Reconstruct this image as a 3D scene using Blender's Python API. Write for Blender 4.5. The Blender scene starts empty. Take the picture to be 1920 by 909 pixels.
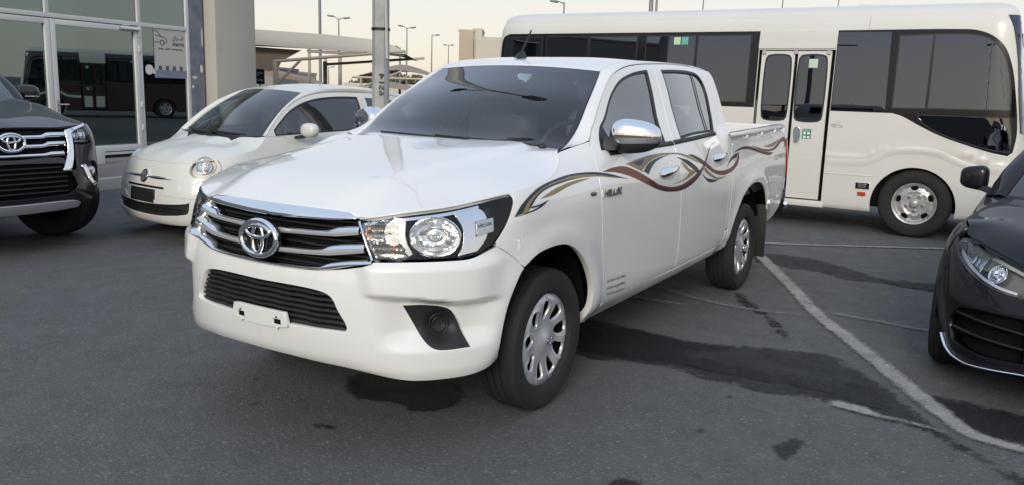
import bpy, bmesh, math, random
import numpy as np
from mathutils import Vector, Matrix, geometry
random.seed(7); RNG = np.random.default_rng(7)
S = bpy.context.scene; COL = S.collection
# ---------------------------------------------------------------- camera
CAM_AZ, CAM_PITCH, CAM_ROLL = 211.66681971, -10.30097291, 1.77549443
cd = bpy.data.cameras.new('camera'); cam = bpy.data.objects.new('camera', cd); COL.objects.link(cam); S.camera = cam
cd.sensor_width = 36; cd.lens = 29.081; cd.clip_start = .05; cd.clip_end = 3000
_y, _p, _r = (math.radians(v) for v in (CAM_AZ, CAM_PITCH, CAM_ROLL))
_f = Vector((math.cos(_p)*math.cos(_y), math.cos(_p)*math.sin(_y), math.sin(_p))); _rt = _f.cross(Vector((0, 0, 1))).normalized(); _u = _rt.cross(_f)
_R = _rt*math.cos(_r) + _u*math.sin(_r); _U = -_rt*math.sin(_r) + _u*math.cos(_r)
cam.matrix_world = Matrix(((_R.x, _U.x, -_f.x, 3.26475054), (_R.y, _U.y, -_f.y, 2.64392715), (_R.z, _U.z, -_f.z, 1.46826624), (0, 0, 0, 1)))
# ---------------------------------------------------------------- sky, sun, exposure
SUN_EL, SUN_AZ = 24., 21.                     # azimuth of the sun in the plan, degrees from +x
w = bpy.data.worlds.new('World'); S.world = w; w.use_nodes = True
nt = w.node_tree; bg = nt.nodes['Background']; sky = nt.nodes.new('ShaderNodeTexSky')
sky.sky_type = 'NISHITA'; sky.sun_disc = False; sky.sun_elevation = math.radians(SUN_EL); sky.sun_rotation = math.radians(90 - SUN_AZ)
sky.altitude = 0; sky.air_density = 1.0; sky.dust_density = 1.5; sky.ozone_density = .6
veil = nt.nodes.new('ShaderNodeMix'); veil.data_type = 'RGBA'; veil.inputs['Factor'].default_value = .82        # thin even cloud in front of the blue, creamy near the horizon
_tc = nt.nodes.new('ShaderNodeTexCoord'); _sx = nt.nodes.new('ShaderNodeSeparateXYZ'); _mr = nt.nodes.new('ShaderNodeMapRange'); _cl = nt.nodes.new('ShaderNodeMix'); _cl.data_type = 'RGBA'
nt.links.new(_tc.outputs['Generated'], _sx.inputs[0]); nt.links.new(_sx.outputs[2], _mr.inputs[0]); _mr.inputs[1].default_value = 0; _mr.inputs[2].default_value = .5; nt.links.new(_mr.outputs[0], _cl.inputs['Factor'])
_cl.inputs['A'].default_value = (5.75, 5.1, 4.2, 1); _cl.inputs['B'].default_value = (4.15, 4.9, 6.2, 1); nt.links.new(_cl.outputs['Result'], veil.inputs['B'])
nt.links.new(sky.outputs[0], veil.inputs['A']); nt.links.new(veil.outputs['Result'], bg.inputs[0]); bg.inputs[1].default_value = .11
sl = bpy.data.lights.new('sun', 'SUN'); sun = bpy.data.objects.new('sun', sl); COL.objects.link(sun)
sl.energy = 1.5; sl.angle = math.radians(22); sl.color = (1, .92, .78)
_e, _a = math.radians(SUN_EL), math.radians(SUN_AZ)
sun.rotation_euler = Vector((math.cos(_e)*math.cos(_a), math.cos(_e)*math.sin(_a), math.sin(_e))).to_track_quat('Z', 'Y').to_euler()
S.view_settings.view_transform = 'Standard'; S.view_settings.look = 'None'; S.view_settings.exposure = 0.60; S.view_settings.gamma = 1
S.view_settings.use_curve_mapping = False
# ---------------------------------------------------------------- geometry helpers (numpy)
def lerp(a, b, t): return a + (b - a) * t
def sstep(a, b, x):
    t = np.clip((np.asarray(x, float) - a) / (b - a), 0, 1); return t * t * (3 - 2 * t)
def bump(x, c, w): return np.exp(-((np.asarray(x, float) - c) / w) ** 2)

class Pchip:                                   # monotone cubic through a table
    def __init__(s, pts):
        p = np.array(sorted(pts), float); s.x, s.y = p[:, 0], p[:, 1]
        h = np.diff(s.x); d = np.diff(s.y) / h; m = np.zeros(len(s.x))
        m[0], m[-1] = d[0], d[-1]
        for i in range(1, len(m) - 1):
            if d[i-1] * d[i] > 0:
                w1, w2 = 2*h[i] + h[i-1], h[i] + 2*h[i-1]
                m[i] = (w1 + w2) / (w1 / d[i-1] + w2 / d[i])
        s.m = m
    def __call__(s, x):
        x = np.asarray(x, float); i = np.clip(np.searchsorted(s.x, x) - 1, 0, len(s.x) - 2)
        h = s.x[i+1] - s.x[i]; t = (x - s.x[i]) / h
        out = (s.y[i]*(1+2*t)*(1-t)**2 + s.m[i]*h*t*(1-t)**2 + s.y[i+1]*t*t*(3-2*t) + s.m[i+1]*h*t*t*(t-1))
        lo = s.y[0] + s.m[0]*(x - s.x[0]); hi = s.y[-1] + s.m[-1]*(x - s.x[-1])
        return np.where(x < s.x[0], lo, np.where(x > s.x[-1], hi, out))

def catmull(pts, n=12):                        # open centripetal-ish Catmull-Rom
    P = np.array(pts, float)
    if len(P) < 3: return np.array([lerp(P[0], P[-1], t) for t in np.linspace(0, 1, n + 1)])
    Q = np.vstack([2*P[0]-P[1], P, 2*P[-1]-P[-2]]); out = []
    for i in range(1, len(Q) - 2):
        p0, p1, p2, p3 = Q[i-1:i+3]
        d0 = max(np.linalg.norm(p1-p0), 1e-6)**.5; d1 = max(np.linalg.norm(p2-p1), 1e-6)**.5; d2 = max(np.linalg.norm(p3-p2), 1e-6)**.5
        m1 = (p2-p1) + d1*((p1-p0)/d0 - (p2-p0)/(d0+d1)) if True else 0
        m1 = d1*((p1-p0)/d0 - (p2-p0)/(d0+d1) + (p2-p1)/d1)
        m2 = d1*((p2-p1)/d1 - (p3-p1)/(d1+d2) + (p3-p2)/d2)
        for k in range(n):
            t = k / n
            out.append((2*t**3-3*t*t+1)*p1 + (t**3-2*t*t+t)*m1 + (-2*t**3+3*t*t)*p2 + (t**3-t*t)*m2)
    out.append(P[-1]); return np.array(out)

def resample(P, step, keep=True):
    P = np.array(P, float); L = np.r_[0, np.cumsum(np.linalg.norm(np.diff(P, axis=0), axis=1))]
    n = max(1, int(round(L[-1] / step))); t = np.linspace(0, L[-1], n + 1)
    return np.stack([np.interp(t, L, P[:, k]) for k in range(P.shape[1])], 1)

def outline(pts, step=.02):                    # closed outline; a point with a third entry is a corner
    n = len(pts); cor = [i for i in range(n) if len(pts[i]) > 2]
    xy = [np.array(p[:2], float) for p in pts]
    if not cor:
        Q = catmull(xy[-3:] + xy + xy[:4], 10)
        Q = Q[30:30 + 10*n + 1]; return resample(Q, step)[:-1]
    segs = []
    for a, b in zip(cor, cor[1:] + [cor[0] + n]):
        seg = [xy[i % n] for i in range(a, b + 1)]
        segs.append(resample(catmull(seg, 10), step)[:-1])
    return np.vstack(segs)

def line(pts, step=.02):                       # open smooth line, corner flags allowed
    cor = [0] + [i for i in range(1, len(pts)-1) if len(pts[i]) > 2] + [len(pts) - 1]; segs = []
    for a, b in zip(cor, cor[1:]): segs.append(resample(catmull([p[:2] for p in pts[a:b+1]], 10), step)[:-1])
    return np.vstack(segs + [np.array([pts[-1][:2]], float)])

def area2(P): x, y = P[:, 0], P[:, 1]; return .5*np.sum(x*np.roll(y, -1) - y*np.roll(x, -1))
def inset(P, d):                               # move a closed outline inwards by d
    P = np.array(P, float); s = 1 if area2(P) > 0 else -1
    T = np.roll(P, -1, 0) - P; T /= np.maximum(np.linalg.norm(T, axis=1), 1e-9)[:, None]
    N = s * np.stack([-T[:, 1], T[:, 0]], 1); Np = np.roll(N, 1, 0)
    M = N + Np; k = 1 + np.sum(N*Np, 1); k = np.maximum(k, .35)
    return P + d * M / k[:, None]
def inside(P, Q):                              # points Q inside polygon P
    x, y = Q[:, 0], Q[:, 1]; c = np.zeros(len(Q), bool); n = len(P)
    for i in range(n):
        x1, y1 = P[i]; x2, y2 = P[(i+1) % n]
        if y1 == y2: continue
        c ^= ((y1 > y) != (y2 > y)) & (x < (x2-x1)*(y-y1)/(y2-y1) + x1)
    return c
def polydist(P, Q):
    d = np.full(len(Q), 1e9)
    for a, b in zip(P, np.roll(P, -1, 0)):
        ab = b - a; L = max(ab @ ab, 1e-12); t = np.clip(((Q - a) @ ab) / L, 0, 1)
        d = np.minimum(d, np.linalg.norm(Q - a - t[:, None]*ab, axis=1))
    return d

class TPS:                                     # smooth surface through scattered control points
    def __init__(s, xy, v, lam=0.):
        s.p = np.array(xy, float); n = len(s.p); d = np.linalg.norm(s.p[:, None] - s.p[None], axis=2)
        K = np.where(d > 0, d*d*np.log(np.maximum(d, 1e-12)), 0) + lam*np.eye(n)
        Pm = np.c_[np.ones(n), s.p]; A = np.block([[K, Pm], [Pm.T, np.zeros((3, 3))]])
        s.w = np.linalg.solve(A + 1e-10*np.eye(n+3), np.r_[np.array(v, float), 0, 0, 0])
    def __call__(s, x, y):
        x = np.asarray(x, float); y = np.asarray(y, float); sh = np.broadcast(x, y).shape
        q = np.stack([np.broadcast_to(x, sh).ravel(), np.broadcast_to(y, sh).ravel()], 1)
        d = np.linalg.norm(q[:, None] - s.p[None], axis=2)
        K = np.where(d > 0, d*d*np.log(np.maximum(d, 1e-12)), 0)
        return (K @ s.w[:-3] + s.w[-3] + q @ s.w[-2:]).reshape(sh)

class Ring:                                    # body side as plan curve + depth d(u, z); u = x along the flank, wraps round nose and tail
    def __init__(s, plan, d):
        P = resample(catmull(plan, 24), .01); s.P = P
        L = np.r_[0, np.cumsum(np.linalg.norm(np.diff(P, axis=0), axis=1))]
        i0 = int(np.argmin(np.abs(P[:, 0]) + 10*(P[:, 1] < .3)))
        s.U = L[i0] - L; s.uc = s.U[0]; s.ut = s.U[-1]; s.d = d
        T = np.gradient(P, axis=0); T /= np.linalg.norm(T, axis=1)[:, None]; s.N = np.stack([-T[:, 1], T[:, 0]], 1)
        if s.N[i0, 1] < 0: s.N = -s.N
        k = np.ones(15) / 15
        f_ = np.array([1., -1.]); Np = np.vstack([s.N[7:0:-1]*f_, s.N, s.N[-2:-9:-1]*f_]); s.N = np.stack([np.convolve(Np[:, j], k, 'valid') for j in (0, 1)], 1)
        s.N /= np.linalg.norm(s.N, axis=1)[:, None]
    def base(s, u):
        uu = s.U[::-1]; f = lambda a: np.interp(u, uu, a[::-1])
        return f(s.P[:, 0]), f(s.P[:, 1]), f(s.N[:, 0]), f(s.N[:, 1])
    def map(s, u, z, off=0.):
        u = np.asarray(u, float); z = np.asarray(z, float); x, y, nx, ny = s.base(u); d = s.d(u, z) + off
        return np.stack([x + nx*d, y + ny*d, z + 0*u], -1)
    def mapq(s, q, z, off=0.):                 # q = signed distance from the nose centre
        q = np.asarray(q, float); p = s.map(s.uc - np.abs(q), z, off); p[..., 1] *= np.where(q < 0, -1, 1); return p
    def mapt(s, q, z, off=0.):                 # q = signed distance from the tail centre
        q = np.asarray(q, float); p = s.map(s.ut + np.abs(q), z, off); p[..., 1] *= np.where(q < 0, -1, 1); return p
    def q_at(s, y): return float(np.interp(y, s.P[:len(s.P)//3, 1], s.uc - s.U[:len(s.P)//3]))
    def u_at(s, x):
        m = s.P[:, 1] > .3; return np.interp(x, s.P[m][::-1, 0], s.U[m][::-1])
# ---------------------------------------------------------------- materials
MATS = {}
def pmat(name, col, rough=.5, metal=0., coat=0., bumpy=None, var=None, spec=.5, emit=None, coat_rough=.03):
    m = bpy.data.materials.new(name); m.use_nodes = True; n = m.node_tree.nodes; L = m.node_tree.links; b = n['Principled BSDF']
    b.inputs['Base Color'].default_value = (*col, 1); b.inputs['Roughness'].default_value = rough; b.inputs['Metallic'].default_value = metal
    b.inputs['Coat Weight'].default_value = coat; b.inputs['Coat Roughness'].default_value = coat_rough; b.inputs['Specular IOR Level'].default_value = spec
    if emit: b.inputs['Emission Color'].default_value = (*emit[0], 1); b.inputs['Emission Strength'].default_value = emit[1]
    tc = n.new('ShaderNodeTexCoord')
    if var:                                    # (scale, amount, other colour): slow colour drift
        t = n.new('ShaderNodeTexNoise'); t.inputs['Scale'].default_value = var[0]; t.inputs['Detail'].default_value = 6; L.new(tc.outputs['Object'], t.inputs['Vector'])
        r = n.new('ShaderNodeMapRange'); r.inputs[1].default_value = .35; r.inputs[2].default_value = .68; r.inputs[4].default_value = var[1]; L.new(t.outputs[0], r.inputs[0])
        x = n.new('ShaderNodeMix'); x.data_type = 'RGBA'; x.inputs['A'].default_value = (*col, 1); x.inputs['B'].default_value = (*var[2], 1)
        L.new(r.outputs[0], x.inputs['Factor']); L.new(x.outputs['Result'], b.inputs['Base Color'])
    if bumpy:                                  # (scale, strength, distance)
        t = n.new('ShaderNodeTexNoise'); t.inputs['Scale'].default_value = bumpy[0]; t.inputs['Detail'].default_value = 4; L.new(tc.outputs['Object'], t.inputs['Vector'])
        u = n.new('ShaderNodeBump'); u.inputs['Strength'].default_value = bumpy[1]; u.inputs['Distance'].default_value = bumpy[2]
        L.new(t.outputs[0], u.inputs['Height']); L.new(u.outputs[0], b.inputs['Normal'])
    MATS[name] = m; return m
def glassmat(name, tint, ior=1.5, rough=0., boost=1., wav=0., gcol=(1, 1, 1)):
    m = bpy.data.materials.new(name); m.use_nodes = True; n = m.node_tree.nodes; L = m.node_tree.links; n.remove(n['Principled BSDF'])
    tr = n.new('ShaderNodeBsdfTransparent'); tr.inputs[0].default_value = (*tint, 1); g = n.new('ShaderNodeBsdfGlossy'); g.inputs['Roughness'].default_value = rough; g.inputs['Color'].default_value = (*gcol, 1)
    f = n.new('ShaderNodeFresnel'); f.inputs[0].default_value = ior; x = n.new('ShaderNodeMixShader')
    k = n.new('ShaderNodeMath'); k.operation = 'MULTIPLY'; k.use_clamp = True; k.inputs[1].default_value = boost
    L.new(f.outputs[0], k.inputs[0]); L.new(k.outputs[0], x.inputs[0]); L.new(tr.outputs[0], x.inputs[1]); L.new(g.outputs[0], x.inputs[2])
    if wav:
        tc = n.new('ShaderNodeTexCoord'); t = n.new('ShaderNodeTexNoise'); t.inputs['Scale'].default_value = 1.1; L.new(tc.outputs['Object'], t.inputs['Vector'])
        u = n.new('ShaderNodeBump'); u.inputs['Strength'].default_value = wav; u.inputs['Distance'].default_value = .05; L.new(t.outputs[0], u.inputs['Height']); L.new(u.outputs[0], g.inputs['Normal'])
    L.new(x.outputs[0], n['Material Output'].inputs[0]); MATS[name] = m; return m
WHITE = pmat('white_paint', (.69, .69, .68), .35, 0, 1, var=(1.3, .25, (.65, .65, .635)))
CREAM = pmat('pearl_white_paint', (.59, .59, .562), .38, 0, .5, var=(1.3, .3, (.55, .55, .52)))
BUSW = pmat('ivory_paint', (.60, .592, .562), .45, 0, .22, var=(1.1, .5, (.55, .54, .505)))
BLACKP = pmat('black_paint', (.008, .008, .010), .3, 0, .75, spec=.3)
GREYP = pmat('dark_metallic_paint', (.005, .005, .008), .5, .0, .38, spec=.2)
CHROME = pmat('chrome', (.82, .83, .85), .07, 1)
SATIN = pmat('satin_silver', (.62, .64, .66), .24, 1, bumpy=(300, .1, .002))
SILVER = pmat('silver_plastic', (.58, .60, .63), .36, .55, .3, bumpy=(220, .12, .002), var=(9, .6, (.33, .34, .36)))
ALLOY = pmat('alloy', (.50, .50, .50), .34, .45, .3, var=(12, .7, (.36, .35, .34)))
FINM = pmat('bright_silver_plastic', (.60, .62, .65), .32, .4, .4)
PLAST = pmat('black_plastic', (.010, .011, .013), .55, bumpy=(400, .2, .002))
GLOSSB = pmat('gloss_black', (.007, .007, .009), .16, 0, .0, spec=.35)
DARK = pmat('dark_cavity', (.006, .006, .007), .9, spec=.1)
RUBBER = pmat('tyre_rubber', (.010, .0105, .0115), .8, bumpy=(160, .3, .003), var=(7, .5, (.018, .0175, .0165)))
REFL = pmat('lamp_reflector', (.80, .81, .82), .10, .85)
SEATL = pmat('grey_seat_fabric', (.34, .33, .32), .9, var=(30, .4, (.27, .265, .26)))
SEAT = pmat('seat_fabric', (.10, .10, .105), .9, var=(30, .4, (.07, .07, .072)))
BEIGE = pmat('beige_trim', (.36, .31, .24), .8)
GLASS_W = glassmat('windscreen_glass', (.78, .86, .86), 1.55, boost=1.5)
GLASS_S = glassmat('tinted_glass', (.22, .25, .28), 1.55, boost=2.2, wav=.006)
GLASS_D = glassmat('dark_bus_glass', (.030, .036, .05), 1.5, boost=3.0, wav=.010, gcol=(.80, .86, 1))
LENS = glassmat('lamp_lens', (.92, .93, .94), 1.45)
AMBER = pmat('amber_bulb', (.8, .22, .03), .2, 0, .6, emit=((1, .30, .05), .35))
REDL = pmat('red_lens', (.22, .008, .010), .12, 0, 1)
AMBL = pmat('amber_lens', (.55, .12, .02), .12, 0, 1)
pmat('black_print', (.02, .02, .025), .5)
# ---------------------------------------------------------------- mesh helpers
def link(o, parent=None):
    COL.objects.link(o)
    if parent is not None: o.parent = parent
    return o
def mk(name, V, F, mat, parent=None, N=None, smooth=False):
    me = bpy.data.meshes.new(name); me.from_pydata([tuple(map(float, v)) for v in V], [], [tuple(map(int, f)) for f in F])
    me.materials.append(mat)
    if N is not None or smooth: me.polygons.foreach_set('use_smooth', [True]*len(me.polygons))
    if N is not None: me.normals_split_custom_set_from_vertices([tuple(map(float, n)) for n in N])
    me.update(); return link(bpy.data.objects.new(name, me), parent)
def thing(name, label, cat, loc=(0, 0, 0), rz=0., group=None):
    o = bpy.data.objects.new(name, None); o.empty_display_size = .2; COL.objects.link(o); o.location = loc; o.rotation_euler = (0, 0, rz)
    return tag(o, label, cat, group)
def tag(o, label, cat, group=None):
    o['label'] = label; o['category'] = cat
    if group: o['group'] = group
    return o
def setting(o): o['kind'] = 'structure'; return o
def mirror(o, name=None):                      # the same part on the other flank
    c = o.copy(); COL.objects.link(c); c.parent = o.parent; c.scale.y = -1
    for g in o.children:
        d = g.copy(); COL.objects.link(d); d.parent = c
    return c
def dup(o, parent=None, loc=None, rot=None):
    c = o.copy(); COL.objects.link(c); c.parent = parent
    if loc is not None: c.location = loc
    if rot is not None: c.rotation_euler = rot
    for g in o.children: dup(g, c)
    return c
def fdn(f, a, b, e=2e-3):
    du = f(a+e, b) - f(a-e, b); dv = f(a, b+e) - f(a, b-e); n = np.cross(du, dv)
    return n / np.maximum(np.linalg.norm(n, axis=1), 1e-12)[:, None]
def cdt(out, holes, step):
    polys = [out] + list(holes); lo, hi = out.min(0), out.max(0)
    gx = np.arange(lo[0], hi[0] + step, step); gz = np.arange(lo[1], hi[1] + step, step*.87)
    G = np.array([(x + (step/2 if j % 2 else 0), z) for j, z in enumerate(gz) for x in gx])
    k = inside(out, G)
    for h in holes: k &= ~inside(h, G)
    G = G[k]
    for p in polys:
        if len(G): G = G[polydist(p, G) > step*.45]
    pts = [Vector(p) for P in polys for p in P] + [Vector(p) for p in G]; ed = []; o = 0
    for P in polys: n = len(P); ed += [(o+i, o+(i+1) % n) for i in range(n)]; o += n
    v, e, f, ov, oe, of = geometry.delaunay_2d_cdt(pts, ed, [], 0, 1e-7)
    v = np.array([tuple(p) for p in v]); f = np.array([t for t in f]); c = v[f].mean(1)
    k = inside(out, c)
    for h in holes: k &= ~inside(h, c)
    idx = {}
    for new, olds in enumerate(ov):
        for q in olds: idx[q] = new
    loops = []; o = 0
    for P in polys: loops.append([idx[o+i] for i in range(len(P))]); o += len(P)
    return v, f[k], loops
BEIGEL = pmat('pale_headliner', (.55, .54, .50), .9)
def panel(name, f, out, mat, parent=None, holes=(), step=.03, thick=.012, bev=.0018, ref=(0, 0, .7), off=0.):
    """curved sheet: outline drawn in the surface's own 2-D coordinates, with a rounded rim and a returned edge"""
    out = np.array(out, float); holes = [np.array(h, float) for h in holes]
    if area2(out) < 0: out = out[::-1]
    holes = [h if area2(h) < 0 else h[::-1] for h in holes]
    v, F, loops = cdt(out, holes, step); P = f(v[:, 0], v[:, 1]); N = fdn(f, v[:, 0], v[:, 1])
    R = np.array(ref, float); c = P - np.c_[P[:, 0]*.6 + R[0]*.4, np.full(len(P), R[1]), np.full(len(P), R[2])]
    sg = 1 if np.sum(np.sum(N*c, 1)) > 0 else -1; N = N*sg
    if off: P = P + N*off
    fn = np.cross(P[F[:, 1]] - P[F[:, 0]], P[F[:, 2]] - P[F[:, 0]]); fl = np.sum(fn*N[F[:, 0]], 1) < 0; F[fl] = F[fl][:, ::-1]
    V = [p for p in P]; NN = [n for n in N]; FF = [tuple(t) for t in F]
    if thick > 0:
        for lp in loops:
            lp = np.array(lp); p = P[lp]; n = N[lp]; t = np.roll(p, -1, 0) - np.roll(p, 1, 0); o = np.cross(t, n)
            o /= np.maximum(np.linalg.norm(o, axis=1), 1e-12)[:, None]
            w = sg                               # outlines run counter-clockwise in 2-D, so the outward side follows the surface's sign
            o = o*w; m = len(lp); b = len(V)
            V += list(p); NN += [q/np.linalg.norm(q) for q in n*.9 + o*.35]
            V += list(p + o*bev*.6 - n*bev); NN += [q/np.linalg.norm(q) for q in n*.45 + o*.9]
            V += list(p + o*bev*.6 - n*thick); NN += list(o)
            for r0 in (b, b + m):
                for i in range(m):
                    j = (i+1) % m; q = (r0+i, r0+j, r0+m+j, r0+m+i); FF.append(q if w < 0 else q[::-1])
    return mk(name, V, FF, mat, parent, N=NN)
def grid(name, P, mat, parent=None, closed=False, smooth=True, flip=False, caps=False):
    P = np.array(P, float); a, b = P.shape[:2]; F = []
    for i in range(a-1):
        for j in range(b if closed else b-1):
            q = (i*b+j, i*b+(j+1) % b, (i+1)*b+(j+1) % b, (i+1)*b+j); F.append(q[::-1] if flip else q)
    if caps: F += [tuple(range(b))[::-1] if not flip else tuple(range(b)), tuple((a-1)*b + k for k in range(b)) if not flip else tuple((a-1)*b + k for k in range(b))[::-1]]
    return mk(name, P.reshape(-1, 3), F, mat, parent, smooth=smooth)
def autosmooth(o, deg=40):
    me = o.data; bm = bmesh.new(); bm.from_mesh(me)
    bmesh.ops.recalc_face_normals(bm, faces=bm.faces)
    for e in bm.edges: e.smooth = not (len(e.link_faces) == 2 and e.calc_face_angle(0) > math.radians(deg))
    for f in bm.faces: f.smooth = True
    bm.to_mesh(me); bm.free(); return o
def tube(name, path, r, mat, parent=None, closed=False, seg=8, flat=1.):
    P = np.array(path, float); n = len(P); T = (np.roll(P, -1, 0) - np.roll(P, 1, 0)) if closed else np.gradient(P, axis=0)
    T /= np.linalg.norm(T, axis=1)[:, None]; up = np.array([0, 0, 1.]) if abs(T[:, 2]).max() < .95 else np.array([1., .13, 0])
    r = np.broadcast_to(r, (n,)); V = []; F = []
    for i in range(n):
        a = np.cross(T[i], up); a /= np.linalg.norm(a); b = np.cross(a, T[i])
        for k in range(seg): t = 2*math.pi*k/seg; V.append(P[i] + r[i]*(a*math.cos(t) + b*math.sin(t)*flat))
    for i in range(n if closed else n-1):
        for k in range(seg): F.append((i*seg+k, ((i+1) % n)*seg+k, ((i+1) % n)*seg+(k+1) % seg, i*seg+(k+1) % seg)[::-1])
    if not closed: F += [tuple(range(seg)), tuple((n-1)*seg+k for k in range(seg))[::-1]]
    return autosmooth(mk(name, V, F, mat, parent), 50)
class MB:                                      # several simple solids joined into one part
    def __init__(s): s.V = []; s.F = []
    def box(s, lo, hi, M=None):
        b = len(s.V); pts = [(x, y, z) for x in (lo[0], hi[0]) for y in (lo[1], hi[1]) for z in (lo[2], hi[2])]
        s.V += [tuple(M @ Vector(p)) if M is not None else p for p in pts]
        s.F += [tuple(b+i for i in q) for q in ((0, 1, 3, 2), (4, 6, 7, 5), (0, 4, 5, 1), (2, 3, 7, 6), (0, 2, 6, 4), (1, 5, 7, 3))]; return s
    def hull(s, A, B):                         # prism between two equal polygons
        b = len(s.V); n = len(A); s.V += [tuple(p) for p in A] + [tuple(p) for p in B]
        s.F += [tuple(b+i for i in range(n))[::-1], tuple(b+n+i for i in range(n))] + [(b+i, b+(i+1) % n, b+n+(i+1) % n, b+n+i) for i in range(n)]; return s
    def cyl(s, a, c, r, seg=14, r2=None):
        a, c = Vector(a), Vector(c); d = (c-a).normalized(); x = d.orthogonal().normalized(); y = d.cross(x); r2 = r if r2 is None else r2
        return s.hull([a + r*(x*math.cos(2*math.pi*k/seg) + y*math.sin(2*math.pi*k/seg)) for k in range(seg)], [c + r2*(x*math.cos(2*math.pi*k/seg) + y*math.sin(2*math.pi*k/seg)) for k in range(seg)])
    def build(s, name, mat, parent=None, bevel=0., smooth=40):
        o = mk(name, s.V, s.F, mat, parent); bm = bmesh.new(); bm.from_mesh(o.data); bmesh.ops.recalc_face_normals(bm, faces=bm.faces)
        if bevel: bmesh.ops.bevel(bm, geom=[e for e in bm.edges if e.calc_face_angle(0) > .5], offset=bevel, segments=2, affect='EDGES', profile=.6, clamp_overlap=True)
        bm.to_mesh(o.data); bm.free(); return autosmooth(o, smooth)
def box(name, lo, hi, mat, parent=None, bevel=0.): return MB().box(lo, hi).build(name, mat, parent, bevel)
def lathe(name, prof, mat, parent=None, seg=48, axis='y', deg=35):   # profile (radius, offset along axis)
    V = []; F = []; n = len(prof)
    for k in range(seg):
        t = 2*math.pi*k/seg; c, s_ = math.cos(t), math.sin(t)
        for r, h in prof: V.append((r*c, h, r*s_) if axis == 'y' else (r*c, r*s_, h) if axis == 'z' else (h, r*c, r*s_))
    for k in range(seg):
        for i in range(n-1): F.append((k*n+i, ((k+1) % seg)*n+i, ((k+1) % seg)*n+i+1, k*n+i+1))
    o = mk(name, V, F, mat, parent); bm = bmesh.new(); bm.from_mesh(o.data); bmesh.ops.remove_doubles(bm, verts=bm.verts, dist=1e-5); bm.to_mesh(o.data); bm.free()
    return autosmooth(o, deg)
def text2d(s, size=1., bold=0., font=None, spacing=1.):
    cu = bpy.data.curves.new('lettering', 'FONT'); cu.body = s; cu.size = size; cu.offset = bold; cu.align_x = 'CENTER'; cu.align_y = 'CENTER'; cu.resolution_u = 3; cu.space_character = spacing
    o = bpy.data.objects.new('lettering', cu); COL.objects.link(o); bpy.context.view_layer.update()
    me = bpy.data.meshes.new_from_object(o.evaluated_get(bpy.context.evaluated_depsgraph_get())); bpy.data.objects.remove(o)
    V = np.array([v.co[:2] for v in me.vertices]) if len(me.vertices) else np.zeros((0, 2)); F = [tuple(p.vertices) for p in me.polygons]; bpy.data.meshes.remove(me)
    return V, F
def lettering(name, s, f, mat, parent, w=None, h=None, thick=.0, shear=0., bold=0., ref=(0, 0, .7), lift=.002, spacing=1.):
    """flat or raised letters; f(a, b) maps the text plane (a right, b up, metres) to the surface"""
    V, F = text2d(s, 1., bold, spacing=spacing)
    if not len(V): return None
    V -= (V.max(0) + V.min(0))/2; sz = V.max(0) - V.min(0)
    k = np.array([w/sz[0] if w else h/sz[1], h/sz[1] if h else w/sz[0]]); V = V*k; V[:, 0] += shear*V[:, 1]
    P = f(V[:, 0], V[:, 1]); N = fdn(f, V[:, 0], V[:, 1]); c = P - np.array(ref) * np.array([0, 1, 1]) - np.c_[P[:, 0]*.6, 0*P[:, 0], 0*P[:, 0]]
    if np.sum(N*c) < 0: N = -N
    if thick <= 0: 
        o = mk(name, P + N*lift, F, mat, parent); return o
    n = len(P); me = {}; ed = {}
    for q in F:
        for a, b in zip(q, q[1:] + q[:1]): ed[(a, b)] = 1
    FF = list(F) + [(a, b, n+b, n+a)[::-1] for (a, b) in ed if (b, a) not in ed]
    return autosmooth(mk(name, list(P + N*thick) + list(P - N*.001), FF, mat, parent), 20)
def ribbon(name, f, A, B, mat, parent, off=.0016, n=40, cols=None):
    """decal between two edge lines in surface coordinates"""
    a = catmull(A, 14); b = catmull(B, 14); a = resample(a, 1e-9 + np.sum(np.linalg.norm(np.diff(a, axis=0), axis=1))/n); b = resample(b, 1e-9 + np.sum(np.linalg.norm(np.diff(b, axis=0), axis=1))/n)
    m = min(len(a), len(b)); rows = [f(lerp(a[:m, 0], b[:m, 0], t), lerp(a[:m, 1], b[:m, 1], t), off) for t in (0, .5, 1)]
    return grid(name, rows, mat, parent)
def superell(name, c, r, e1, e2, mat, parent, rows=(-90, 90), taper=None, nu=28, nv=14, rot=None):
    sp = lambda v, e: np.sign(v)*np.abs(v)**e
    ph = np.radians(np.linspace(rows[0], rows[1], nv)); th = np.linspace(0, 2*math.pi, nu+1)[:-1]; P = []
    for p in ph:
        q = np.stack([r[0]*sp(np.cos(p), e1)*sp(np.cos(th), e2), r[1]*sp(np.cos(p), e1)*sp(np.sin(th), e2), np.full(nu, r[2]*sp(np.sin(p), e1))], 1); P.append(q)
    P = np.array(P)
    if taper: P = taper(P)
    if rot is not None: P = P @ np.array(rot.to_3x3()).T
    return autosmooth(grid(name, P + np.array(c), mat, parent, closed=True, caps=True), 45)
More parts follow.
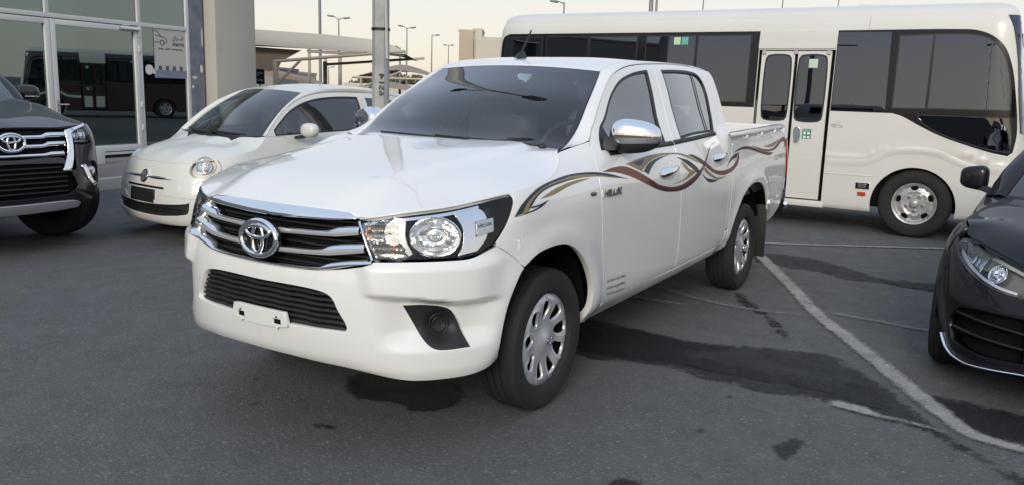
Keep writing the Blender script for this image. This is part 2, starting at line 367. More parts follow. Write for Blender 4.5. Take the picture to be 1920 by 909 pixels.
# ---------------------------------------------------------------- pickup body surface
HP = [(.968, 0), (.962, .18), (.945, .36), (.905, .50), (.83, .625), (.725, .735), (.60, .815), (.45, .866), (.28, .889), (0, .895), (-.8, .90), (-1.6, .90), (-2.4, .895), (-3.1, .89), (-3.8, .88), (-4.10, .872), (-4.19, .845), (-4.225, .78), (-4.235, .70), (-4.24, .4), (-4.24, 0)]
_hc = Pchip([(.33, -.10), (.40, -.045), (.48, -.022), (.70, -.006), (.90, 0), (1.0, -.004), (1.08, -.022), (1.15, -.055), (1.22, -.105), (1.286, -.152), (1.336, -.180), (1.437, -.226), (1.556, -.270), (1.63, -.300), (1.70, -.36)])
_hr = Pchip([(.33, -.10), (.40, -.045), (.48, -.022), (.70, -.006), (.90, 0), (1.0, -.004), (1.10, -.022), (1.17, -.046), (1.22, -.068), (1.30, -.108), (1.40, -.160), (1.55, -.228), (1.63, -.270), (1.70, -.34)])   # the cab is wider towards the back
_hf = Pchip([(.33, -.09), (.42, -.03), (.60, -.012), (.80, 0), (.92, -.002), (1.0, -.014), (1.05, -.030), (1.09, -.055), (1.13, -.095), (1.17, -.15), (1.22, -.24)])
_hb = Pchip([(.42, -.05), (.50, -.018), (.70, -.006), (.90, 0), (1.02, -.008), (1.12, -.022), (1.25, -.03)])
_hn = Pchip([(.32, -.10), (.36, -.035), (.41, -.012), (.50, -.002), (.60, 0), (.70, -.006), (.76, -.018), (.82, -.035), (.90, -.055), (1.0, -.10), (1.06, -.16)])
_hk = Pchip([(.28, -.06), (.32, -.02), (.37, -.004), (.46, 0), (.55, -.002), (.68, 0), (.78, -.004), (.84, -.012), (.92, -.03), (1.0, -.06), (1.06, -.10), (1.12, -.16)])
def hil_d(u, z):
    u = np.asarray(u, float); z = np.asarray(z, float)
    cab, fen, bed, nose, cor = lerp(_hc(z), _hr(z), sstep(-.8, -2.0, u)), _hf(z), _hb(z), _hn(z), _hk(z)
    d = cab + (fen - cab) * sstep(-.62, -.05, u) * (1 - 0*z)
    d = d + (cor - d) * sstep(.30, .62, u); d = d + (nose - d) * sstep(.85, 1.20, u)
    d = d + (bed - d) * sstep(-2.30, -2.42, u) * sstep(1.30, 1.20, z)
    d = d + .014*bump(np.hypot(u - .03, z - .36), .46, .07) * (z > .3) * sstep(1.0, .85, z)
    d = d + .014*bump(np.hypot(u + 3.10, z - .38), .48, .08) * sstep(1.0, .85, z)
    # bumper: pod under the headlamp, hollow round the fog-lamp bezel, lip below
    q = HUC - u
    pod = sstep(.54, .70, q) * sstep(1.15, .95, q)
    edge = .664 - .030*sstep(.62, .95, q)      # the crease drops slightly outwards
    d = d + .024*sstep(.49, .57, q + (z - .70)*.25)*sstep(1.15, .95, q)*sstep(edge - .008, edge + .018, z)*sstep(.83, .77, z) - .036*pod*sstep(edge + .008, edge - .022, z)*sstep(.43, .53, z)
    return d
HUC = 0.; hil = Ring(HP, hil_d); HUC = hil.uc
# ---------------------------------------------------------------- body surfaces of the other vehicles
FP = [(.705, 0), (.70, .2), (.682, .38), (.645, .53), (.575, .655), (.46, .74), (.31, .785), (.15, .803), (0, .811), (-.5, .813), (-1.2, .813), (-1.9, .805), (-2.4, .785), (-2.65, .72), (-2.78, .58), (-2.845, .35), (-2.86, 0)]
_fs = Pchip([(.18, -.06), (.24, -.02), (.35, -.006), (.55, 0), (.72, -.006), (.84, -.03), (.92, -.05), (1.0, -.075), (1.2, -.15), (1.36, -.23), (1.46, -.32)])
_ff = Pchip([(.16, -.10), (.20, -.035), (.26, -.012), (.36, 0), (.46, -.004), (.56, -.028), (.68, -.075), (.76, -.125), (.84, -.20), (.92, -.32)])
def fia_d(u, z):
    u = np.asarray(u, float); z = np.asarray(z, float); a, b = _fs(z), _ff(z)
    d = a + (b - a)*sstep(.10, .62, u)
    d = d + .016*bump(np.hypot(u, z - .30), .36, .06)*sstep(.75, .6, z) + .016*bump(np.hypot(u + 2.30, z - .30), .36, .06)*sstep(.75, .6, z)
    return d
fia = Ring(FP, fia_d)
FIAT_POSE = (-2.092, -4.177, math.radians(-6.85))
SP = [(.94, 0), (.937, .22), (.925, .42), (.89, .58), (.825, .71), (.72, .805), (.57, .855), (.38, .875), (0, .885), (-.8, .89), (-2.0, .89), (-3.0, .885), (-3.5, .86), (-3.72, .79), (-3.80, .6), (-3.83, 0)]
_ss = Pchip([(.36, -.07), (.45, -.03), (.6, -.008), (.85, 0), (1.0, -.005), (1.12, -.02), (1.2, -.045), (1.30, -.08), (1.5, -.15), (1.7, -.235), (1.8, -.32)])
_sn = Pchip([(.30, -.14), (.36, -.06), (.44, -.02), (.55, 0), (.70, -.008), (.80, -.03), (.90, -.055), (1.0, -.085), (1.06, -.11), (1.14, -.19)])
def sfo_d(u, z):
    u = np.asarray(u, float); z = np.asarray(z, float); a, b = _ss(z), _sn(z); c = Pchip([(.36, -.07), (.45, -.03), (.6, -.008), (.85, 0), (.98, -.012), (1.05, -.04), (1.12, -.09), (1.2, -.18)])(z)
    d = a + (c - a)*sstep(-.6, -.2, u); d = d + (b - d)*sstep(.5, 1.1, u)
    return d + .02*bump(np.hypot(u, z - .40), .47, .08)*sstep(1.0, .85, z) + .02*bump(np.hypot(u + 2.745, z - .40), .47, .08)*sstep(1.0, .85, z)
suv = Ring(SP, sfo_d)
SUV_POSE = (-.275, -5.127, math.radians(88.))
MP = [(.80, 0), (.79, .2), (.765, .38), (.725, .54), (.65, .665), (.55, .76), (.41, .83), (.2, .876), (0, .892), (-.8, .905), (-2.0, .905), (-2.9, .90), (-3.4, .86), (-3.65, .78), (-3.78, .6), (-3.84, .3), (-3.85, 0)]
_ms = Pchip([(.18, -.09), (.24, -.03), (.35, -.01), (.55, -.01), (.72, 0), (.82, -.012), (.92, -.05), (1.0, -.09), (1.2, -.19), (1.36, -.29), (1.42, -.36)])
_mf = Pchip([(.18, -.11), (.24, -.065), (.38, -.022), (.58, 0), (.70, -.008), (.78, -.03), (.84, -.07), (.90, -.14), (.97, -.25)])
_mn = Pchip([(.14, -.10), (.18, -.03), (.24, -.005), (.36, -.004), (.48, 0), (.56, -.018), (.64, -.05), (.72, -.10), (.78, -.16), (.84, -.25)])
def mer_d(u, z):
    u = np.asarray(u, float); z = np.asarray(z, float); a, f, n = _ms(z), _mf(z), _mn(z)
    d = a + (f - a)*sstep(-.65, -.15, u); d = d + (n - d)*sstep(.25, .8, u)
    return d + .012*bump(np.hypot(u, z - .31), .37, .06)*sstep(.75, .6, z) + .012*bump(np.hypot(u + 2.84, z - .31), .37, .06)*sstep(.75, .6, z)
mer = Ring(MP, mer_d)
MERC_POSE = (-1.938, 3.201, math.radians(-7.97))
BP = [(1.06, 0), (1.05, .3), (1.02, .6), (.965, .82), (.90, .95), (.80, 1.005), (.66, 1.02), (0, 1.025), (-2, 1.025), (-4.5, 1.025), (-5.4, 1.02), (-5.56, 1.0), (-5.64, .93), (-5.67, .8), (-5.69, .4), (-5.69, 0)]
_bs = Pchip([(.22, -.05), (.28, -.012), (.40, -.002), (.9, 0), (1.36, -.002), (1.6, -.010), (2.0, -.026), (2.27, -.045), (2.34, -.06), (2.42, -.10), (2.50, -.19)])
def bus_d(u, z):
    u = np.asarray(u, float); z = np.asarray(z, float); d = _bs(z)
    d = d - sstep(.55, 1.3, u)*(.30*np.maximum(z - 1.0, 0)**1.35*.62) - sstep(-5.3, -5.9, u)*.06*np.maximum(z - 1., 0)
    d = d + .010*sstep(.055, .0, np.abs(z - (.86 + .13*bump(u, -.02, .46)*0 + .12*sstep(-.62, -.25, u)*sstep(.75, .35, u))))*sstep(-1.05, -.95, u)
    return d
bus = Ring(BP, bus_d)
BUS_POSE = (-7.825, 1.640, math.radians(90.))
ARABIC = [('وزن المركبة فارغة 1560 كغ', (-.650, .5215), .24, .024), ('وزن المركبة محملة 2510 كغ', (-.660, .481), .24, .024), ('عدد الركاب مع السائق 5', (-.665, .4445), .235, .022)]
# ---------------------------------------------------------------- ground, paint and stains
def ramp(n, L, src, a, b, lo=0., hi=1.):
    r = n.new('ShaderNodeMapRange'); r.inputs[1].default_value = a; r.inputs[2].default_value = b; r.inputs[3].default_value = lo; r.inputs[4].default_value = hi; L.new(src, r.inputs[0]); return r.outputs[0]
def noise(n, L, vec, s, det=5, rough=.6, dist=0.):
    t = n.new('ShaderNodeTexNoise'); t.inputs['Scale'].default_value = s; t.inputs['Detail'].default_value = det; t.inputs['Roughness'].default_value = rough; t.inputs['Distortion'].default_value = dist; L.new(vec, t.inputs['Vector']); return t.outputs[0]
def mixc(n, L, f, A, B):
    x = n.new('ShaderNodeMix'); x.data_type = 'RGBA'
    for i, v in (('Factor', f), ('A', A), ('B', B)):
        if isinstance(v, (tuple, float)): x.inputs[i].default_value = (*v, 1) if isinstance(v, tuple) else v
        else: L.new(v, x.inputs[i])
    return x.outputs['Result']
def asphalt(name, base, lightc, rough, dark=None, alpha_edge=None, thr=(.0, .06), mottled=.5, paint=None):
    m = bpy.data.materials.new(name); m.use_nodes = True; n = m.node_tree.nodes; L = m.node_tree.links; b = n['Principled BSDF']; g = n.new('ShaderNodeNewGeometry'); P = g.outputs['Position']
    big = noise(n, L, P, .55, 5, .6); mid = noise(n, L, P, 4.5, 6, .65); fine = noise(n, L, P, 85, 4, .7)
    v = n.new('ShaderNodeTexVoronoi'); v.inputs['Scale'].default_value = 78; L.new(P, v.inputs['Vector'])
    sp = n.new('ShaderNodeTexVoronoi'); sp.inputs['Scale'].default_value = 38; L.new(P, sp.inputs['Vector'])
    c = mixc(n, L, ramp(n, L, big, .34, .66, 0, 1), base, lightc)
    c = mixc(n, L, ramp(n, L, mid, .42, .72, 0, mottled), c, tuple(k*.62 for k in base))
    c = mixc(n, L, ramp(n, L, fine, .48, .75, 0, .75), c, tuple(k*.60 for k in base))
    stone = n.new('ShaderNodeMath'); stone.operation = 'MULTIPLY'
    sx = n.new('ShaderNodeSeparateColor'); L.new(v.outputs['Color'], sx.inputs[0]); L.new(ramp(n, L, sx.outputs[0], .72, .95, 0, 1), stone.inputs[0]); L.new(ramp(n, L, v.outputs['Distance'], .30, .55, .8, 0), stone.inputs[1])
    c = mixc(n, L, stone.outputs[0], c, tuple(min(k*1.5 + .01, 1) for k in lightc))
    st2 = n.new('ShaderNodeMath'); st2.operation = 'MULTIPLY'; sx2 = n.new('ShaderNodeSeparateColor'); L.new(sp.outputs['Color'], sx2.inputs[0]); L.new(ramp(n, L, sx2.outputs[1], .93, .97, 0, 1), st2.inputs[0]); L.new(ramp(n, L, sp.outputs['Distance'], .18, .36, .8, 0), st2.inputs[1])
    c = mixc(n, L, st2.outputs[0], c, tuple(min(k*1.7 + .01, 1) for k in lightc))
    L.new(c, b.inputs['Base Color']); b.inputs['Roughness'].default_value = rough; b.inputs['Specular IOR Level'].default_value = .35
    L.new(ramp(n, L, mid, .3, .7, rough - .12, rough + .1), b.inputs['Roughness'])
    h = n.new('ShaderNodeMath'); h.operation = 'ADD'; L.new(fine, h.inputs[0]); L.new(v.outputs['Distance'], h.inputs[1])
    u = n.new('ShaderNodeBump'); u.inputs['Strength'].default_value = .55; u.inputs['Distance'].default_value = .006; L.new(h.outputs[0], u.inputs['Height']); L.new(u.outputs[0], b.inputs['Normal'])
    if alpha_edge is not None:                 # ragged outline: the sheet's own edge distance broken up by grain
        at = n.new('ShaderNodeAttribute'); at.attribute_name = 'edge'; e1 = noise(n, L, P, alpha_edge[0], 8, .7, .4); e2 = noise(n, L, P, alpha_edge[0]*7, 4, .8)
        s = n.new('ShaderNodeMath'); s.operation = 'MULTIPLY_ADD'; s.inputs[1].default_value = alpha_edge[1]; L.new(e1, s.inputs[0]); L.new(at.outputs['Fac'], s.inputs[2])
        s2 = n.new('ShaderNodeMath'); s2.operation = 'MULTIPLY_ADD'; s2.inputs[1].default_value = alpha_edge[1]*.6; L.new(e2, s2.inputs[0]); L.new(s.outputs[0], s2.inputs[2])
        k = alpha_edge[1]*.8; al = ramp(n, L, s2.outputs[0], k + thr[0], k + thr[1], 0, alpha_edge[2]); L.new(al, b.inputs['Alpha'])
    return m
ASPH = asphalt('asphalt', (.094, .096, .098), (.116, .118, .118), .82)
PAINTM = asphalt('worn_road_paint', (.33, .33, .31), (.44, .43, .40), .75, alpha_edge=(12, .085, .82), thr=(.008, .040), mottled=1.)
FADED = asphalt('faded_road_paint', (.24, .24, .235), (.33, .33, .31), .8, alpha_edge=(14, .09, .6), thr=(.016, .045), mottled=.9)
WETM = asphalt('stained_asphalt', (.012, .013, .015), (.017, .018, .021), .62, alpha_edge=(6, .34, .72), thr=(.0, .05), mottled=.8)
DAMPM = asphalt('damp_asphalt', (.022, .0235, .027), (.030, .0315, .035), .66, alpha_edge=(5, .36, .78), thr=(.0, .06), mottled=.8)
OILM = asphalt('oil_spotted_asphalt', (.012, .012, .014), (.018, .018, .020), .5, alpha_edge=(22, .12, .9), thr=(.01, .04), mottled=.5)
xs_ = np.r_[-1500, -300, -80, np.linspace(-40, 20, 31), 80, 300, 1500]; gv = [(a, b, 0) for a in xs_ for b in xs_]; nn_ = len(xs_)
setting(mk('ground', gv, [(i*nn_+j, (i+1)*nn_+j, (i+1)*nn_+j+1, i*nn_+j+1) for i in range(nn_-1) for j in range(nn_-1)], ASPH))
def sheet(name, pts, mat, z, step=.05, smooth=True):
    o = outline(pts, step) if smooth else np.array([p[:2] for p in pts]); o = resample(np.vstack([o, o[:1]]), step)[:-1]
    if area2(o) < 0: o = o[::-1]
    v, F, lp = cdt(o, [], step); fl = [np.cross(v[t[1]] - v[t[0]], v[t[2]] - v[t[0]]) < 0 for t in F]; F = [tuple(t[::-1]) if k else tuple(t) for t, k in zip(F, fl)]
    ob = mk(name, [(a, b, z) for a, b in v], F, mat); at = ob.data.attributes.new('edge', 'FLOAT', 'POINT'); at.data.foreach_set('value', np.minimum(polydist(o, v), .5)); return setting(ob)
def paint(name, A, B, mat, z, step=.03, thin=-.10):
    A = [tuple(p) for p in A]; B = [tuple(p) for p in B]; A, B = [tuple(lerp(np.array(a), np.array(b), thin/2)) for a, b in zip(A, B)], [tuple(lerp(np.array(b), np.array(a), thin/2)) for a, b in zip(A, B)]
    return sheet(name, [tuple(A[0]) + (1,)] + [tuple(p) for p in A[1:-1]] + [tuple(A[-1]) + (1,), tuple(B[-1]) + (1,)] + [tuple(p) for p in B[::-1][1:-1]] + [tuple(B[0]) + (1,)], mat, z, step)
sheet('damp_stain', [(-1.56, .10), (-1.54, .586), (-1.50, .883), (-1.488, 1.114), (-1.596, 1.301), (-1.658, 1.516), (-1.724, 1.818), (-1.502, 2.007), (-1.305, 2.174), (-1.046, 2.333), (-.82, 2.472), (-.506, 2.786), (-.25, 3.2), (-.10, 3.1), (-.282, 2.788), (-.531, 2.649), (-.647, 2.486), (-.797, 2.36), (-.804, 2.121), (-.894, 1.914), (-.867, 1.718), (-.818, 1.62), (-.85, 1.496), (-.848, 1.32), (-.912, 1.109), (-.86, .886), (-.784, .666), (-.816, .40), (-1.3, .05)], DAMPM, .004)
sheet('wet_stain', [(-1.50, .20), (-1.51, .70), (-1.47, 1.05), (-1.54, 1.30), (-1.40, 1.25), (-1.25, 1.10), (-1.18, 1.4), (-1.22, 1.7), (-1.30, 2.0), (-1.10, 2.2), (-.95, 2.25), (-.98, 2.0), (-1.02, 1.7), (-.98, 1.4), (-1.0, 1.1), (-.92, .9), (-.86, .6), (-1.0, .2)], WETM, .008)
sheet('wet_stain', [(-4.74, .50), (-4.85, .959), (-4.569, 1.386), (-4.246, 1.774), (-4.352, 2.141), (-4.42, 2.38), (-4.45, 3.1), (-4.05, 3.1), (-4.021, 2.403), (-3.952, 2.176), (-4.07, 1.798), (-4.0, 1.486), (-4.145, 1.236), (-4.2, .882), (-4.3, .6)], DAMPM, .004)
sheet('wet_stain', [(-4.25, 1.70), (-4.33, 2.1), (-4.40, 2.6), (-4.42, 3.0), (-4.10, 3.0), (-4.05, 2.4), (-4.0, 2.0), (-4.08, 1.75)], WETM, .008)
sheet('wet_stain', [(-1.326, 2.303), (-1.346, 2.429), (-1.32, 2.615), (-1.286, 2.778), (-1.25, 3.2), (-.72, 3.2), (-.74, 2.894), (-.826, 2.783), (-.863, 2.635), (-.932, 2.52), (-1.171, 2.382)], WETM, .008)
sheet('oil_spot', [(-.155, 1.853), (-.347, 1.899), (-.367, 1.977), (-.211, 1.977), (-.072, 1.943)], OILM, .006, .02)
sheet('oil_spot', [(.502, 1.414), (.437, 1.466), (.445, 1.534), (.538, 1.557), (.591, 1.445)], OILM, .006, .02)
sheet('oil_spot', [(.22, -.20), (-.05, .15), (.05, .42), (.281, .50), (.43, .38), (.40, .233), (.46, .05)], OILM, .006, .03)
sheet('oil_spot', [(.785, .083), (.74, .149), (.735, .243), (.81, .20)], OILM, .006, .015)
for i in range(20):
    px_, py_ = -1.9 + 3.6*RNG.random(), -.6 + 3.6*RNG.random(); r_ = .010 + .018*RNG.random()
    sheet('oil_fleck', [(px_ + r_*(1 + .5*RNG.random())*math.cos(t)*1.4, py_ + r_*(1 + .5*RNG.random())*math.sin(t)) for t in np.linspace(0, 6.28, 7)[:-1]], OILM, .0065, .012)
for k in range(3): sheet('tyre_mark', [(-2.95 + .12*k, .82 + .05*k), (-2.5 + .10*k, 1.12 + .06*k), (-2.15 + .12*k, 1.36 + .06*k), (-2.18 + .12*k, 1.40 + .06*k), (-2.55 + .1*k, 1.17 + .06*k), (-2.98 + .12*k, .86 + .05*k)], DAMPM, .0045 + .0005*k, .03)
paint('parking_line', [(-4.57, .52), (-3.27, 1.155), (-2.59, 1.475), (-2.02, 1.81), (-1.47, 2.12), (-1.0, 2.40), (-.80, 2.55), (-.755, 2.70), (-.735, 2.9)], [(-4.63, .64), (-3.33, 1.275), (-2.65, 1.595), (-2.08, 1.935), (-1.53, 2.245), (-1.06, 2.515), (-.91, 2.61), (-.865, 2.72), (-.845, 2.92)], PAINTM, .012)
paint('parking_line', [(-.83, 1.94), (-.81, 2.118), (-.80, 2.181), (-.805, 2.335), (-.78, 2.48)], [(-.94, 1.94), (-.94, 2.101), (-.885, 2.185), (-.87, 2.331), (-.83, 2.48)], PAINTM, .012)
paint('parking_line', [(-2.60, .05), (-2.66, .274), (-2.57, .513), (-2.465, .785), (-2.445, 1.191), (-2.54, 1.47)], [(-2.72, .05), (-2.78, .30), (-2.67, .54), (-2.56, .80), (-2.53, 1.20), (-2.61, 1.47)], FADED, .010)
paint('parking_line', [(-2.70, 1.57), (-2.68, 1.733), (-2.67, 1.895), (-2.64, 2.071), (-2.63, 2.4)], [(-2.80, 1.58), (-2.78, 1.75), (-2.77, 1.91), (-2.74, 2.08), (-2.73, 2.4)], FADED, .010)
paint('parking_line', [(-2.10, -.30), (-2.22, .30), (-2.25, .70)], [(-2.24, -.30), (-2.34, .30), (-2.36, .70)], FADED, .010)
paint('parking_line', [(-5.20, .10), (-5.25, .43), (-5.75, 1.25), (-6.25, 2.05), (-6.8, 3.0)], [(-5.30, .10), (-5.35, .42), (-5.84, 1.22), (-6.35, 2.02), (-6.9, 2.98)], PAINTM, .012)
# ---------------------------------------------------------------- placing things seen at a known distance
_RT, _UP, _FW, _CP = (np.array(v) for v in (_R, _U, _f, cam.matrix_world.translation))
def at(u, v, d): return _CP + d*(_FW + _RT*(u - 960)/1551. + _UP*(454.5 - v)/1551.)
# ---------------------------------------------------------------- shop building on the left
WALLM = pmat('grey_render', (.24, .235, .22), .85, bumpy=(25, .25, .01), var=(.8, .5, (.20, .195, .185))); PILM = pmat('white_render', (.40, .385, .35), .85, bumpy=(25, .25, .01), var=(.9, .6, (.34, .325, .295)))
FRAME = pmat('white_aluminium', (.56, .57, .56), .35, var=(2, .4, (.50, .51, .50))); SHOPG = glassmat('shop_glass', (.16, .26, .28), 1.55, boost=4.2, wav=.01, gcol=(.78, .96, .98)); BLUEM = pmat('chipped_blue_paint', (.10, .125, .175), .6, bumpy=(14, .3, .01), var=(5, .9, (.19, .21, .24)))
PAVEM = pmat('paving', (.20, .175, .165), .8, bumpy=(60, .3, .004), var=(2, .6, (.16, .145, .14))); KERBM = pmat('kerb_concrete', (.42, .41, .38), .8, bumpy=(40, .3, .004), var=(3, .6, (.34, .33, .31)))
_fa = math.radians(187.); SHOP = thing('shop_building', 'shop front with white framed glass doors and a pale square pillar behind the parked cars', 'building', (-5.011, -10.637, 0), _fa)
# local axes: x along the front (to the right in the picture), y out of the wall towards the back
def sbox(nm, lo, hi, mat, par=None, bev=0.): return MB().box(lo, hi).build(nm, mat, par or SHOP, bev)
sbox('wall', (-16, .35, 0), (2.52, .60, 5.2), WALLM); sbox('side_wall', (2.3, .6, 0), (2.55, 9, 5.2), WALLM)
sbox('roof_slab', (-16.2, -.1, 5.2), (3.5, 9, 5.4), PILM); sbox('wall_end', (1.99, .0, 0), (2.335, .349, 5.2), WALLM)
sbox('pillar', (2.34, -.30, 0), (3.42, .30, 5.2), PILM, bev=.02); sbox('back_wall', (-16, 6.0, 0), (2.3, 6.2, 5.2), WALLM)
sbox('interior_floor', (-16, .6, .16), (2.3, 6, .20), pmat('shop_floor', (.30, .28, .25), .3)); sbox('blue_jamb', (1.957, -.035, .15), (2.285, -.003, 5.19), BLUEM)
sbox('counter', (-1.4, 2.2, .2), (.5, 2.8, 1.15), pmat('counter_grey', (.22, .21, .20), .5), bev=.02); sbox('desk', (1.0, 3.2, .2), (1.8, 4.0, 1.0), pmat('desk_brown', (.12, .08, .05), .5), bev=.02)
def fr(x0, x1, z0, z1, y0=-.03, y1=.05): return (x0, y0, z0), (x1, y1, z1)
cut = [(-16, -.01), (2.0, -.01)]
for nm, a_, b_ in (('transom', *fr(-9.0, 1.90, 2.385, 2.455)), ('sill', *fr(-9.0, 1.90, .20, .245)), ('mullion', *fr(.80, .875, .245, 2.385)), ('mullion', *fr(1.885, 1.955, .245, 4.2)), ('mullion', *fr(-2.62, -2.54, .245, 2.385)), ('mullion', *fr(-.93, -.86, 2.455, 4.2)), ('mullion', *fr(.80, .87, 2.455, 4.2)), ('mullion', *fr(-2.7, -2.62, 2.455, 4.2)), ('mullion', *fr(-4.4, -4.32, .245, 4.2)), ('mullion', *fr(-6.2, -6.12, .245, 4.2)), ('head', *fr(-9.0, 1.955, 4.2, 4.3))): sbox(nm, a_, b_, FRAME, bev=.006)
for x0, x1, z0, z1 in ((-.86, .80, 2.455, 4.2), (.87, 1.885, 2.455, 4.2), (-2.62, -.93, 2.455, 4.2), (.875, 1.885, .245, 2.385), (-4.32, -2.7, 2.455, 4.2), (-4.32, -2.62, .245, 2.385), (-6.12, -4.4, .245, 4.2)): sbox('window_pane', (x0 - .01, .005, z0 - .01), (x1 + .01, .015, z1 + .01), SHOPG)
sbox('wall_panel', (-16, .0, 0), (-9.0, .349, 5.2), WALLM); sbox('upper_wall', (-9.0, -.02, 4.3), (1.989, .349, 5.2), WALLM); sbox('soffit', (-9.0, .06, 4.25), (1.9, 6, 4.4), PILM)
def leaf(x0, x1, hside):
    d = MB().box((x0, -.045, .26), (x0 + .085, .035, 2.37)).box((x1 - .085, -.045, .26), (x1, .035, 2.37)).box((x0 + .085, -.045, .26), (x1 - .085, .035, .36)).box((x0 + .085, -.045, 2.285), (x1 - .085, .035, 2.37)).build('door', FRAME, SHOP, .004)
    sbox('door_glass', (x0 + .075, -.008, .35), (x1 - .075, .002, 2.295), SHOPG, d); xh = x0 + .045 if hside < 0 else x1 - .045
    if hside: MB().box((xh - .02, -.06, .94), (xh + .02, -.046, 1.12)).cyl((xh, -.06, 1.05), (xh, -.10, 1.05), .012).cyl((xh, -.10, 1.05), (xh - hside*.15, -.10, 1.05), .011).build('door_handle', SATIN, d)
    for z_ in (.6, 1.0, 1.95, 2.2): sbox('hinge', ((x1 - .02) if hside < 0 else (x0 - .0), -.065, z_), ((x1 + .02) if hside < 0 else (x0 + .02), -.046, z_ + .10), FRAME, d, .004)
    return d
leaf(-.865, .795, -1); leaf(-2.535, -.875, 0)
dc = MB().box((.40, -.10, 2.30), (.78, -.046, 2.36)).cyl((.45, -.09, 2.37), (.72, -.14, 2.40), .012, 8).build('door_closer', SATIN, SHOP, .004)
def splat(nm, x, z, w, h, mat, y=-.006, lab=None): 
    o = outline([(x + w*(.5 + .15*RNG.random())*math.cos(t), z + h*(.5 + .15*RNG.random())*math.sin(t)) for t in np.linspace(0, 6.28, 9)[:-1]], .02); return panel(nm, lambda a, b, off=0.: np.stack([a, 0*a + y - off, b], -1), o, mat, SHOP, (), .05, .001, 0)
LAB = pmat('paper_label', (.62, .60, .58), .7); splat('torn_label', 1.03, 1.66, .16, .15, LAB, .003); splat('torn_label', 1.14, 1.63, .07, .08, LAB, .003)
splat('paint_chip', 2.22, 1.72, .06, .14, LAB, -.037); splat('paint_chip', 2.05, 1.55, .10, .05, LAB, -.037); splat('paint_chip', 2.24, .80, .05, .08, LAB, -.037); splat('paint_chip', 2.26, 2.3, .03, .3, LAB, -.037); splat('paint_chip', 2.0, 1.38, .05, .05, LAB, -.037)
# poster in the side window (flat print); the square code on it is left out
PW = pmat('poster_paper', (.42, .42, .40), .6); PD = pmat('poster_ink', (.07, .075, .08), .6); PBL = pmat('poster_blue', (.15, .19, .26), .6)
pt = thing('poster', 'white poster with a car outline and blue foot stuck in the narrow shop window', 'poster', (-5.011, -10.637, 0), _fa)
pf = lambda x0, z0: (lambda a, b, off=0.: np.stack([x0 + np.asarray(a), -.010 - off + 0*np.asarray(a), z0 + np.asarray(b)], -1))
MB().box((1.16, -.008, 1.52), (1.882, -.002, 2.375)).build('sheet', PW, pt); MB().box((1.16, -.0095, 1.52), (1.882, -.0085, 1.66)).build('foot_band', PBL, pt)
cl = [(1.165, 2.345), (1.24, 2.325), (1.32, 2.25), (1.40, 2.235), (1.44, 2.20), (1.435, 2.165), (1.40, 2.15)]; P3 = lambda l: np.array([(a, -.012, b) for a, b in l])
tube('car_outline', P3(catmull(cl, 5)), .006, PD, pt, seg=5); tube('car_outline', P3([(1.165, 2.15), (1.28, 2.15)]), .006, PD, pt, seg=5); t_ = np.linspace(0, 6.283, 21)[:-1]; tube('car_outline', np.stack([1.335 + .045*np.cos(t_), 0*t_ - .012, 2.145 + .045*np.sin(t_)], 1), .006, PD, pt, True, 5); tube('car_outline', P3([(1.165, 2.27), (1.30, 2.255)]), .005, PD, pt, seg=5)
RF = (0, -50, 0)
lettering('poster_lettering', 'ﻯﺍﺮـــﺷ', pf(1.70, 2.24), PD, pt, w=.26, h=.11, bold=.012, lift=.0015); lettering('poster_lettering', 'sharrai', pf(1.70, 2.135), PD, pt, w=.27, h=.075, bold=.02, lift=.0015)
lettering('poster_lettering', 'buy. sell. smarter', pf(1.53, 2.035), PD, pt, w=.56, h=.055, bold=.012, lift=.0015)
for i in range(4): MB().box((1.235 + .16*i, -.0115, 1.66), (1.305 + .16*i, -.0105, 1.735)).build('square_icon', PD, pt)
lettering('poster_lettering', 'sharrai', pf(1.28, 1.575), PW, pt, w=.13, h=.026, lift=.002)
# pavement and kerb
_c, _s = math.cos(_fa), math.sin(_fa); S2W = lambda x, y, z: (-5.011 + _c*x - _s*y, -10.637 + _s*x + _c*y, z)
pv = MB().box((-18, -2.42, -.02), (6.2, .0, .145)).build('pavement', PAVEM); pv.location = (-5.011, -10.637, 0); pv.rotation_euler.z = _fa; setting(pv)
kb = bpy.data.objects.new('kerb', None); COL.objects.link(kb); kb.location = (-5.011, -10.637, 0); kb.rotation_euler.z = _fa; setting(kb); k0 = None
for i in range(24):
    if k0 is None: k0 = MB().box((0, -2.58, -.03), (.985, -2.425, .15)).build('kerb_stone', KERBM, kb, .012); k0.location.x = -17.8
    else: c = k0.copy(); COL.objects.link(c); c.location.x = -17.8 + i
# white block by the door
wb = MB().box((-.84, -.85, .147), (-.66, -.65, .42)).build('plinth_block', FRAME, None, .015); wb.location = (-5.011, -10.637, 0); wb.rotation_euler.z = _fa; tag(wb, 'small white block standing on the pavement outside the glass door', 'block')
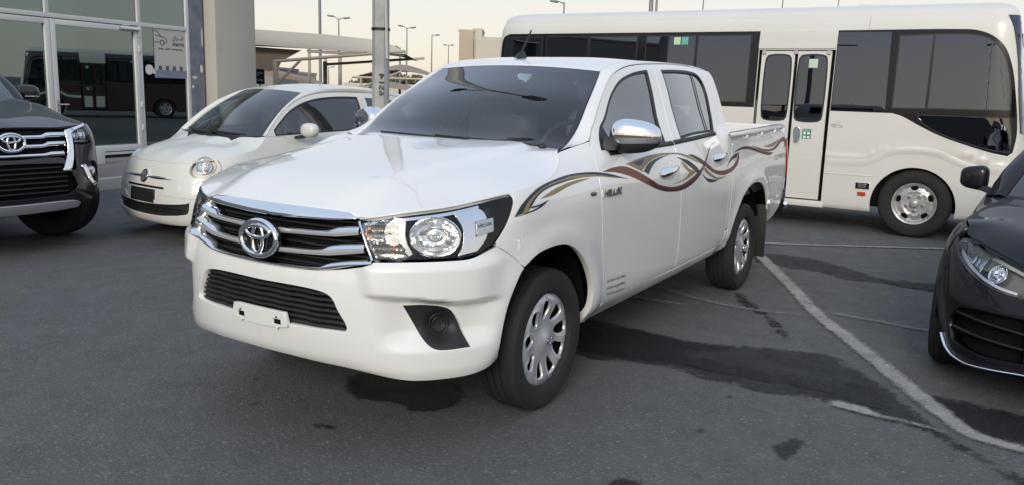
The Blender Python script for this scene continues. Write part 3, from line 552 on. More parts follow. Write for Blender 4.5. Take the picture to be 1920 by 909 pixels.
# ---------------------------------------------------------------- steel pole behind the pickup
GALV = pmat('galvanised_steel', (.40, .40, .39), .5, .25, bumpy=(50, .2, .003), var=(5, .9, (.27, .28, .29)))
pp = at(714, 100, 8.2); pole = thing('steel_pole', 'grey galvanised pole with a cable conduit, rising between the hatchback and the pickup', 'pole', (pp[0], pp[1], 0))
lathe('shaft', [(.088, 0), (.086, 1.9), (.083, 3.2), (.07, 5.2), (.0, 5.2)], GALV, pole, 12, 'z', 20); lathe('base_plate', [(.22, 0), (.22, .02), (.10, .025), (.095, .12)], GALV, pole, 12, 'z')
for sg_ in (1, -1):
    ax_ = np.array([-.47, -.88, 0])*sg_; tube('arm', [(0, 0, 5.0), tuple(ax_*.25 + (0, 0, 5.5)), tuple(ax_*.9 + (0, 0, 5.72)), tuple(ax_*1.5 + (0, 0, 5.70))], .045, GALV, pole, seg=8); hd_ = superell('lamp_head', (0, 0, 0), (.38, .17, .07), .5, .6, GALV, pole, nu=16, nv=6); hd_.location = tuple(ax_*1.75 + (0, 0, 5.68)); hd_.rotation_euler.z = math.atan2(.88, .47)
lathe('strap', [(.0905, 2.02), (.0925, 2.022), (.0925, 2.045), (.0905, 2.047)], PLAST, pole, 24, 'z')
_d = np.array([-.84, -.54, 0]); _rr = np.array([-.53, .848, 0]); cpos = -_d*.06 + _rr*.06
tube('conduit', [(cpos[0] + _rr[0]*.01, cpos[1] + _rr[1]*.01, 1.75), (cpos[0], cpos[1], 2.1), (cpos[0] - _rr[0]*.04, cpos[1] - _rr[1]*.04, 3.6)], .016, pmat('pale_conduit', (.42, .41, .39), .6), pole, seg=8)
pm = lambda a, b, off=0.: np.stack([_rr[0]*np.asarray(a) - _d[0]*(.0875 + off), _rr[1]*np.asarray(a) - _d[1]*(.0875 + off), 1.50 + np.asarray(b)], -1)
for s_, b_ in (('14', .06), ('65', -.06)): lettering('stencil_number', s_, (lambda a, b, off=0., b_=b_: pm(np.asarray(b)*1.0 + .02, b_ + np.asarray(a), off)), MATS['black_print'], pole, w=.10, h=.05, bold=.02, lift=.004, ref=(_d[0]*9, _d[1]*9, 1.5))
# ---------------------------------------------------------------- shade canopies
FABL = pmat('pale_shade_fabric', (.52, .49, .43), .8, var=(1.0, .5, (.45, .42, .37))); FABB = pmat('brown_shade_fabric', (.27, .215, .165), .85, var=(1.5, .5, (.22, .175, .135))); STEEL = pmat('cream_steel', (.40, .35, .27), .5, var=(2, .5, (.32, .29, .24)))
def beam(nm, a, b, r, mat, par): return MB().cyl(a, b, r, 8).build(nm, mat, par)
VT = np.array([-.53, .848, 0]); VD = np.array([-.837, -.516, 0]); VD /= np.linalg.norm(VD); VT /= np.linalg.norm(VT)
c0 = at(517, 160, 24); c0[2] = 0; cn = thing('shade_canopy', 'pale fabric car shade with deep valance on a cream post, behind the hatchback roof', 'canopy', tuple(c0))
lc = lambda a, dpt, z: tuple(VT*a + VD*dpt + np.array([0, 0, z]))
beam('post', lc(0, 0, 0), lc(0, 0, 2.10), .075, STEEL, cn); beam('arm', lc(-.05, 0, 2.12), lc(3.75, 0, 2.52), .045, STEEL, cn); beam('brace', lc(.02, 0, 1.45), lc(.72, 0, 2.17), .04, STEEL, cn)
beam('post', lc(.3, 5, 0), lc(.3, 5, 2.3), .075, STEEL, cn); beam('arm', lc(.3, 5, 2.2), lc(3.75, 5, 2.52), .045, STEEL, cn)
ta = np.linspace(-3.6, 3.75, 24); zt = np.interp(ta, [-3.6, -.55, 1.5, 2.8, 3.4, 3.75], [3.05, 3.0, 2.92, 2.82, 2.68, 2.50]); zb = np.interp(ta, [-3.6, -.55, 1.2, 3.0, 3.75], [2.60, 2.57, 2.50, 2.44, 2.44])
grid('valance', [[lc(a, -.02, z) for a, z in zip(ta, zb)], [lc(a, -.02, z) for a, z in zip(ta, zt)], [lc(a, .05, z) for a, z in zip(ta, zt)], [lc(a, .05, z) for a, z in zip(ta, zb)]], FABL, cn)
grid('membrane', [[lc(a, d_, z - .06 - .03*d_) for a, z in zip(ta, zt)] for d_ in np.linspace(.05, 6, 12)], FABB, cn)
MB().hull([lc(a, .35, z) for a, z in ((-3.6, 2.66), (.66, 2.47), (.07, 2.14), (-.07, 1.85), (-3.6, 1.80))], [lc(a, .40, z) for a, z in ((-3.6, 2.66), (.66, 2.47), (.07, 2.14), (-.07, 1.85), (-3.6, 1.80))]).build('side_fabric', FABB, cn)
beam('valance_tube', lc(.9, .1, 2.44), lc(2.6, .1, 2.40), .04, pmat('white_tube', (.6, .58, .54), .5), cn); beam('valance_tube', lc(2.8, .1, 2.42), lc(3.7, .1, 2.42), .03, MATS['white_tube'], cn)
def tent(u, v_, d, w, h, zf, mat, label, grp, posts=True, fascia=True):
    b = at(u, v_, d); b[2] = 0; t = thing('shade_tent', label, 'canopy', tuple(b), 0, grp)
    P = lambda a, dd, z: tuple(VT*a + VD*dd + np.array([0, 0, z]))
    a = np.linspace(-w, w, 15); rows = []
    for dd in np.linspace(0, w*1.6, 7): rows.append([P(x, dd, zf + h*(1 - abs(x/w)**1.5)*(.55 + .45*math.sin(math.pi*dd/(w*1.6)))) for x in a])
    grid('membrane', rows, mat, t)
    if fascia: beam('edge_beam', P(-w, 0, zf), P(w, 0, zf), .06, STEEL, t)
    if posts:
        for x in (-w*.8, w*.8): beam('post', P(x, 0, 0), P(x, 0, zf), .06, STEEL, t)
        beam('stay', P(-w*.8, 0, zf*.75), P(w*.1, 0, zf + h*.5), .045, STEEL, t)
    return t
tent(745, 160, 42, 2.3, .75, 1.95, FABB, 'brown shade tent with a cream edge beam, half hidden left of the steel pole', None)
tent(1000, 160, 40, 2.9, 1.0, 2.05, FABB, 'brown arched shade tent, seen just right of the steel pole', None)
tent(715, 165, 55, 3.6, .9, 1.0, FABB, 'low rust brown shade tent far behind the hatchback roof', None, False, False)
tent(955, 165, 52, 2.6, .8, 1.1, FABB, 'low rust brown shade tent peeping over the pickup windscreen edge', None, False, False)
b1 = at(592, 140, 33); b1[2] = 0; c1 = thing('shade_tent', 'brown sloping shade fabric on thin posts, under the pale canopy', 'canopy', tuple(b1)); P1 = lambda a, dd, z: tuple(VT*a + VD*dd + np.array([0, 0, z]))
MB().hull([P1(-2.3, 0, 2.1), P1(-.6, 0, 1.75), P1(.3, 0, 1.45), P1(-.6, 0, 1.62), P1(-2.3, 0, 1.85)], [P1(-2.3, 2, 2.1), P1(-.6, 2, 1.75), P1(.3, 2, 1.45), P1(-.6, 2, 1.62), P1(-2.3, 2, 1.85)]).build('membrane', FABB, c1); beam('post', P1(-1.7, .5, 0), P1(-1.7, .5, 1.9), .06, STEEL, c1)
for a_, h_ in ((0, 2.85), (.62, 2.6), (1.2, 2.75)): beam('post', P1(a_, -1, 0), P1(a_, -1, h_), .055, STEEL, c1)
# ---------------------------------------------------------------- street lamps
LAMPM = pmat('lamp_steel', (.20, .20, .21), .5, .4)
def lamp(nm, u, v_, d, heads, label, h=None, r=.09, two=False):
    t = at(u, v_, d); hh = h or t[2]; o = thing(nm, label, 'street lamp', (t[0], t[1], 0)); s = lathe('mast', [(r*1.3, 0), (r, hh*.3), (r*.6, hh), (0, hh)], LAMPM, o, 8, 'z')
    for sg, ln, dz in heads:
        tp = VT*ln*sg; tube('arm', [(0, 0, hh - .1), tuple(tp*.4 + (0, 0, hh + dz*.8)), tuple(tp*.7 + (0, 0, hh + dz))], r*.45, LAMPM, o, seg=6)
        hd = superell('lamp_head', (0, 0, 0), (ln*.36, .16, .09), .6, .8, LAMPM, o, nu=14, nv=6); hd.location = tuple(tp*.82 + np.array([0, 0, hh + dz])); hd.rotation_euler = (0, -sg*.12, math.atan2(VT[1], VT[0]))
    return o
lamp('street_lamp', 635, 36, 80, ((1, .95, .1), (-1, .95, .25)), 'twin headed street lamp left of the steel pole')
lamp('street_lamp', 763, 53, 90, ((1, .85, .05), (-1, .85, .2)), 'twin headed street lamp right of the steel pole')
lamp('street_lamp', 810, 66, 100, ((1, .8, .0),), 'street lamp with one arm pointing right, above the far tents')
lamp('street_lamp', 841, 85, 120, ((1, .65, .0), (-1, .65, .0)), 'small far twin armed street lamp next to the pale tower block')
lamp('street_lamp', 750, 90, 60, ((-1, .35, .05),), 'short street lamp behind the tip of the pale canopy')
lamp('street_lamp', 1058, 5, 60, ((-1, .9, .05),), 'street lamp with one curved arm rising above the minibus roof')
lamp('street_lamp', 616, 126, 130, ((1, .8, .0),), 'tiny far street lamp under the pale canopy')
lamp('street_lamp', 742, 131, 120, ((1, .6, .0), (-1, .6, .0)), 'tiny far twin armed street lamp left of the steel pole')
def mast(u, d, r, label, h=11., g=None): t = at(u, 60, d); o = lathe('mast', [(r*1.2, 0), (r, h*.5), (r*.8, h), (0, h)], LAMPM, None, 8, 'z'); o.location = (t[0], t[1], 0); return tag(o, label, 'mast', g)
mast(600, 45, .075, 'tall thin mast crossing the pale canopy, running out of the picture top', 12)
mast(1218, 40, .11, 'thicker pale mast above the middle of the minibus roof', 11); mast(1228, 40, .06, 'thin mast right beside the thicker pale one above the minibus', 11)
mast(1315, 45, .035, 'thin mast above the minibus roof left of its door', 11, None); mast(1463, 45, .035, 'thin mast above the minibus door', 9.0); mast(1567, 45, .03, 'hair thin mast above the front part of the minibus roof', 8.2)
# ---------------------------------------------------------------- far buildings and trees
SANDM = pmat('sand_render', (.42, .36, .28), .85, var=(.3, .4, (.38, .33, .26))); SANDL = pmat('pale_render', (.50, .46, .39), .85, var=(.3, .4, (.45, .41, .35)))
def block(nm, u0, u1, vtop, d, depth, mat, label, wins=0):
    a, b = at(u0, vtop, d), at(u1, vtop, d); w = np.linalg.norm((b - a)[:2]); o = thing(nm, label, 'building', (a[0], a[1], 0), math.atan2((b-a)[1], (b-a)[0]))
    wl = MB().box((0, -depth, 0), (w, 0, a[2])).build('wall', mat, o); rf_ = MB().box((-.08, -depth - .08, a[2]), (w + .08, .08, a[2] + .18)).build('parapet', mat, o)
    for k in range(wins): MB().box((w*.12, .003, a[2] - 1.2 - 1.3*k - .5), (w*.88, .05, a[2] - 1.15 - 1.3*k)).build('ledge', SANDL, wl)
    return o
block('tower_block', 861, 888, 59, 80, -6, SANDM, 'sand coloured tower block rising behind the pickup roof left of the minibus', 3)
block('tower_block', 888, 904, 57, 80.3, -6, SANDL, 'pale narrow block joined to the right of the sand tower', 0)
block('low_building', 893, 960, 73, 78, -8, SANDL, 'low pale building between the tower blocks and the minibus tail')
block('low_building', 515, 552, 137, 70, -8, SANDL, 'low grey building below the pale canopy beside the column')
block('low_building', 425, 520, 128, 60, -6, WALLM, 'grey shed behind the shop pillar')
block('low_building', 645, 800, 158, 110, -8, SANDL, 'long low pale building on the horizon behind the tents')
block('low_building', 890, 1100, 158, 120, -8, SANDL, 'long low pale building on the horizon behind the minibus')
sg = at(483, 141, 20); so = thing('shop_sign', 'small black sign with white writing at the foot of the shop pillar', 'sign', tuple(sg), math.atan2(VT[1], VT[0])); MB().box((-.05, 0, -.22), (.16, .05, .14)).build('board', GLOSSB, so); MB().cyl((.05, .02, -1.7), (.05, .02, -.22), .025).build('leg', STEEL, so)
lettering('sign_lettering', 'ﺝﺎﺣ', lambda a, b, off=0.: np.stack([.06 + np.asarray(a), 0*np.asarray(a) - .002 - off, .04 + np.asarray(b)], -1), PW, so, w=.12, h=.09, lift=.003, ref=(0, 9, 0)); lettering('sign_lettering', 'CARS', lambda a, b, off=0.: np.stack([.06 + np.asarray(a), 0*np.asarray(a) - .002 - off, -.12 + np.asarray(b)], -1), PW, so, w=.14, h=.05, lift=.003, ref=(0, 9, 0))
LEAF = pmat('foliage', (.085, .095, .05), .8, var=(3, .8, (.08, .09, .045))); BARK = pmat('bark', (.12, .09, .06), .9)
def tree(u, v_, d, w, h, label):
    b = at(u, v_, d); o = thing('tree', label, 'tree', (b[0], b[1], 0)); lathe('trunk', [(.18, 0), (.12, h*.45), (.05, h*.8), (0, h*.8)], BARK, o, 8, 'z'); V = []; F = []
    for k in range(700):
        p = RNG.normal(size=3); p /= np.linalg.norm(p); r = .55 + .5*RNG.random()**.6; c = np.array([p[0]*w*r, p[1]*w*r, h*.72 + p[2]*h*.30*r]) + RNG.normal(size=3)*.12; e = RNG.normal(size=(3, 3))*.22; n0 = len(V); V += [c + e[0], c + e[1], c + e[2]]; F.append((n0, n0+1, n0+2))
    mk('crown', V, F, LEAF, o); return o
tree(740, 152, 150, 2.6, 4.0, 'dark bushy tree on the horizon just left of the steel pole'); tree(686, 152, 130, .8, 3.2, 'small dark tree on the horizon over the hatchback roof'); tree(778, 153, 150, 2.2, 3.6, 'bushy tree on the horizon right of the steel pole, under the arched tent'); tree(672, 155, 130, 1.4, 2.2, 'low bush on the horizon over the hatchback roof')
# ---------------------------------------------------------------- the lot behind the camera (seen only as reflections in glass and paint)
def carport(x, y, rz, n, label):
    o = thing('carport', label, 'canopy', (x, y, 0), rz)
    for i in range(n + 1): beam('post', (i*5.2, 0, 0), (i*5.2, 0, 2.9), .08, STEEL, o); beam('arm', (i*5.2, 0, 2.9), (i*5.2, 4.6, 2.6), .06, STEEL, o)
    for i in range(n): grid('membrane', [[(i*5.2 + a, d_, 2.75 + .5*math.sin(math.pi*a/5.2)*math.sin(math.pi*(d_+.5)/6) - .03*d_) for a in np.linspace(0, 5.2, 9)] for d_ in np.linspace(-.6, 5, 7)], FABB, o)
    MB().box((0, 4.3, 0), (n*5.2, 4.5, 1.5)).build('back_wall', WALLM, o); return o
carport(27, -24, math.radians(-90+180), 10, 'long brown car shade row behind the viewer, facing the minibus side')
carport(-24, 34, math.radians(0), 8, 'brown car shade row behind the viewer, facing the shop front')
for x_, y_, l_ in ((13, 3.0, 'twin headed lamp post behind the viewer, nearer the pickup'), (13.5, -4.2, 'twin headed lamp post behind the viewer, near the long car shade'), (11, 9, 'twin headed lamp post behind the viewer, on the saloon side')):
    o = thing('street_lamp', l_, 'street lamp', (x_, y_, 0)); lathe('mast', [(.10, 0), (.07, 5.5), (0, 5.5)], LAMPM, o, 8, 'z')
    for sg_ in (1, -1): tube('arm', [(0, 0, 5.4), (0, sg_*.5, 5.75), (0, sg_*.9, 5.7)], .04, LAMPM, o, seg=6); superell('lamp_head', (0, sg_*1.1, 5.68), (.15, .38, .09), .6, .8, LAMPM, o, nu=14, nv=6)
# ---------------------------------------------------------------- wheels
def wheel(parent, loc, R, rim, W, style, side=1, steer=0.):
    """barrel > tyre, wheel_cover or rim_face; outer face points to +y for side = 1"""
    b = lathe('wheel', [(rim*.97, -W*.4), (rim*.93, -W*.1), (rim*.90, W*.02), (rim*.45, W*.0), (.03, W*.0), (.0, W*.0)], DARK, parent, 32)
    h = W/2
    prof = [(rim*.95, -h*.8), (rim*1.02, -h*.9), (R*.80, -h*1.02), (R*.93, -h*.97), (R*.985, -h*.80), (R, -h*.55), (R, -h*.42), (R*.975, -h*.41), (R*.975, -h*.34), (R, -h*.33), (R, -h*.05), (R*.975, -h*.04), (R*.975, h*.04), (R, h*.05), (R, h*.33), (R*.975, h*.34), (R*.975, h*.41), (R, h*.42), (R, h*.55), (R*.985, h*.80), (R*.93, h*.96), (R*.925, h*.985), (R*.90, h*.99), (R*.895, h*1.01), (R*.80, h*1.03), (lerp(rim, R, .22), h*1.0), (rim*1.035, h*.92), (rim*1.03, h*.88), (rim*1.0, h*.80), (rim*.95, h*.6)]
    lathe('tyre', prof, RUBBER, b, 72)
    if style == 'cover9':
        dish = lambda x, z: h*.93 - .9*np.maximum(np.hypot(x, z) - rim*.80, 0)**1.2 - .022*bump(np.hypot(x, z), rim*.42, rim*.28) - .004 + .010*bump(np.hypot(x, z), 0, rim*.17)
        f = lambda x, z, off=0.: np.stack([x, dish(x, z) + off, z], -1)
        out = np.array([(rim*1.0*math.cos(t), rim*1.0*math.sin(t)) for t in np.linspace(0, 2*math.pi, 73)[:-1]]); holes = []
        for k in range(9):
            a = 2*math.pi*(k + .25)/9; c, s_ = math.cos(a), math.sin(a)
            pts = [(.42, .0), (.50, .115), (.66, .19), (.80, .17), (.86, .02), (.80, -.12), (.64, -.10), (.49, -.07)]
            holes.append(outline([(rim*(p*c - q*s_), rim*(p*s_ + q*c)) for p, q in pts], rim*.07))
        cv = panel('wheel_cover', f, out, SILVER, b, holes, rim*.085, .014, .003, ref=(0, -9, 0))
        for k in range(9):                     # raised fin beside each opening
            a = 2*math.pi*(k + .25)/9; c, s_ = math.cos(a), math.sin(a); rot = lambda p, q: (rim*(p*c - q*s_), rim*(p*s_ + q*c))
            A = np.array([rot(.40, .02), rot(.50, .115), rot(.66, .195), rot(.82, .17), rot(.90, .05)]); B = np.array([rot(.38, .05), rot(.49, .165), rot(.67, .255), rot(.86, .22), rot(.95, .06)])
            ribbon('fin', lambda x, z, off: f(x, z, off + .0045), A, B, FINM, cv, .0, 10)
        g = lambda x, z, off=0.: np.stack([x, np.full_like(x, h*.93 + .012 + off), z], -1)
        for (ra, rb) in ((.10, .07), (.045, .067), (.095, .03)):
            pass
        emb = tube('emblem', [(rim*.105*math.cos(t), h*.93 + .008, rim*.08*math.sin(t)) for t in np.linspace(0, 2*math.pi, 25)[:-1]], .0026, SATIN, b, True, 6)
        e2 = MB()
        tube('emblem', [(rim*.045*math.cos(t), h*.93 + .008, rim*.078*math.sin(t)) for t in np.linspace(0, 2*math.pi, 21)[:-1]], .0022, SATIN, b, True, 6)
        tube('emblem', [(rim*.095*math.cos(t), h*.93 + .008, rim*.03*math.sin(t) + rim*.045) for t in np.linspace(0, 2*math.pi, 21)[:-1]], .0022, SATIN, b, True, 6)
    elif style == 'truck':                     # steel truck rim with hand holes and hub
        dish = lambda x, z: np.interp(np.hypot(x, z)/rim, [0, .50, .56, .68, .80, .90, 1.0], [h*.30, h*.32, h*.42, h*.25, h*.20, h*.62, h*.70])
        f = lambda x, z, off=0.: np.stack([x, dish(x, z) + off, z], -1)
        out = np.array([(rim*1.02*math.cos(t), rim*1.02*math.sin(t)) for t in np.linspace(0, 2*math.pi, 61)[:-1]]); holes = []
        for k in range(5):
            a = 2*math.pi*(k+.28)/5; c, s_ = math.cos(a), math.sin(a)
            holes.append(outline([(rim*(p*c - q*s_), rim*(p*s_ + q*c)) for p, q in [(.60, 0), (.66, .15), (.72, .19), (.79, .14), (.81, 0), (.79, -.14), (.72, -.19), (.66, -.15)]], .02))
        panel('rim_face', f, out, ALLOY, b, holes, .022, .02, .003, ref=(0, -9, 0))
        lathe('hub', [(rim*.20, h*.25), (rim*.20, h*.55), (rim*.15, h*.72), (rim*.06, h*.78), (0, h*.78)], ALLOY, b, 20)
        for k in range(5):
            a = 2*math.pi*(k+.78)/5; x, z = rim*.36*math.cos(a), rim*.36*math.sin(a)
            MB().cyl((x, h*.28, z), (x, h*.46, z), rim*.095, 6, rim*.085).build('wheel_nut', SATIN, b)
            MB().cyl((rim*.27*math.cos(a+.63), h*.26, rim*.27*math.sin(a+.63)), (rim*.27*math.cos(a+.63), h*.36, rim*.27*math.sin(a+.63)), rim*.045, 8).build('hub_bolt', ALLOY, b)
    else:                                      # five-spoke alloy
        lathe('rim_lip', [(rim*1.0, h*.86), (rim*.93, h*.86), (rim*.90, h*.6), (rim*.9, h*.2)], ALLOY, b, 40)
        for k in range(5):
            a = 2*math.pi*k/5; c, s_ = math.cos(a), math.sin(a)
            rot = lambda p, q, y: (rim*(p*c - q*s_), y, rim*(p*s_ + q*c))
            MB().hull([rot(.05, -.16, h*.55), rot(.05, .16, h*.55), rot(.95, .14, h*.66), rot(.95, -.14, h*.66)], [rot(.05, -.12, h*.75), rot(.05, .12, h*.75), rot(.95, .10, h*.84), rot(.95, -.10, h*.84)]).build('spoke', ALLOY, b, .004)
        lathe('hub_cap', [(rim*.2, h*.5), (rim*.2, h*.78), (rim*.15, h*.83), (0, h*.83)], ALLOY, b, 24)
    b.location = loc; b.rotation_euler = (0, RNG.random()*.8, 0) if side > 0 else (0, RNG.random()*.8, math.pi)
    if steer: b.rotation_euler = (0, 0, b.rotation_euler.z + steer)
    return b
def oval_emblem(parent, f, R=1., mat=None, back=True):
    """three interlaced ovals; f(a, b, off) maps the badge plane (metres)"""
    mat = mat or CHROME; o = None
    def ov(a, b, cx, cy, r, off, nm='emblem_ring'):
        t = np.linspace(0, 2*math.pi, 41)[:-1]; return tube(nm, f(R*(cx + a*np.cos(t)), R*(cy + b*np.sin(t)), np.full(40, off*R)), r*R, mat, o, True, 8)
    if back:
        t = np.linspace(0, 2*math.pi, 41)[:-1]; o = panel('emblem', f, np.stack([R*.108*np.cos(t), R*.074*np.sin(t)], 1), GLOSSB, parent, (), .03*R, .02*R, ref=(-9, 0, .7))
    else: o = parent
    ov(.103, .069, 0, 0, .0125, .004); ov(.030, .056, 0, -.002, .0085, .008); ov(.068, .024, 0, .027, .0085, .009)
    return o
# ---------------------------------------------------------------- white pickup
def build_pickup():
    T = thing('pickup_truck', 'white double cab pickup with brown and gold swirl stripes and chrome mirrors', 'pickup truck')
    side = lambda u, z, off=0.: hil.map(u, z, off)
    front = lambda q, z, off=0.: hil.mapq(q, z, off)
    uq = lambda q: hil.uc - q
    G = .0045
    # --- outlines on the flank (u, z)
    fd_front = [(-.505, .405), (-.497, .46), (-.455, .62), (-.415, .80), (-.39, .97), (-.40, 1.09), (-.45, 1.18), (-.506, 1.244), (-.55, 1.283), (-.629, 1.334), (-.781, 1.436), (-.972, 1.558), (-1.106, 1.607), (-1.255, 1.636), (-1.446, 1.655), (-1.625, 1.665)]
    bpil = [(-1.625, 1.665), (-1.60, 1.57), (-1.57, 1.43), (-1.51, 1.28), (-1.468, 1.18), (-1.47, 1.04), (-1.50, .77), (-1.525, .60), (-1.535, .425)]
    fd = fd_front[:1] and [(-.515, .405, 1)] + fd_front[1:-1] + [(-1.625, 1.665, 1)] + bpil[1:-1] + [(-1.535, .425, 1)]
    rdr = [(-1.952, 1.677), (-2.284, 1.678), (-2.44, 1.669), (-2.535, 1.635), (-2.588, 1.55), (-2.575, 1.43), (-2.505, 1.28), (-2.44, 1.15), (-2.443, .98), (-2.452, .80), (-2.465, .66), (-2.475, .55), (-2.455, .475), (-2.40, .447)]
    rd = [(-1.535, .425, 1)] + bpil[::-1][1:-1] + [(-1.625, 1.665, 1)] + rdr + [(-2.36, .445, 1)]
    fwin = [(-.585, 1.212, 1), (-.622, 1.282), (-.755, 1.353), (-.935, 1.477), (-1.081, 1.55), (-1.261, 1.595), (-1.403, 1.615), (-1.506, 1.624, 1), (-1.493, 1.566), (-1.462, 1.442), (-1.415, 1.333), (-1.375, 1.203, 1), (-.98, 1.188)]
    rwin = [(-1.715, 1.632, 1), (-1.994, 1.643), (-2.261, 1.642), (-2.378, 1.625), (-2.43, 1.572), (-2.428, 1.48), (-2.36, 1.36), (-2.26, 1.243, 1), (-1.85, 1.232), (-1.61, 1.214, 1), (-1.645, 1.33), (-1.69, 1.48)]
    def pan(nm, out, mat=WHITE, holes=(), g=G, step=.04, **k): return panel(nm, side, inset(outline(out, .025), g), mat, T, holes, step, thick=.035, **k)
    fdo = outline(fwin, .025); rdo = outline(rwin, .025)
    doors = []
    for nm, out, win in (('front_door', fd, fdo), ('rear_door', rd, rdo)):
        d = pan(nm, out, holes=[win]); doors.append(d)
        fr = panel('window_seal', side, inset(win, -.001), PLAST, d, [inset(win, .016)], .05, .010, off=-.001)
        panel('window_glass', side, inset(win, .012), GLASS_S, d, (), .06, 0, off=-.010)
    # quarter-light bar and belt moulding
    mbs = [side(np.linspace(-2.26, -2.125, 8) - o_, np.linspace(1.635, 1.236, 8), -.004) for o_ in (0, .022)]
    grid('quarter_bar', mbs, PLAST, doors[1])
    for d, a, b, za, zb in ((doors[0], -.585, -1.462, 1.172, 1.192), (doors[1], -1.482, -2.265, 1.195, 1.229)):
        u = np.linspace(a, b, 10); zc = np.linspace(za, zb, 10)
        grid('belt_moulding', [side(u, zc - .010, .001), side(u, zc - .006, .008), side(u, zc + .012, .007), side(u, zc + .018, -.004)], PLAST, d)
    # handles: chrome pull over a round dish
    for d, uc_, zc_ in ((doors[0], -1.295, 1.045), (doors[1], -2.24, 1.082)):
        t = np.linspace(0, 1, 15); u = uc_ + .148*(1-2*t); zz = zc_ - .012 + .028*t; hgt = .004 + .034*np.sin(np.pi*np.clip(t*1.02, 0, 1))**.6
        hw = np.interp(t, [0, .12, .3, .6, .8, 1], [.014, .026, .026, .017, .016, .010]); P = []
        for k in range(10):
            a = math.pi*k/9; P.append(side(u, zz + hw*math.cos(a), hgt*.35 + hgt*.65*math.sin(a) - (.004 if k in (0, 9) else 0)))
        grid('door_handle', P, CHROME, d)
        dish = outline([(uc_ - .035 + .075*math.cos(a), zc_ + .060*math.sin(a)) for a in np.linspace(0, 2*math.pi, 13)[:-1]], .02)
        f2 = lambda a, b, off=0., U0=uc_ - .035, Z0=zc_: side(a, b, off + .0015 - .016*np.clip(1 - (np.hypot((a-U0)/.075, (b-Z0)/.060))**2, 0, 1))
        panel('handle_dish', f2, dish, WHITE, d, (), .014, 0)
        pad = outline([(uc_ - .02 + .062*math.cos(a), zc_ + .052*math.sin(a)) for a in np.linspace(0, 2*math.pi, 10)[:-1]], .02)
        bpy.data.objects.remove(d.children[-1]) if False else None
    # front wing, rocker, cab corner
    arch_f = [(.455, .40), (.448, .47), (.417, .60), (.345, .725), (.235, .785), (.10, .80), (-.03, .79), (-.15, .74), (-.27, .645), (-.35, .53), (-.375, .43), (-.385, .33)]
    seam_h = [(.365, 1.056), (.222, 1.073), (.057, 1.089), (-.029, 1.107), (-.126, 1.138), (-.18, 1.165), (-.215, 1.190)]
    ftop = [(-.35, 1.212), (-.43, 1.225)]
    lens_tail = [(uq(1.202), 1.032), (uq(1.191), 1.006), (uq(1.139), .926), (uq(1.08), .862)]
    fend = [(uq(1.196), 1.055, 1)] + seam_h[1:-1] + [(-.215, 1.190, 1)] + ftop[:1] + [(-.490, 1.236, 1), (-.45, 1.18), (-.40, 1.09), (-.39, .97), (-.415, .80), (-.455, .62), (-.497, .46), (-.515, .405, 1), (-.55, .375, 1), (-.56, .318, 1), (-.46, .312), (-.385, .322, 1)] + arch_f[::-1][1:-4] + [(.327, .742, 1), (.403, .803), (.481, .849, 1), (uq(1.08), .862)] + lens_tail[::-1][1:]
    fe = pan('front_wing', fend, g=.003, step=.028)
    rock = pan('rocker_panel', [(-.552, .375, 1), (-.535, .403), (-1.535, .421), (-2.38, .443, 1), (-2.46, .468), (-2.485, .54, 1), (-2.52, .54, 1), (-2.55, .40, 1), (-1.5, .355), (-.565, .318, 1)], g=.001, step=.05)
    corner = pan('cab_corner', [(-2.44, 1.672, 1), (-2.535, 1.638), (-2.588, 1.55), (-2.575, 1.43), (-2.505, 1.28), (-2.44, 1.15), (-2.443, .98), (-2.452, .80), (-2.465, .66), (-2.475, .55, 1), (-2.53, .55, 1), (-2.515, .75), (-2.505, 1.0), (-2.49, 1.12), (-2.475, 1.22), (-2.59, 1.304), (-2.655, 1.418), (-2.675, 1.5), (-2.69, 1.60), (-2.685, 1.655, 1)], g=.002, step=.04)
    # rear bed side
    arch_r = [(-2.575, .40), (-2.585, .51), (-2.645, .62), (-2.725, .711), (-2.81, .78), (-2.94, .828), (-3.12, .842), (-3.29, .81), (-3.43, .73), (-3.53, .61), (-3.575, .50), (-3.59, .455)]
    railz = lambda u: 1.206 + .0215*(-u - 2.42)
    bed = [(-2.453, railz(-2.45), 1), (-2.497, 1.13), (-2.512, 1.0), (-2.522, .75), (-2.535, .45, 1)] + [(-2.575, .40, 1)] + arch_r[1:-1] + [(-3.59, .455, 1), (-3.75, .475), (-3.95, .545), (-4.05, .61, 1), (-4.16, .70, 1), (-4.165, .80, 1), (-4.13, .86), (-4.115, 1.0), (-4.12, 1.13), (-4.14, railz(-4.1) - .005, 1)]
    ledge = lambda u, z: sstep(.006, -.006, railz(u) - .052 - z) * sstep(-4.06, -4.02, u)*sstep(-2.46, -2.50, u)
    def bside(u, z, off=0.): return hil.map(u, z, off - .020*ledge(u, z))
    bd = panel('bed_side', bside, inset(outline(bed, .025), .002), WHITE, T, (), .026)
    u = np.linspace(-2.45, -4.13, 30)
    rows = [hil.map(u, railz(u) - .006, -.02), hil.map(u, railz(u) - .004, .004), hil.map(u, railz(u) + .006, .010), hil.map(u, railz(u) + .016, .008), hil.map(u, railz(u) + .021, -.002), hil.map(u, railz(u) + .021, -.045), hil.map(u, railz(u) + .015, -.052), hil.map(u, railz(u) - .05, -.054)]
    rl = autosmooth(grid('bed_rail', rows, WHITE, T), 60)
    hk = []
    for uu in (-2.90, -3.32, -3.74): hk.append(superell('rope_hook', hil.map(uu, railz(uu) - .022, -.016), (.020, .018, .022), .8, .8, WHITE, bd, nu=14, nv=8))
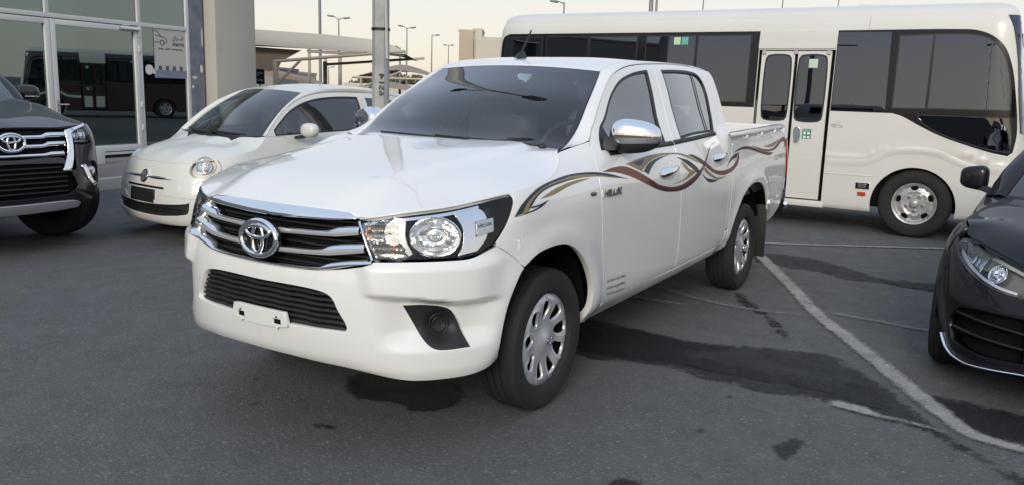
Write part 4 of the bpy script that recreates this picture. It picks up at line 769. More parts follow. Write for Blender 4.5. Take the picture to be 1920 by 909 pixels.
    # fuel flap
    panel('fuel_flap', side, outline([(-2.74, 1.085), (-2.85, 1.085), (-2.875, 1.06), (-2.875, .94), (-2.85, .915), (-2.74, .915), (-2.715, .94), (-2.715, 1.06)], .02), WHITE, bd, [inset(outline([(-2.74, 1.085), (-2.85, 1.085), (-2.875, 1.06), (-2.875, .94), (-2.85, .915), (-2.74, .915), (-2.715, .94), (-2.715, 1.06)], .02), .004)], .03, .001, off=.0015, bev=.0015)
    tl = panel('tail_lamp', side, outline([(-4.085, 1.13, 1), (-4.08, 1.0), (-4.095, .86), (-4.14, .80, 1), (-4.30, .81, 1), (-4.30, 1.15, 1)], .02), REDL, T, (), .03, .03, off=.012)
    # front lamp
    lens = [(.478, .957, 1), (.655, .987), (.861, 1.010), (1.054, 1.034), (1.185, 1.052, 1), (1.200, 1.032), (1.191, 1.006), (1.139, .926), (1.08, .862), (1.015, .831), (.946, .818), (.844, .816), (.695, .815), (.562, .812, 1), (.526, .865), (.490, .93)]
    lo = inset(outline(lens, .02), .003)
    hl = panel('headlight', front, lo, GLOSSB, T, (), .03, .05, ref=(0, 0, .9), off=-.10)
    side_wall = []
    lp = np.array([front(p[0], p[1], 0.) for p in lo]); lq = np.array([front(p[0], p[1], -.10) for p in lo])
    grid('lamp_surround', np.stack([np.vstack([lp, lp[:1]]), np.vstack([lq, lq[:1]])]), GLOSSB, hl)
    def piece(nm, pts, mat, off, th=.02, st=.02, f=front): return panel(nm, f, outline(pts, .012), mat, hl, (), st, th, .002, off=off)
    ripple = lambda q, z, off=0.: front(q, z, off + .004*np.sin(q*420)*np.sin(z*420))
    piece('turn_reflector', [(.497, .931, 1), (.648, .953, 1), (.651, .889, 1), (.527, .880, 1)], REFL, -.030, f=ripple, st=.005)
    piece('side_reflector', [(.535, .868, 1), (.652, .877, 1), (.682, .830, 1), (.563, .822, 1)], REFL, -.030, f=ripple, st=.005)
    for qq, zz in ((.525, .922), (.512, .900), (.532, .888), (.632, .925)): superell('amber_bulb', front(qq, zz, -.022), (.008, .008, .008), 1, 1, AMBER, hl, nu=10, nv=6)
    superell('side_bulb', front(.638, .853, -.022), (.010, .010, .010), 1, 1, AMBL, hl, nu=10, nv=6)
    piece('lamp_divider', [(.655, .960, 1), (.682, .962, 1), (.682, .895), (.712, .838, 1), (.697, .830, 1), (.660, .880)], pmat('lamp_white', (.70, .71, .72), .3, .1), -.018)
    piece('lamp_brow', [(.482, .946, 1), (.66, .972), (.861, .993), (1.03, 1.016, 1), (1.03, 1.006, 1), (.861, .981), (.66, .961), (.486, .936, 1)], CHROME, -.016)
    slab = [(.905, .985, 1), (1.019, 1.005), (1.05, .985), (1.058, .94), (1.046, .888), (.995, .838, 1), (.905, .826, 1), (.930, .87), (.935, .93)]
    piece('chrome_panel', slab, CHROME, -.014)
    piece('lamp_plate', [(1.0, .952, 1), (1.085, .963, 1), (1.08, .908, 1), (.995, .893, 1)], SATIN, -.008, .01)
    lettering('lamp_lettering', 'HILUX', lambda a, b, off=0.: front(1.042 + a, .935 + b + a*.13, off - .0065), PLAST, hl, w=.068, h=.014)
    # main bowl
    c = front(.806, .899, -.010); nn = np.array([.80, .58, .12]); nn /= np.linalg.norm(nn); ex = np.array([-nn[1], nn[0], 0]); ex /= np.linalg.norm(ex); ey = np.cross(nn, ex); ey = ey if ey[2] > 0 else -ey
    t = np.linspace(0, 2*math.pi, 41); rows = []
    for r, dpt in ((1.0, 0), (.97, .006), (.93, -.004), (.88, -.02), (.72, -.040), (.5, -.055), (.2, -.062), (.13, -.04), (.12, -.02), (.0, -.016)):
        rr = 1 + (.02*np.cos(t*14) if .3 < r < .9 else 0*t); rows.append(c + np.outer(np.cos(t)*r*rr, ex)*.098 + np.outer(np.sin(t)*r*rr, ey)*.074 + nn*dpt)
    grid('lamp_bowl', rows, REFL, hl)
    tube('bowl_ring', c + np.outer(np.cos(t[:-1]), ex)*.099 + np.outer(np.sin(t[:-1]), ey)*.075 + nn*.004, .004, CHROME, hl, True, 6)
    panel('lens', front, inset(lo, .001), LENS, hl, (), .03, 0, off=.000)
    # bumper and grille (whole width, q, z)
    mir = lambda pts: [(-p[0],) + tuple(p[1:]) for p in pts][::-1]
    low = [(1.145, .352, 1), (1.0, .322), (.852, .316), (.72, .318), (.60, .332), (.45, .356), (.25, .364), (0, .366)]
    btop = [(1.112, .397, 1)] + [(uq(a), b) for a, b in arch_f[1:4]] + [(uq(.327), .740, 1), (uq(.403), .801), (uq(.481), .846, 1), (1.015, .827), (.946, .813), (.844, .811), (.695, .810), (.560, .806, 1), (.513, .785), (.352, .756), (.177, .744), (0, .741)]
    bo = outline(btop + mir(btop)[1:] + mir(low)[:-1][:0] + [(-p[0],) + p[1:] for p in low] + low[::-1][1:], .025)
    op = [(.345, .668), (.385, .648), (.410, .605), (.452, .535), (.446, .517), (.40, .513), (.22, .508), (0, .505)]; opo = outline(op + mir(op)[1:][:-1][:0] + mir(op)[1:] + [(0, .676)], .02)
    fog = [(.673, .628, 1), (.774, .628), (.877, .604), (.925, .545), (.966, .444, 1), (.812, .448), (.773, .472), (.715, .555)]; fo = outline(fog, .02); fm = np.c_[-fo[:, 0], fo[:, 1]]
    bmp = panel('front_bumper', front, inset(bo, .0025), WHITE, T, [opo, fo, fm], .013, .03, .003)
    # lower intake: recessed dark back with slats
    dk = panel('lower_intake', front, inset(opo, -.012), DARK, bmp, (), .06, 0, off=-.055)
    for zz in (.522, .544, .566, .588, .610, .632, .654):
        qm = float(np.interp(zz, [.505, .535, .605, .648, .676], [.445, .452, .412, .388, .33])) - .004; q = np.linspace(-qm, qm, 41); wv = .0011*np.sign(np.sin(q*38))
        grid('intake_slat', [front(q, zz - .008 + wv, -.045), front(q, zz - .007 + wv, -.020), front(q, zz + .003 + wv, -.018), front(q, zz + .006 + wv, -.045)], PLAST, bmp)
    lip = [front(np.append(opo[:, 0], opo[0, 0]), np.append(opo[:, 1], opo[0, 1]), o_) for o_ in (-.002, -.03)]
    # plate bracket
    br = outline([(-.150, .556, 1), (.150, .556, 1), (.166, .500, 1), (.10, .490), (-.10, .490), (-.166, .500, 1)], .02)
    sl_ = [outline([(c0 - .022, .526, 1), (c0 + .022, .526, 1), (c0 + .024, .500, 1), (c0 - .024, .500, 1)], .012) for c0 in (-.108, .108)]
    panel('plate_bracket', front, br, WHITE, bmp, sl_, .03, .02, .002, off=.012)
    for c0 in (-.108, .108):
        panel('bracket_slot', front, sl_[0] if c0 < 0 else sl_[1], DARK, bmp, (), .03, 0, off=.004)
        for dz, r in ((.020, .0045), (-.026, .006)): lathe('bolt', [(r, 0), (r*.8, .004), (0, .004)], PLAST if dz > 0 else WHITE, bmp, 10, 'x').location = front(c0 + .0, .513 + dz, .012)
    # fog bezel
    for sgn in (1, -1):
        ff = (lambda q, z, off=0.: front(q, z, off)) if sgn > 0 else (lambda q, z, off=0.: front(-q, z, off)*1.)
        fz = lambda q, z, off=0., ff=ff: ff(q, z, off - .010 - .030*sstep(.085, .02, np.hypot((q - .84)*1.0, z - .535)) - .012*np.sin(np.clip((z-.44)/.19, 0, 1)*np.pi))
        fb = panel('fog_bezel', fz, inset(fo, -.004), PLAST, bmp, (), .016, .02)
        g2 = lambda a, b, off=0., ff=ff: ff(.84 + a, .535 + b, off - .040)
        for r0 in (.058, .044, .030):
            t2 = np.linspace(0, 2*math.pi, 33)[:-1]; tube('fog_ring', ff(.84 + r0*np.cos(t2)*1.05, .535 + r0*np.sin(t2), -.037), .003, PLAST, fb, True, 6)
    # bumper underside
    q = np.linspace(-.66, .66, 40); grid('lower_valance', [front(q, .375 + 0*q, -.012), front(q, np.interp(abs(q), [0, .45, .66], [.338, .334, .322]), -.02), front(q, .33 + 0*q, -.20)], pmat('grey_plastic', (.16, .16, .165), .6), bmp)
    # grille
    gout = [(.478, .955, 1), (.40, .955), (.20, .95), (0, .948)]; 
    gk = outline([(.478, .957, 1), (.560, .808, 1), (.513, .785), (.352, .758), (.177, .746), (0, .744), (-.177, .746), (-.352, .758), (-.513, .785), (-.560, .808, 1), (-.478, .957, 1), (-.20, .965), (.20, .965)], .03)
    gr = panel('grille', front, gk, DARK, T, (), .05, .02, off=-.055)
    for k in range(8):                         # dark mesh bars behind the chrome
        zz = .765 + k*.0245; qm = np.interp(zz, [.75, .81, .957], [.30, .55, .48]); q = np.linspace(-qm, qm, 31)
        grid('mesh_bar', [front(q, zz - .004 + 0*q, -.050), front(q, zz - .003 + 0*q, -.036), front(q, zz + .003 + 0*q, -.036), front(q, zz + .004 + 0*q, -.050)], PLAST, gr)
    GRILM = pmat('satin_grille', (.60, .61, .62), .28, .5)
    def bar(nm, top, bot, sgn, mats, face=.016):   # bright top bevel over a satin face
        qa = np.array([p[0] for p in top]); za = np.array([p[1] for p in top]); zb = np.interp(qa, [p[0] for p in bot], [p[1] for p in bot])
        q = np.linspace(qa[0], qa[-1], 40); Z1 = Pchip(list(zip(qa, za)))(q); Z0 = np.interp(q, qa, zb); k = np.interp(q, qa, [p[2] for p in top])
        zm = Z1 - k; q_ = q*sgn
        a = grid(nm, [front(q_, Z1, -.030), front(q_, Z1, -.002), front(q_, Z1 - k*.35, face*.7), front(q_, zm + .001, face)], mats[0], gr, flip=sgn < 0)
        b = grid(nm + '_face', [front(q_, zm, face + .0), front(q_, lerp(zm, Z0, .5), face*.95), front(q_, Z0 + .002, face*.45), front(q_, Z0, face*.2), front(q_, Z0, -.030)], mats[1], gr, flip=sgn < 0)
    for sgn in (1, -1):
        bar('grille_bar', [(.045, .899, .006), (.20, .902, .006), (.335, .908, .006), (.375, .923, .018), (.487, .936, .020)], [(.045, .870), (.20, .877), (.37, .884), (.493, .900)], sgn, (CHROME, GRILM))
        bar('grille_bar', [(.045, .826, .006), (.21, .830, .006), (.315, .837, .006), (.355, .853, .018), (.517, .873, .020)], [(.045, .798), (.21, .804), (.353, .812), (.532, .838)], sgn, (CHROME, GRILM))
        bar('grille_trim', [(0, .757, .005), (.187, .760, .005), (.315, .767, .006), (.352, .783, .014), (.552, .816, .016)], [(0, .742), (.177, .744), (.352, .756), (.513, .786), (.56, .804)], sgn, (CHROME, CHROME), .012)
        P = [front(np.linspace(.482, .556, 12)*sgn, np.linspace(.952, .812, 12), o_) for o_ in (-.04, .006)] + [front(np.linspace(.474, .546, 12)*sgn, np.linspace(.950, .812, 12), o_) for o_ in (.006, -.04)]
        grid('grille_end', P, CHROME, gr, flip=sgn < 0)
    q = np.linspace(-.470, .470, 61); zt = np.interp(abs(q), [0, .33, .42, .470], [.985, .983, .979, .9625]); zb = np.interp(abs(q), [0, .13, .38, .470], [.938, .940, .951, .9605])
    grid('grille_wing', [front(q, zt - .001, -.02), front(q, zt, .002), front(q, lerp(zt, zb, .25), .014), front(q, lerp(zt, zb, .8), .024), front(q, zb, .019), front(q, zb - .0, -.03)], CHROME, gr)
    oval_emblem(gr, lambda a, b, off=0.: np.stack([.960 + off - .06*np.asarray(b), np.asarray(a), .846 + np.asarray(b)], -1), 1.0)
    # --- hood: smooth sheet through measured edges
    ctl = []
    for (u_, z_) in seam_h: p = hil.map(u_, z_); ctl.append(p)
    fr = [(.0, .985), (.2, .985), (.36, .983), (.44, .975), (.52, .968), (.655, .990), (.861, 1.013), (1.054, 1.037), (1.185, 1.056)]
    for q_, z_ in fr: ctl.append(front(q_, z_, .0))
    rear = [(-.345, .655, 1.197), (-.30, .50, 1.204), (-.245, .25, 1.208), (-.225, 0, 1.209)]
    mid = [(.80, 0, 1.028), (.79, .30, 1.026), (.66, 0, 1.074), (.64, .40, 1.068), (.60, .62, 1.040), (.45, 0, 1.117), (.40, .40, 1.120), (.38, .62, 1.098), (.20, 0, 1.150), (.15, .35, 1.158), (.12, .55, 1.147), (.08, .72, 1.118), (-.05, 0, 1.182), (-.08, .40, 1.190), (-.10, .60, 1.172), (-.17, .69, 1.165)]
    P = np.array([tuple(p) for p in ctl] + rear + mid); P = np.vstack([P, P[P[:, 1] > .01] * (1, -1, 1)])
    tp = TPS(P[:, :2], P[:, 2], 1e-5)
    def hood(x, y, off=0.):
        x = np.asarray(x, float); y = np.asarray(y, float); z = tp(x, y)
        yc = .40 + .13*sstep(.8, -.2, x); z = z + .017*sstep(yc + .045, yc - .045, np.abs(y))*sstep(.90, .62, x)
        return np.stack([x, y, z + off], -1)
    half = [hil.map(u_, z_)[:2] for u_, z_ in seam_h[::-1]] + [front(q_, z_)[:2] for q_, z_ in fr[::-1]]
    half = [np.array(p) for p in half]
    pts = [(half[0][0], half[0][1], 1)] + [tuple(p) for p in half[1:6]] + [tuple(half[6]) + (1,)] + [tuple(p) for p in half[8:]]
    pts = pts[:-1] + [(half[-1][0], 0.)] + [(p[0], -p[1]) + tuple(p[2:]) for p in pts[:-1][::-1]]
    pts += [(r[0], -r[1]) for r in rear] + [(r[0], r[1]) for r in rear[::-1][1:]]
    pts[-len(rear)*2+1:] = pts[-len(rear)*2+1:]
    panel('hood', hood, inset(outline(pts, .03), .003), WHITE, T, (), .035, .02, .003, ref=(0, 0, 0))
    # --- windscreen, cowl, roof, pillars
    _ex = Pchip([(0, -.350), (.12, -.453), (.24, -.524), (.54, -.693), (.83, -.90), (1, -1.010)]); _ey = Pchip([(0, .676), (.12, .679), (.24, .675), (.54, .642), (.83, .588), (1, .555)]); _ez = Pchip([(0, 1.187), (.12, 1.235), (.24, 1.287), (.54, 1.412), (.83, 1.533), (1, 1.600)])
    def ws(a, b, off=0.):                      # measured side edges, crowned towards the middle
        a = np.asarray(a, float); b = np.asarray(b, float); c = 1 - a*a; k = off + c*.018*np.sin(np.pi*np.clip(b, 0, 1))
        return np.stack([_ex(b) + c*lerp(.145, .062, b) + k*.47, _ey(b)*a, _ez(b) + c*lerp(.016, .024, b) + k*.88], -1)
    wo = outline([(-.985, .0, 1), (.985, .0, 1), (1., .5), (.985, 1.0, 1), (-.985, 1.0, 1), (-1., .5)], .05)
    ga = np.linspace(-.99, .99, 41); gb = np.linspace(.0, 1., 25); wsg = grid('windscreen', [ws(ga, np.full(41, b_)) for b_ in gb], GLASS_W, T)
    wi = outline([(-.935, .085), (-.86, .06), (.86, .06), (.935, .085), (.945, .5), (.925, .93), (.86, .95), (-.86, .95), (-.925, .93), (-.945, .5)], .05)
    panel('windscreen_border', ws, inset(wo, -.004), GLOSSB, wsg, [wi], .08, 0, off=-.003)
    a = np.linspace(-1, 1, 31); grid('cowl', [ws(a, 0*a - .06, -.012), ws(a, 0*a + .01, .004)], PLAST, T)
    # wipers
    for a0, a1, b0, b1 in ((.30, -.62, .005, .035), (.88, .0, .006, .030)):
        t_ = np.linspace(0, 1, 12); A = lerp(a0, a1, t_); B = lerp(b0, b1, t_)
        wp = tube('wiper', ws(A, B, .018), .006, PLAST, T, seg=6); tube('wiper_blade', ws(A[2:], B[2:] + .012, .012), .004, RUBBER, wp, seg=6)
        superell('wiper_pivot', ws(a0, b0, .014), (.02, .02, .016), .9, 1, PLAST, wp, nu=12, nv=6)
    # roof
    dtop = [(-.975, 1.603), (-1.137, 1.631), (-1.341, 1.651), (-1.525, 1.660), (-1.80, 1.669), (-2.10, 1.672), (-2.27, 1.665)]
    ditch = np.array([(-1.014, .553, 1.604), (-1.10, .560, 1.634), (-1.25, .568, 1.660), (-1.45, .574, 1.673), (-1.75, .577, 1.681), (-2.05, .575, 1.683), (-2.40, .570, 1.680), (-2.60, .562, 1.669), (-2.69, .55, 1.650)])
    cen = [(-.948, 0, 1.628), (-1.05, 0, 1.655), (-1.2, 0, 1.675), (-1.45, 0, 1.694), (-1.75, 0, 1.701), (-2.05, 0, 1.701), (-2.40, 0, 1.697), (-2.60, 0, 1.686), (-2.70, 0, 1.668)]
    Q = np.array([tuple(p) for p in ditch] + cen + [(-.972, .3, 1.621), (-1.45, .35, 1.690), (-2.05, .35, 1.696), (-2.697, .3, 1.663)]); Q = np.vstack([Q, Q[Q[:, 1] > .01]*(1, -1, 1)]); rt = TPS(Q[:, :2], Q[:, 2])
    roof = lambda x, y, off=0.: np.stack([x, y, rt(x, y) + off + .004*np.cos(np.clip(np.abs(y)/.45, 0, 1)*math.pi*3)*sstep(-1.25, -1.45, x)*sstep(-2.25, -2.1, x)*0], -1)
    ro = [(-.955, 0.), (-.972, .30), (-1.014, .553, 1)] + [tuple(p[:2]) for p in ditch[1:-1]] + [(-2.69, .55, 1)]
    panel('roof', roof, inset(outline(ro + [(p[0], -p[1]) + tuple(p[2:]) for p in ro[1:][::-1]], .04), .002), WHITE, T, (), .06, .015, .003, ref=(0, 0, 0))
    hx = np.linspace(-.99, .99, 31); hr = ws(hx, np.full(31, 1.0)); r2 = hr + np.stack([np.full(31, -.045), -.02*hx, 0*hx], 1); r2[:, 2] = rt(r2[:, 0], r2[:, 1]) - .004
    grid('roof_header', [ws(hx, np.full(31, .985), .001), hr + (0, 0, .001), r2], WHITE, T)
    # pillar and roof rail in one sweep: windscreen edge / ditch to door top
    inner = np.vstack([ws(np.full(12, 1.0), np.linspace(0, .97, 12), .002), ditch]); outer = np.array([hil.map(u_, z_, 0) for u_, z_ in catmull([(-.225, 1.194), (-.36, 1.214), (-.506, 1.244), (-.55, 1.283), (-.629, 1.334), (-.781, 1.436), (-.972, 1.558), (-1.106, 1.607), (-1.255, 1.636), (-1.446, 1.655), (-1.625, 1.665), (-1.952, 1.677), (-2.284, 1.678), (-2.46, 1.672), (-2.60, 1.662), (-2.69, 1.645)], 8)])
    L = lambda P: np.r_[0, np.cumsum(np.linalg.norm(np.diff(P, axis=0), axis=1))]
    def res(P, keys, n): return np.stack([np.interp(n, L(P)/L(P)[-1], P[:, k]) for k in range(3)], 1)
    n_ = np.linspace(0, 1, 60)
    # match both edges by x so that cross lines stay square
    xi = np.linspace(0, 1, 60); A_ = res(inner, None, xi); B_ = np.stack([np.interp(-A_[:, 0], -np.maximum.accumulate(outer[::-1, 0])[::-1] if False else -outer[:, 0], outer[:, k]) for k in range(3)], 1)
    B_[:, 0] = np.where(A_[:, 0] > outer[0, 0], outer[0, 0], B_[:, 0])
    rows = []
    for t_ in np.linspace(0, 1, 9):
        Pm = lerp(A_, B_, t_); k = .006*math.sin(math.pi*t_); nrm = np.stack([.25 - .2*xi, .55 + 0*xi, .75 + 0*xi], 1); rows.append(Pm + nrm*k)
    rows = [A_ - np.array([.0, .0, .012])] + rows + [B_ - np.array([0, .014, .004])]
    pil = grid('cab_pillar', rows, WHITE, T)
    # rear wall of the cab
    yb = np.linspace(-1, 1, 25); rr = []
    for z_, x_ in ((1.655, -2.645), (1.60, -2.65), (1.45, -2.615), (1.30, -2.55), (1.20, -2.485), (.6, -2.475)):
        hw = float(hil.map(-2.0, z_)[1]) - .012 if z_ < 1.62 else .60
        rr.append(np.stack([np.full(25, x_) + .03*(np.abs(yb)**4), yb*hw, np.full(25, z_)], 1))
    _bx = Pchip([(.6, -2.475), (1.2, -2.485), (1.30, -2.565), (1.45, -2.66), (1.60, -2.705), (1.66, -2.70)]); _bw = lambda z_: float(hil.map(-2.0, z_)[1]) - .012 if z_ < 1.61 else .61 - (z_ - 1.6)*1.0
    zz_ = [.6, .9, 1.15, 1.25, 1.35, 1.45, 1.55, 1.60, 1.645]; co = outline([(-_bw(a), a, 1) for a in zz_] + [(_bw(a), a, 1) for a in zz_[::-1]], .06)
    cb = panel('cab_back', lambda a, b, off=0.: np.stack([_bx(b) + .03*np.clip(np.abs(a)/.7, 0, 1)**4 + 0*np.asarray(a), np.asarray(a), np.asarray(b)], -1), co, WHITE, T, [outline([(-.52, 1.33, 1), (.52, 1.33, 1), (.48, 1.56, 1), (-.48, 1.56, 1)], .05)], .08, .01, ref=(0, 0, 1.2))
    MB().hull([(-2.585, -.52, 1.33), (-2.585, .52, 1.33), (-2.695, .48, 1.56), (-2.695, -.48, 1.56)], [(-2.578, -.52, 1.33), (-2.578, .52, 1.33), (-2.688, .48, 1.56), (-2.688, -.48, 1.56)]).build('rear_window', GLASS_W, cb)
    # bed interior
    ui = np.linspace(-2.47, -4.12, 12); inn = lambda z_: np.stack([hil.map(a_, 1.1)[0] for a_ in ui]) if False else None
    xs = ui; yw = np.array([float(hil.map(a_, 1.2, -.056)[1]) for a_ in ui]); zr = railz(ui)
    iw = grid('bed_liner_wall', [np.stack([xs, yw, zr + .012], 1), np.stack([xs, yw - .02, zr - .10], 1), np.stack([xs, yw - .02, 0*xs + .72], 1), np.stack([xs, yw - .2, 0*xs + .70], 1), np.stack([xs, 0*yw, 0*xs + .70], 1)], WHITE, T)
    MB().box((-4.19, -.70, .70), (-4.145, .70, 1.255)).build('tailgate', WHITE, T, .012)
    MB().box((-2.49, -.83, .70), (-2.475, .83, 1.19)).build('bed_headboard', WHITE, T, .006)
    # rear bumper, mud flaps, underside
    rb = outline([(-4.05, .615, 1), (-4.10, .70, 1), (-4.6, .72, 1), (-4.6, .50, 1), (-4.14, .50, 1)], .02)
    panel('rear_bumper', side, rb, PLAST, T, (), .04, .06, .006, off=.018)
    for z_ in (.535,): tube('bumper_bar', hil.map(np.linspace(-4.08, -4.75, 14), np.r_[np.linspace(.585, .50, 5), np.full(9, .50)], .035), .018, CHROME, T, seg=8)
    MB().hull([(-3.555, .66, .19), (-3.555, .885, .19), (-3.545, .885, .62), (-3.545, .66, .62)], [(-3.568, .66, .19), (-3.568, .885, .19), (-3.558, .885, .62), (-3.558, .66, .62)]).build('mud_flap', PLAST, T, .004)
    # mirrors
    def tap(P): k = 1 - .20*np.clip(P[..., 1:2]/.14, -1, 1)*1.0; return np.concatenate([P[..., :1]*(1 + .0*k), P[..., 1:2], P[..., 2:]*np.clip(k, .72, 1.15)], -1)
    mc = (-.735, .908, 1.258); mrot = Matrix.Rotation(math.radians(24), 3, 'Z')
    mb = superell('door_mirror', mc, (.066, .132, .086), .75, .65, PLAST, T, (-90, -14), tap, 32, 8, rot=mrot)
    superell('mirror_cap', mc, (.068, .134, .088), .75, .65, CHROME, mb, (-15, 90), tap, 32, 12, rot=mrot)
    MB().hull([(-.56, .80, 1.185), (-.70, .80, 1.185), (-.70, .80, 1.245), (-.60, .79, 1.27)], [(-.60, .86, 1.19), (-.70, .86, 1.19), (-.70, .86, 1.225), (-.62, .86, 1.23)]).build('mirror_arm', PLAST, mb, .008)
    MB().hull([(-.778, .83, 1.21), (-.835, .97, 1.21), (-.835, .97, 1.31), (-.778, .83, 1.31)], [(-.783, .83, 1.21), (-.84, .97, 1.21), (-.84, .97, 1.31), (-.783, .83, 1.31)]).build('mirror_glass', CHROME, mb)
    panel('mirror_sail', side, outline([(-.535, 1.19, 1), (-.60, 1.265), (-.68, 1.31, 1), (-.70, 1.19, 1)], .02), PLAST, T, (), .03, .01, off=.002)
    # antenna
    ap = np.array((-1.19, -.09, float(rt(np.array([-1.19]), np.array([-.09]))[0]))); an = MB().hull([ap + (.05, -.022, 0), ap + (.05, .022, 0), ap + (-.06, .022, 0), ap + (-.06, -.022, 0)], [ap + (-.0, -.008, .035), ap + (-.0, .008, .035), ap + (-.045, .008, .045), ap + (-.045, -.008, .045)]).build('antenna', PLAST, T, .005)
    tube('antenna_mast', [ap + (-.02, 0, .035), ap + (-.075, .0, .105), ap + (-.13, 0, .175)], (.007, .006, .005), PLAST, an, seg=8)
    # badge lettering, repeater, weight notice
    lettering('door_badge', 'HILUX', lambda a, b, off=0.: side(-.510 - a, .9885 + b, off), pmat('badge_metal', (.24, .24, .25), .3, .75), T, w=.20, h=.036, thick=.010, shear=.18, bold=.006)
    panel('repeater_dish', lambda a, b, off=0.: side(a, b, off + .001 - .008*np.clip(1 - np.abs((b - .995 - (a+.2)*-.3)/.03)**2, 0, 1)), outline([(-.14, .985), (-.17, .965), (-.28, .985), (-.345, .99), (-.335, 1.005), (-.28, 1.025)], .015), WHITE, T, (), .012, 0)
    superell('side_repeater', hil.map(-.312, .996, .001), (.032, .010, .011), .8, 1, pmat('smoked_lens', (.10, .10, .11), .1, .4, 1), T, nu=16, nv=8)
    lettering('stripe_lettering', '2.7 VVT-i', lambda a, b, off=0.: side(-3.855 - a, 1.004 + b + .02*a, off), pmat('grey_print', (.20, .19, .20), .5), T, w=.33, h=.042, bold=.01)
    ar = MATS['black_print']
    for s_, c_, w_, h_ in ARABIC: lettering('weight_notice', s_, lambda a, b, off=0., c_=c_: side(c_[0] - a, c_[1] + b - a*.06, off), ar, T, w=w_, h=h_, bold=.02)
    # --- stripe decals
    NAVY = pmat('navy_stripe', (.014, .017, .032), .4, 0, .15, spec=.3); GOLD = pmat('gold_stripe', (.24, .18, .075), .4, .0, .15, spec=.3, var=(5, .5, (.17, .12, .05))); BROWN = pmat('brown_stripe', (.080, .014, .011), .4, .0, .15, spec=.3, var=(2.2, 1., (.16, .05, .025))); MAROON = pmat('maroon_stripe', (.040, .007, .010), .4, 0, .15, spec=.3, var=(2.5, .8, (.03, .012, .016))); GREYS = pmat('grey_stripe', (.06, .055, .07), .4, 0, .15, spec=.3)
    R = lambda A, B, m, off=.0016: ribbon('stripe_decal', side, A, B, m, T, off)
    R([(.38, .958), (.328, 1.004), (.198, 1.056), (.002, 1.085), (-.184, 1.098), (-.345, 1.096), (-.471, 1.084), (-.596, 1.062), (-.717, 1.037)], [(.332, .967), (.286, 1.008), (.157, 1.053), (-.038, 1.079), (-.218, 1.090), (-.364, 1.084), (-.513, 1.066), (-.649, 1.047), (-.717, 1.037)], NAVY)
    R([(.332, .966), (.286, 1.007), (.157, 1.052), (-.038, 1.078), (-.218, 1.089), (-.364, 1.083), (-.513, 1.065), (-.62, 1.050)], [(.285, .970), (.228, 1.022), (.108, 1.056), (-.080, 1.074), (-.25, 1.077), (-.40, 1.073), (-.52, 1.060), (-.62, 1.050)], GOLD, .0014)
    R([(.285, .985), (.245, 1.015), (.20, 1.036), (.112, 1.058), (-.078, 1.075), (-.24, 1.079)], [(.255, .994), (.222, 1.016), (.180, 1.034), (.10, 1.053), (-.078, 1.070), (-.24, 1.078)], NAVY, .0018)
    R([(.38, .957), (.23, .979), (.17, .992), (.11, 1.006)], [(.38, .956), (.23, .972), (.17, .984), (.11, 1.006)], NAVY, .0018)
    R([(.285, .985), (.255, .990), (.20, .993), (.11, 1.006)], [(.285, .984), (.24, .984), (.17, .990), (.11, 1.004)], NAVY, .0018)
    R([(.175, 1.018), (.03, 1.048), (-.159, 1.068), (-.309, 1.071)], [(.175, 1.016), (.07, 1.022), (-.091, 1.048), (-.309, 1.070)], GOLD)
    R([(-.447, 1.092), (-.557, 1.106), (-.689, 1.105), (-.825, 1.076), (-.978, 1.026), (-1.126, .978), (-1.301, .951), (-1.40, .947), (-1.525, .955), (-1.679, .983), (-1.81, 1.018), (-1.908, 1.062), (-1.982, 1.109), (-2.068, 1.150), (-2.227, 1.181)], [(-.447, 1.092), (-.569, 1.083), (-.733, 1.053), (-.911, 1.005), (-1.113, .950), (-1.334, .920), (-1.43, .916), (-1.528, .919), (-1.666, .940), (-1.793, .978), (-1.878, 1.023), (-1.955, 1.071), (-2.015, 1.118), (-2.119, 1.165), (-2.227, 1.180)], BROWN)
    R([(-.978, 1.016), (-1.126, .968), (-1.301, .939), (-1.40, .935), (-1.525, .941), (-1.679, .968), (-1.80, 1.0)], [(-.978, 1.000), (-1.126, .948), (-1.32, .921), (-1.42, .917), (-1.53, .921), (-1.668, .944), (-1.79, .98)], MAROON, .0019)
    R([(-.734, 1.116), (-.993, 1.139), (-1.211, 1.147), (-1.402, 1.142), (-1.52, 1.134), (-1.66, 1.107), (-1.823, 1.056)], [(-.895, 1.068), (-1.02, 1.107), (-1.18, 1.130), (-1.368, 1.134), (-1.48, 1.129), (-1.61, 1.105), (-1.823, 1.056)], GOLD)
    R([(-.818, 1.116), (-.90, 1.122), (-.982, 1.127)], [(-.818, 1.115), (-.887, 1.096), (-.982, 1.126)], NAVY, .0018)
    R([(-.734, 1.116), (-.80, 1.106), (-.91, 1.070)], [(-.745, 1.111), (-.815, 1.092), (-.92, 1.060)], GOLD, .0018)
    R([(-.925, 1.066), (-.99, 1.095), (-1.11, 1.119), (-1.243, 1.130), (-1.33, 1.131)], [(-.980, 1.045), (-1.04, 1.078), (-1.12, 1.105), (-1.243, 1.124), (-1.33, 1.130)], NAVY, .0019)
    R([(-1.44, 1.118), (-1.473, 1.112), (-1.618, 1.086), (-1.748, 1.040), (-1.80, 1.012), (-1.843, .990), (-1.968, .931), (-2.06, .920), (-2.188, .926)], [(-1.44, 1.117), (-1.50, 1.098), (-1.60, 1.062), (-1.70, 1.022), (-1.76, 1.000), (-1.81, 1.0), (-1.93, .960), (-2.03, .943), (-2.188, .927)], NAVY, .0017)
    R([(-1.50, 1.090), (-1.56, 1.062), (-1.62, 1.035), (-1.743, 1.012)], [(-1.50, 1.088), (-1.54, 1.050), (-1.59, 1.025), (-1.65, 1.000)], GOLD)
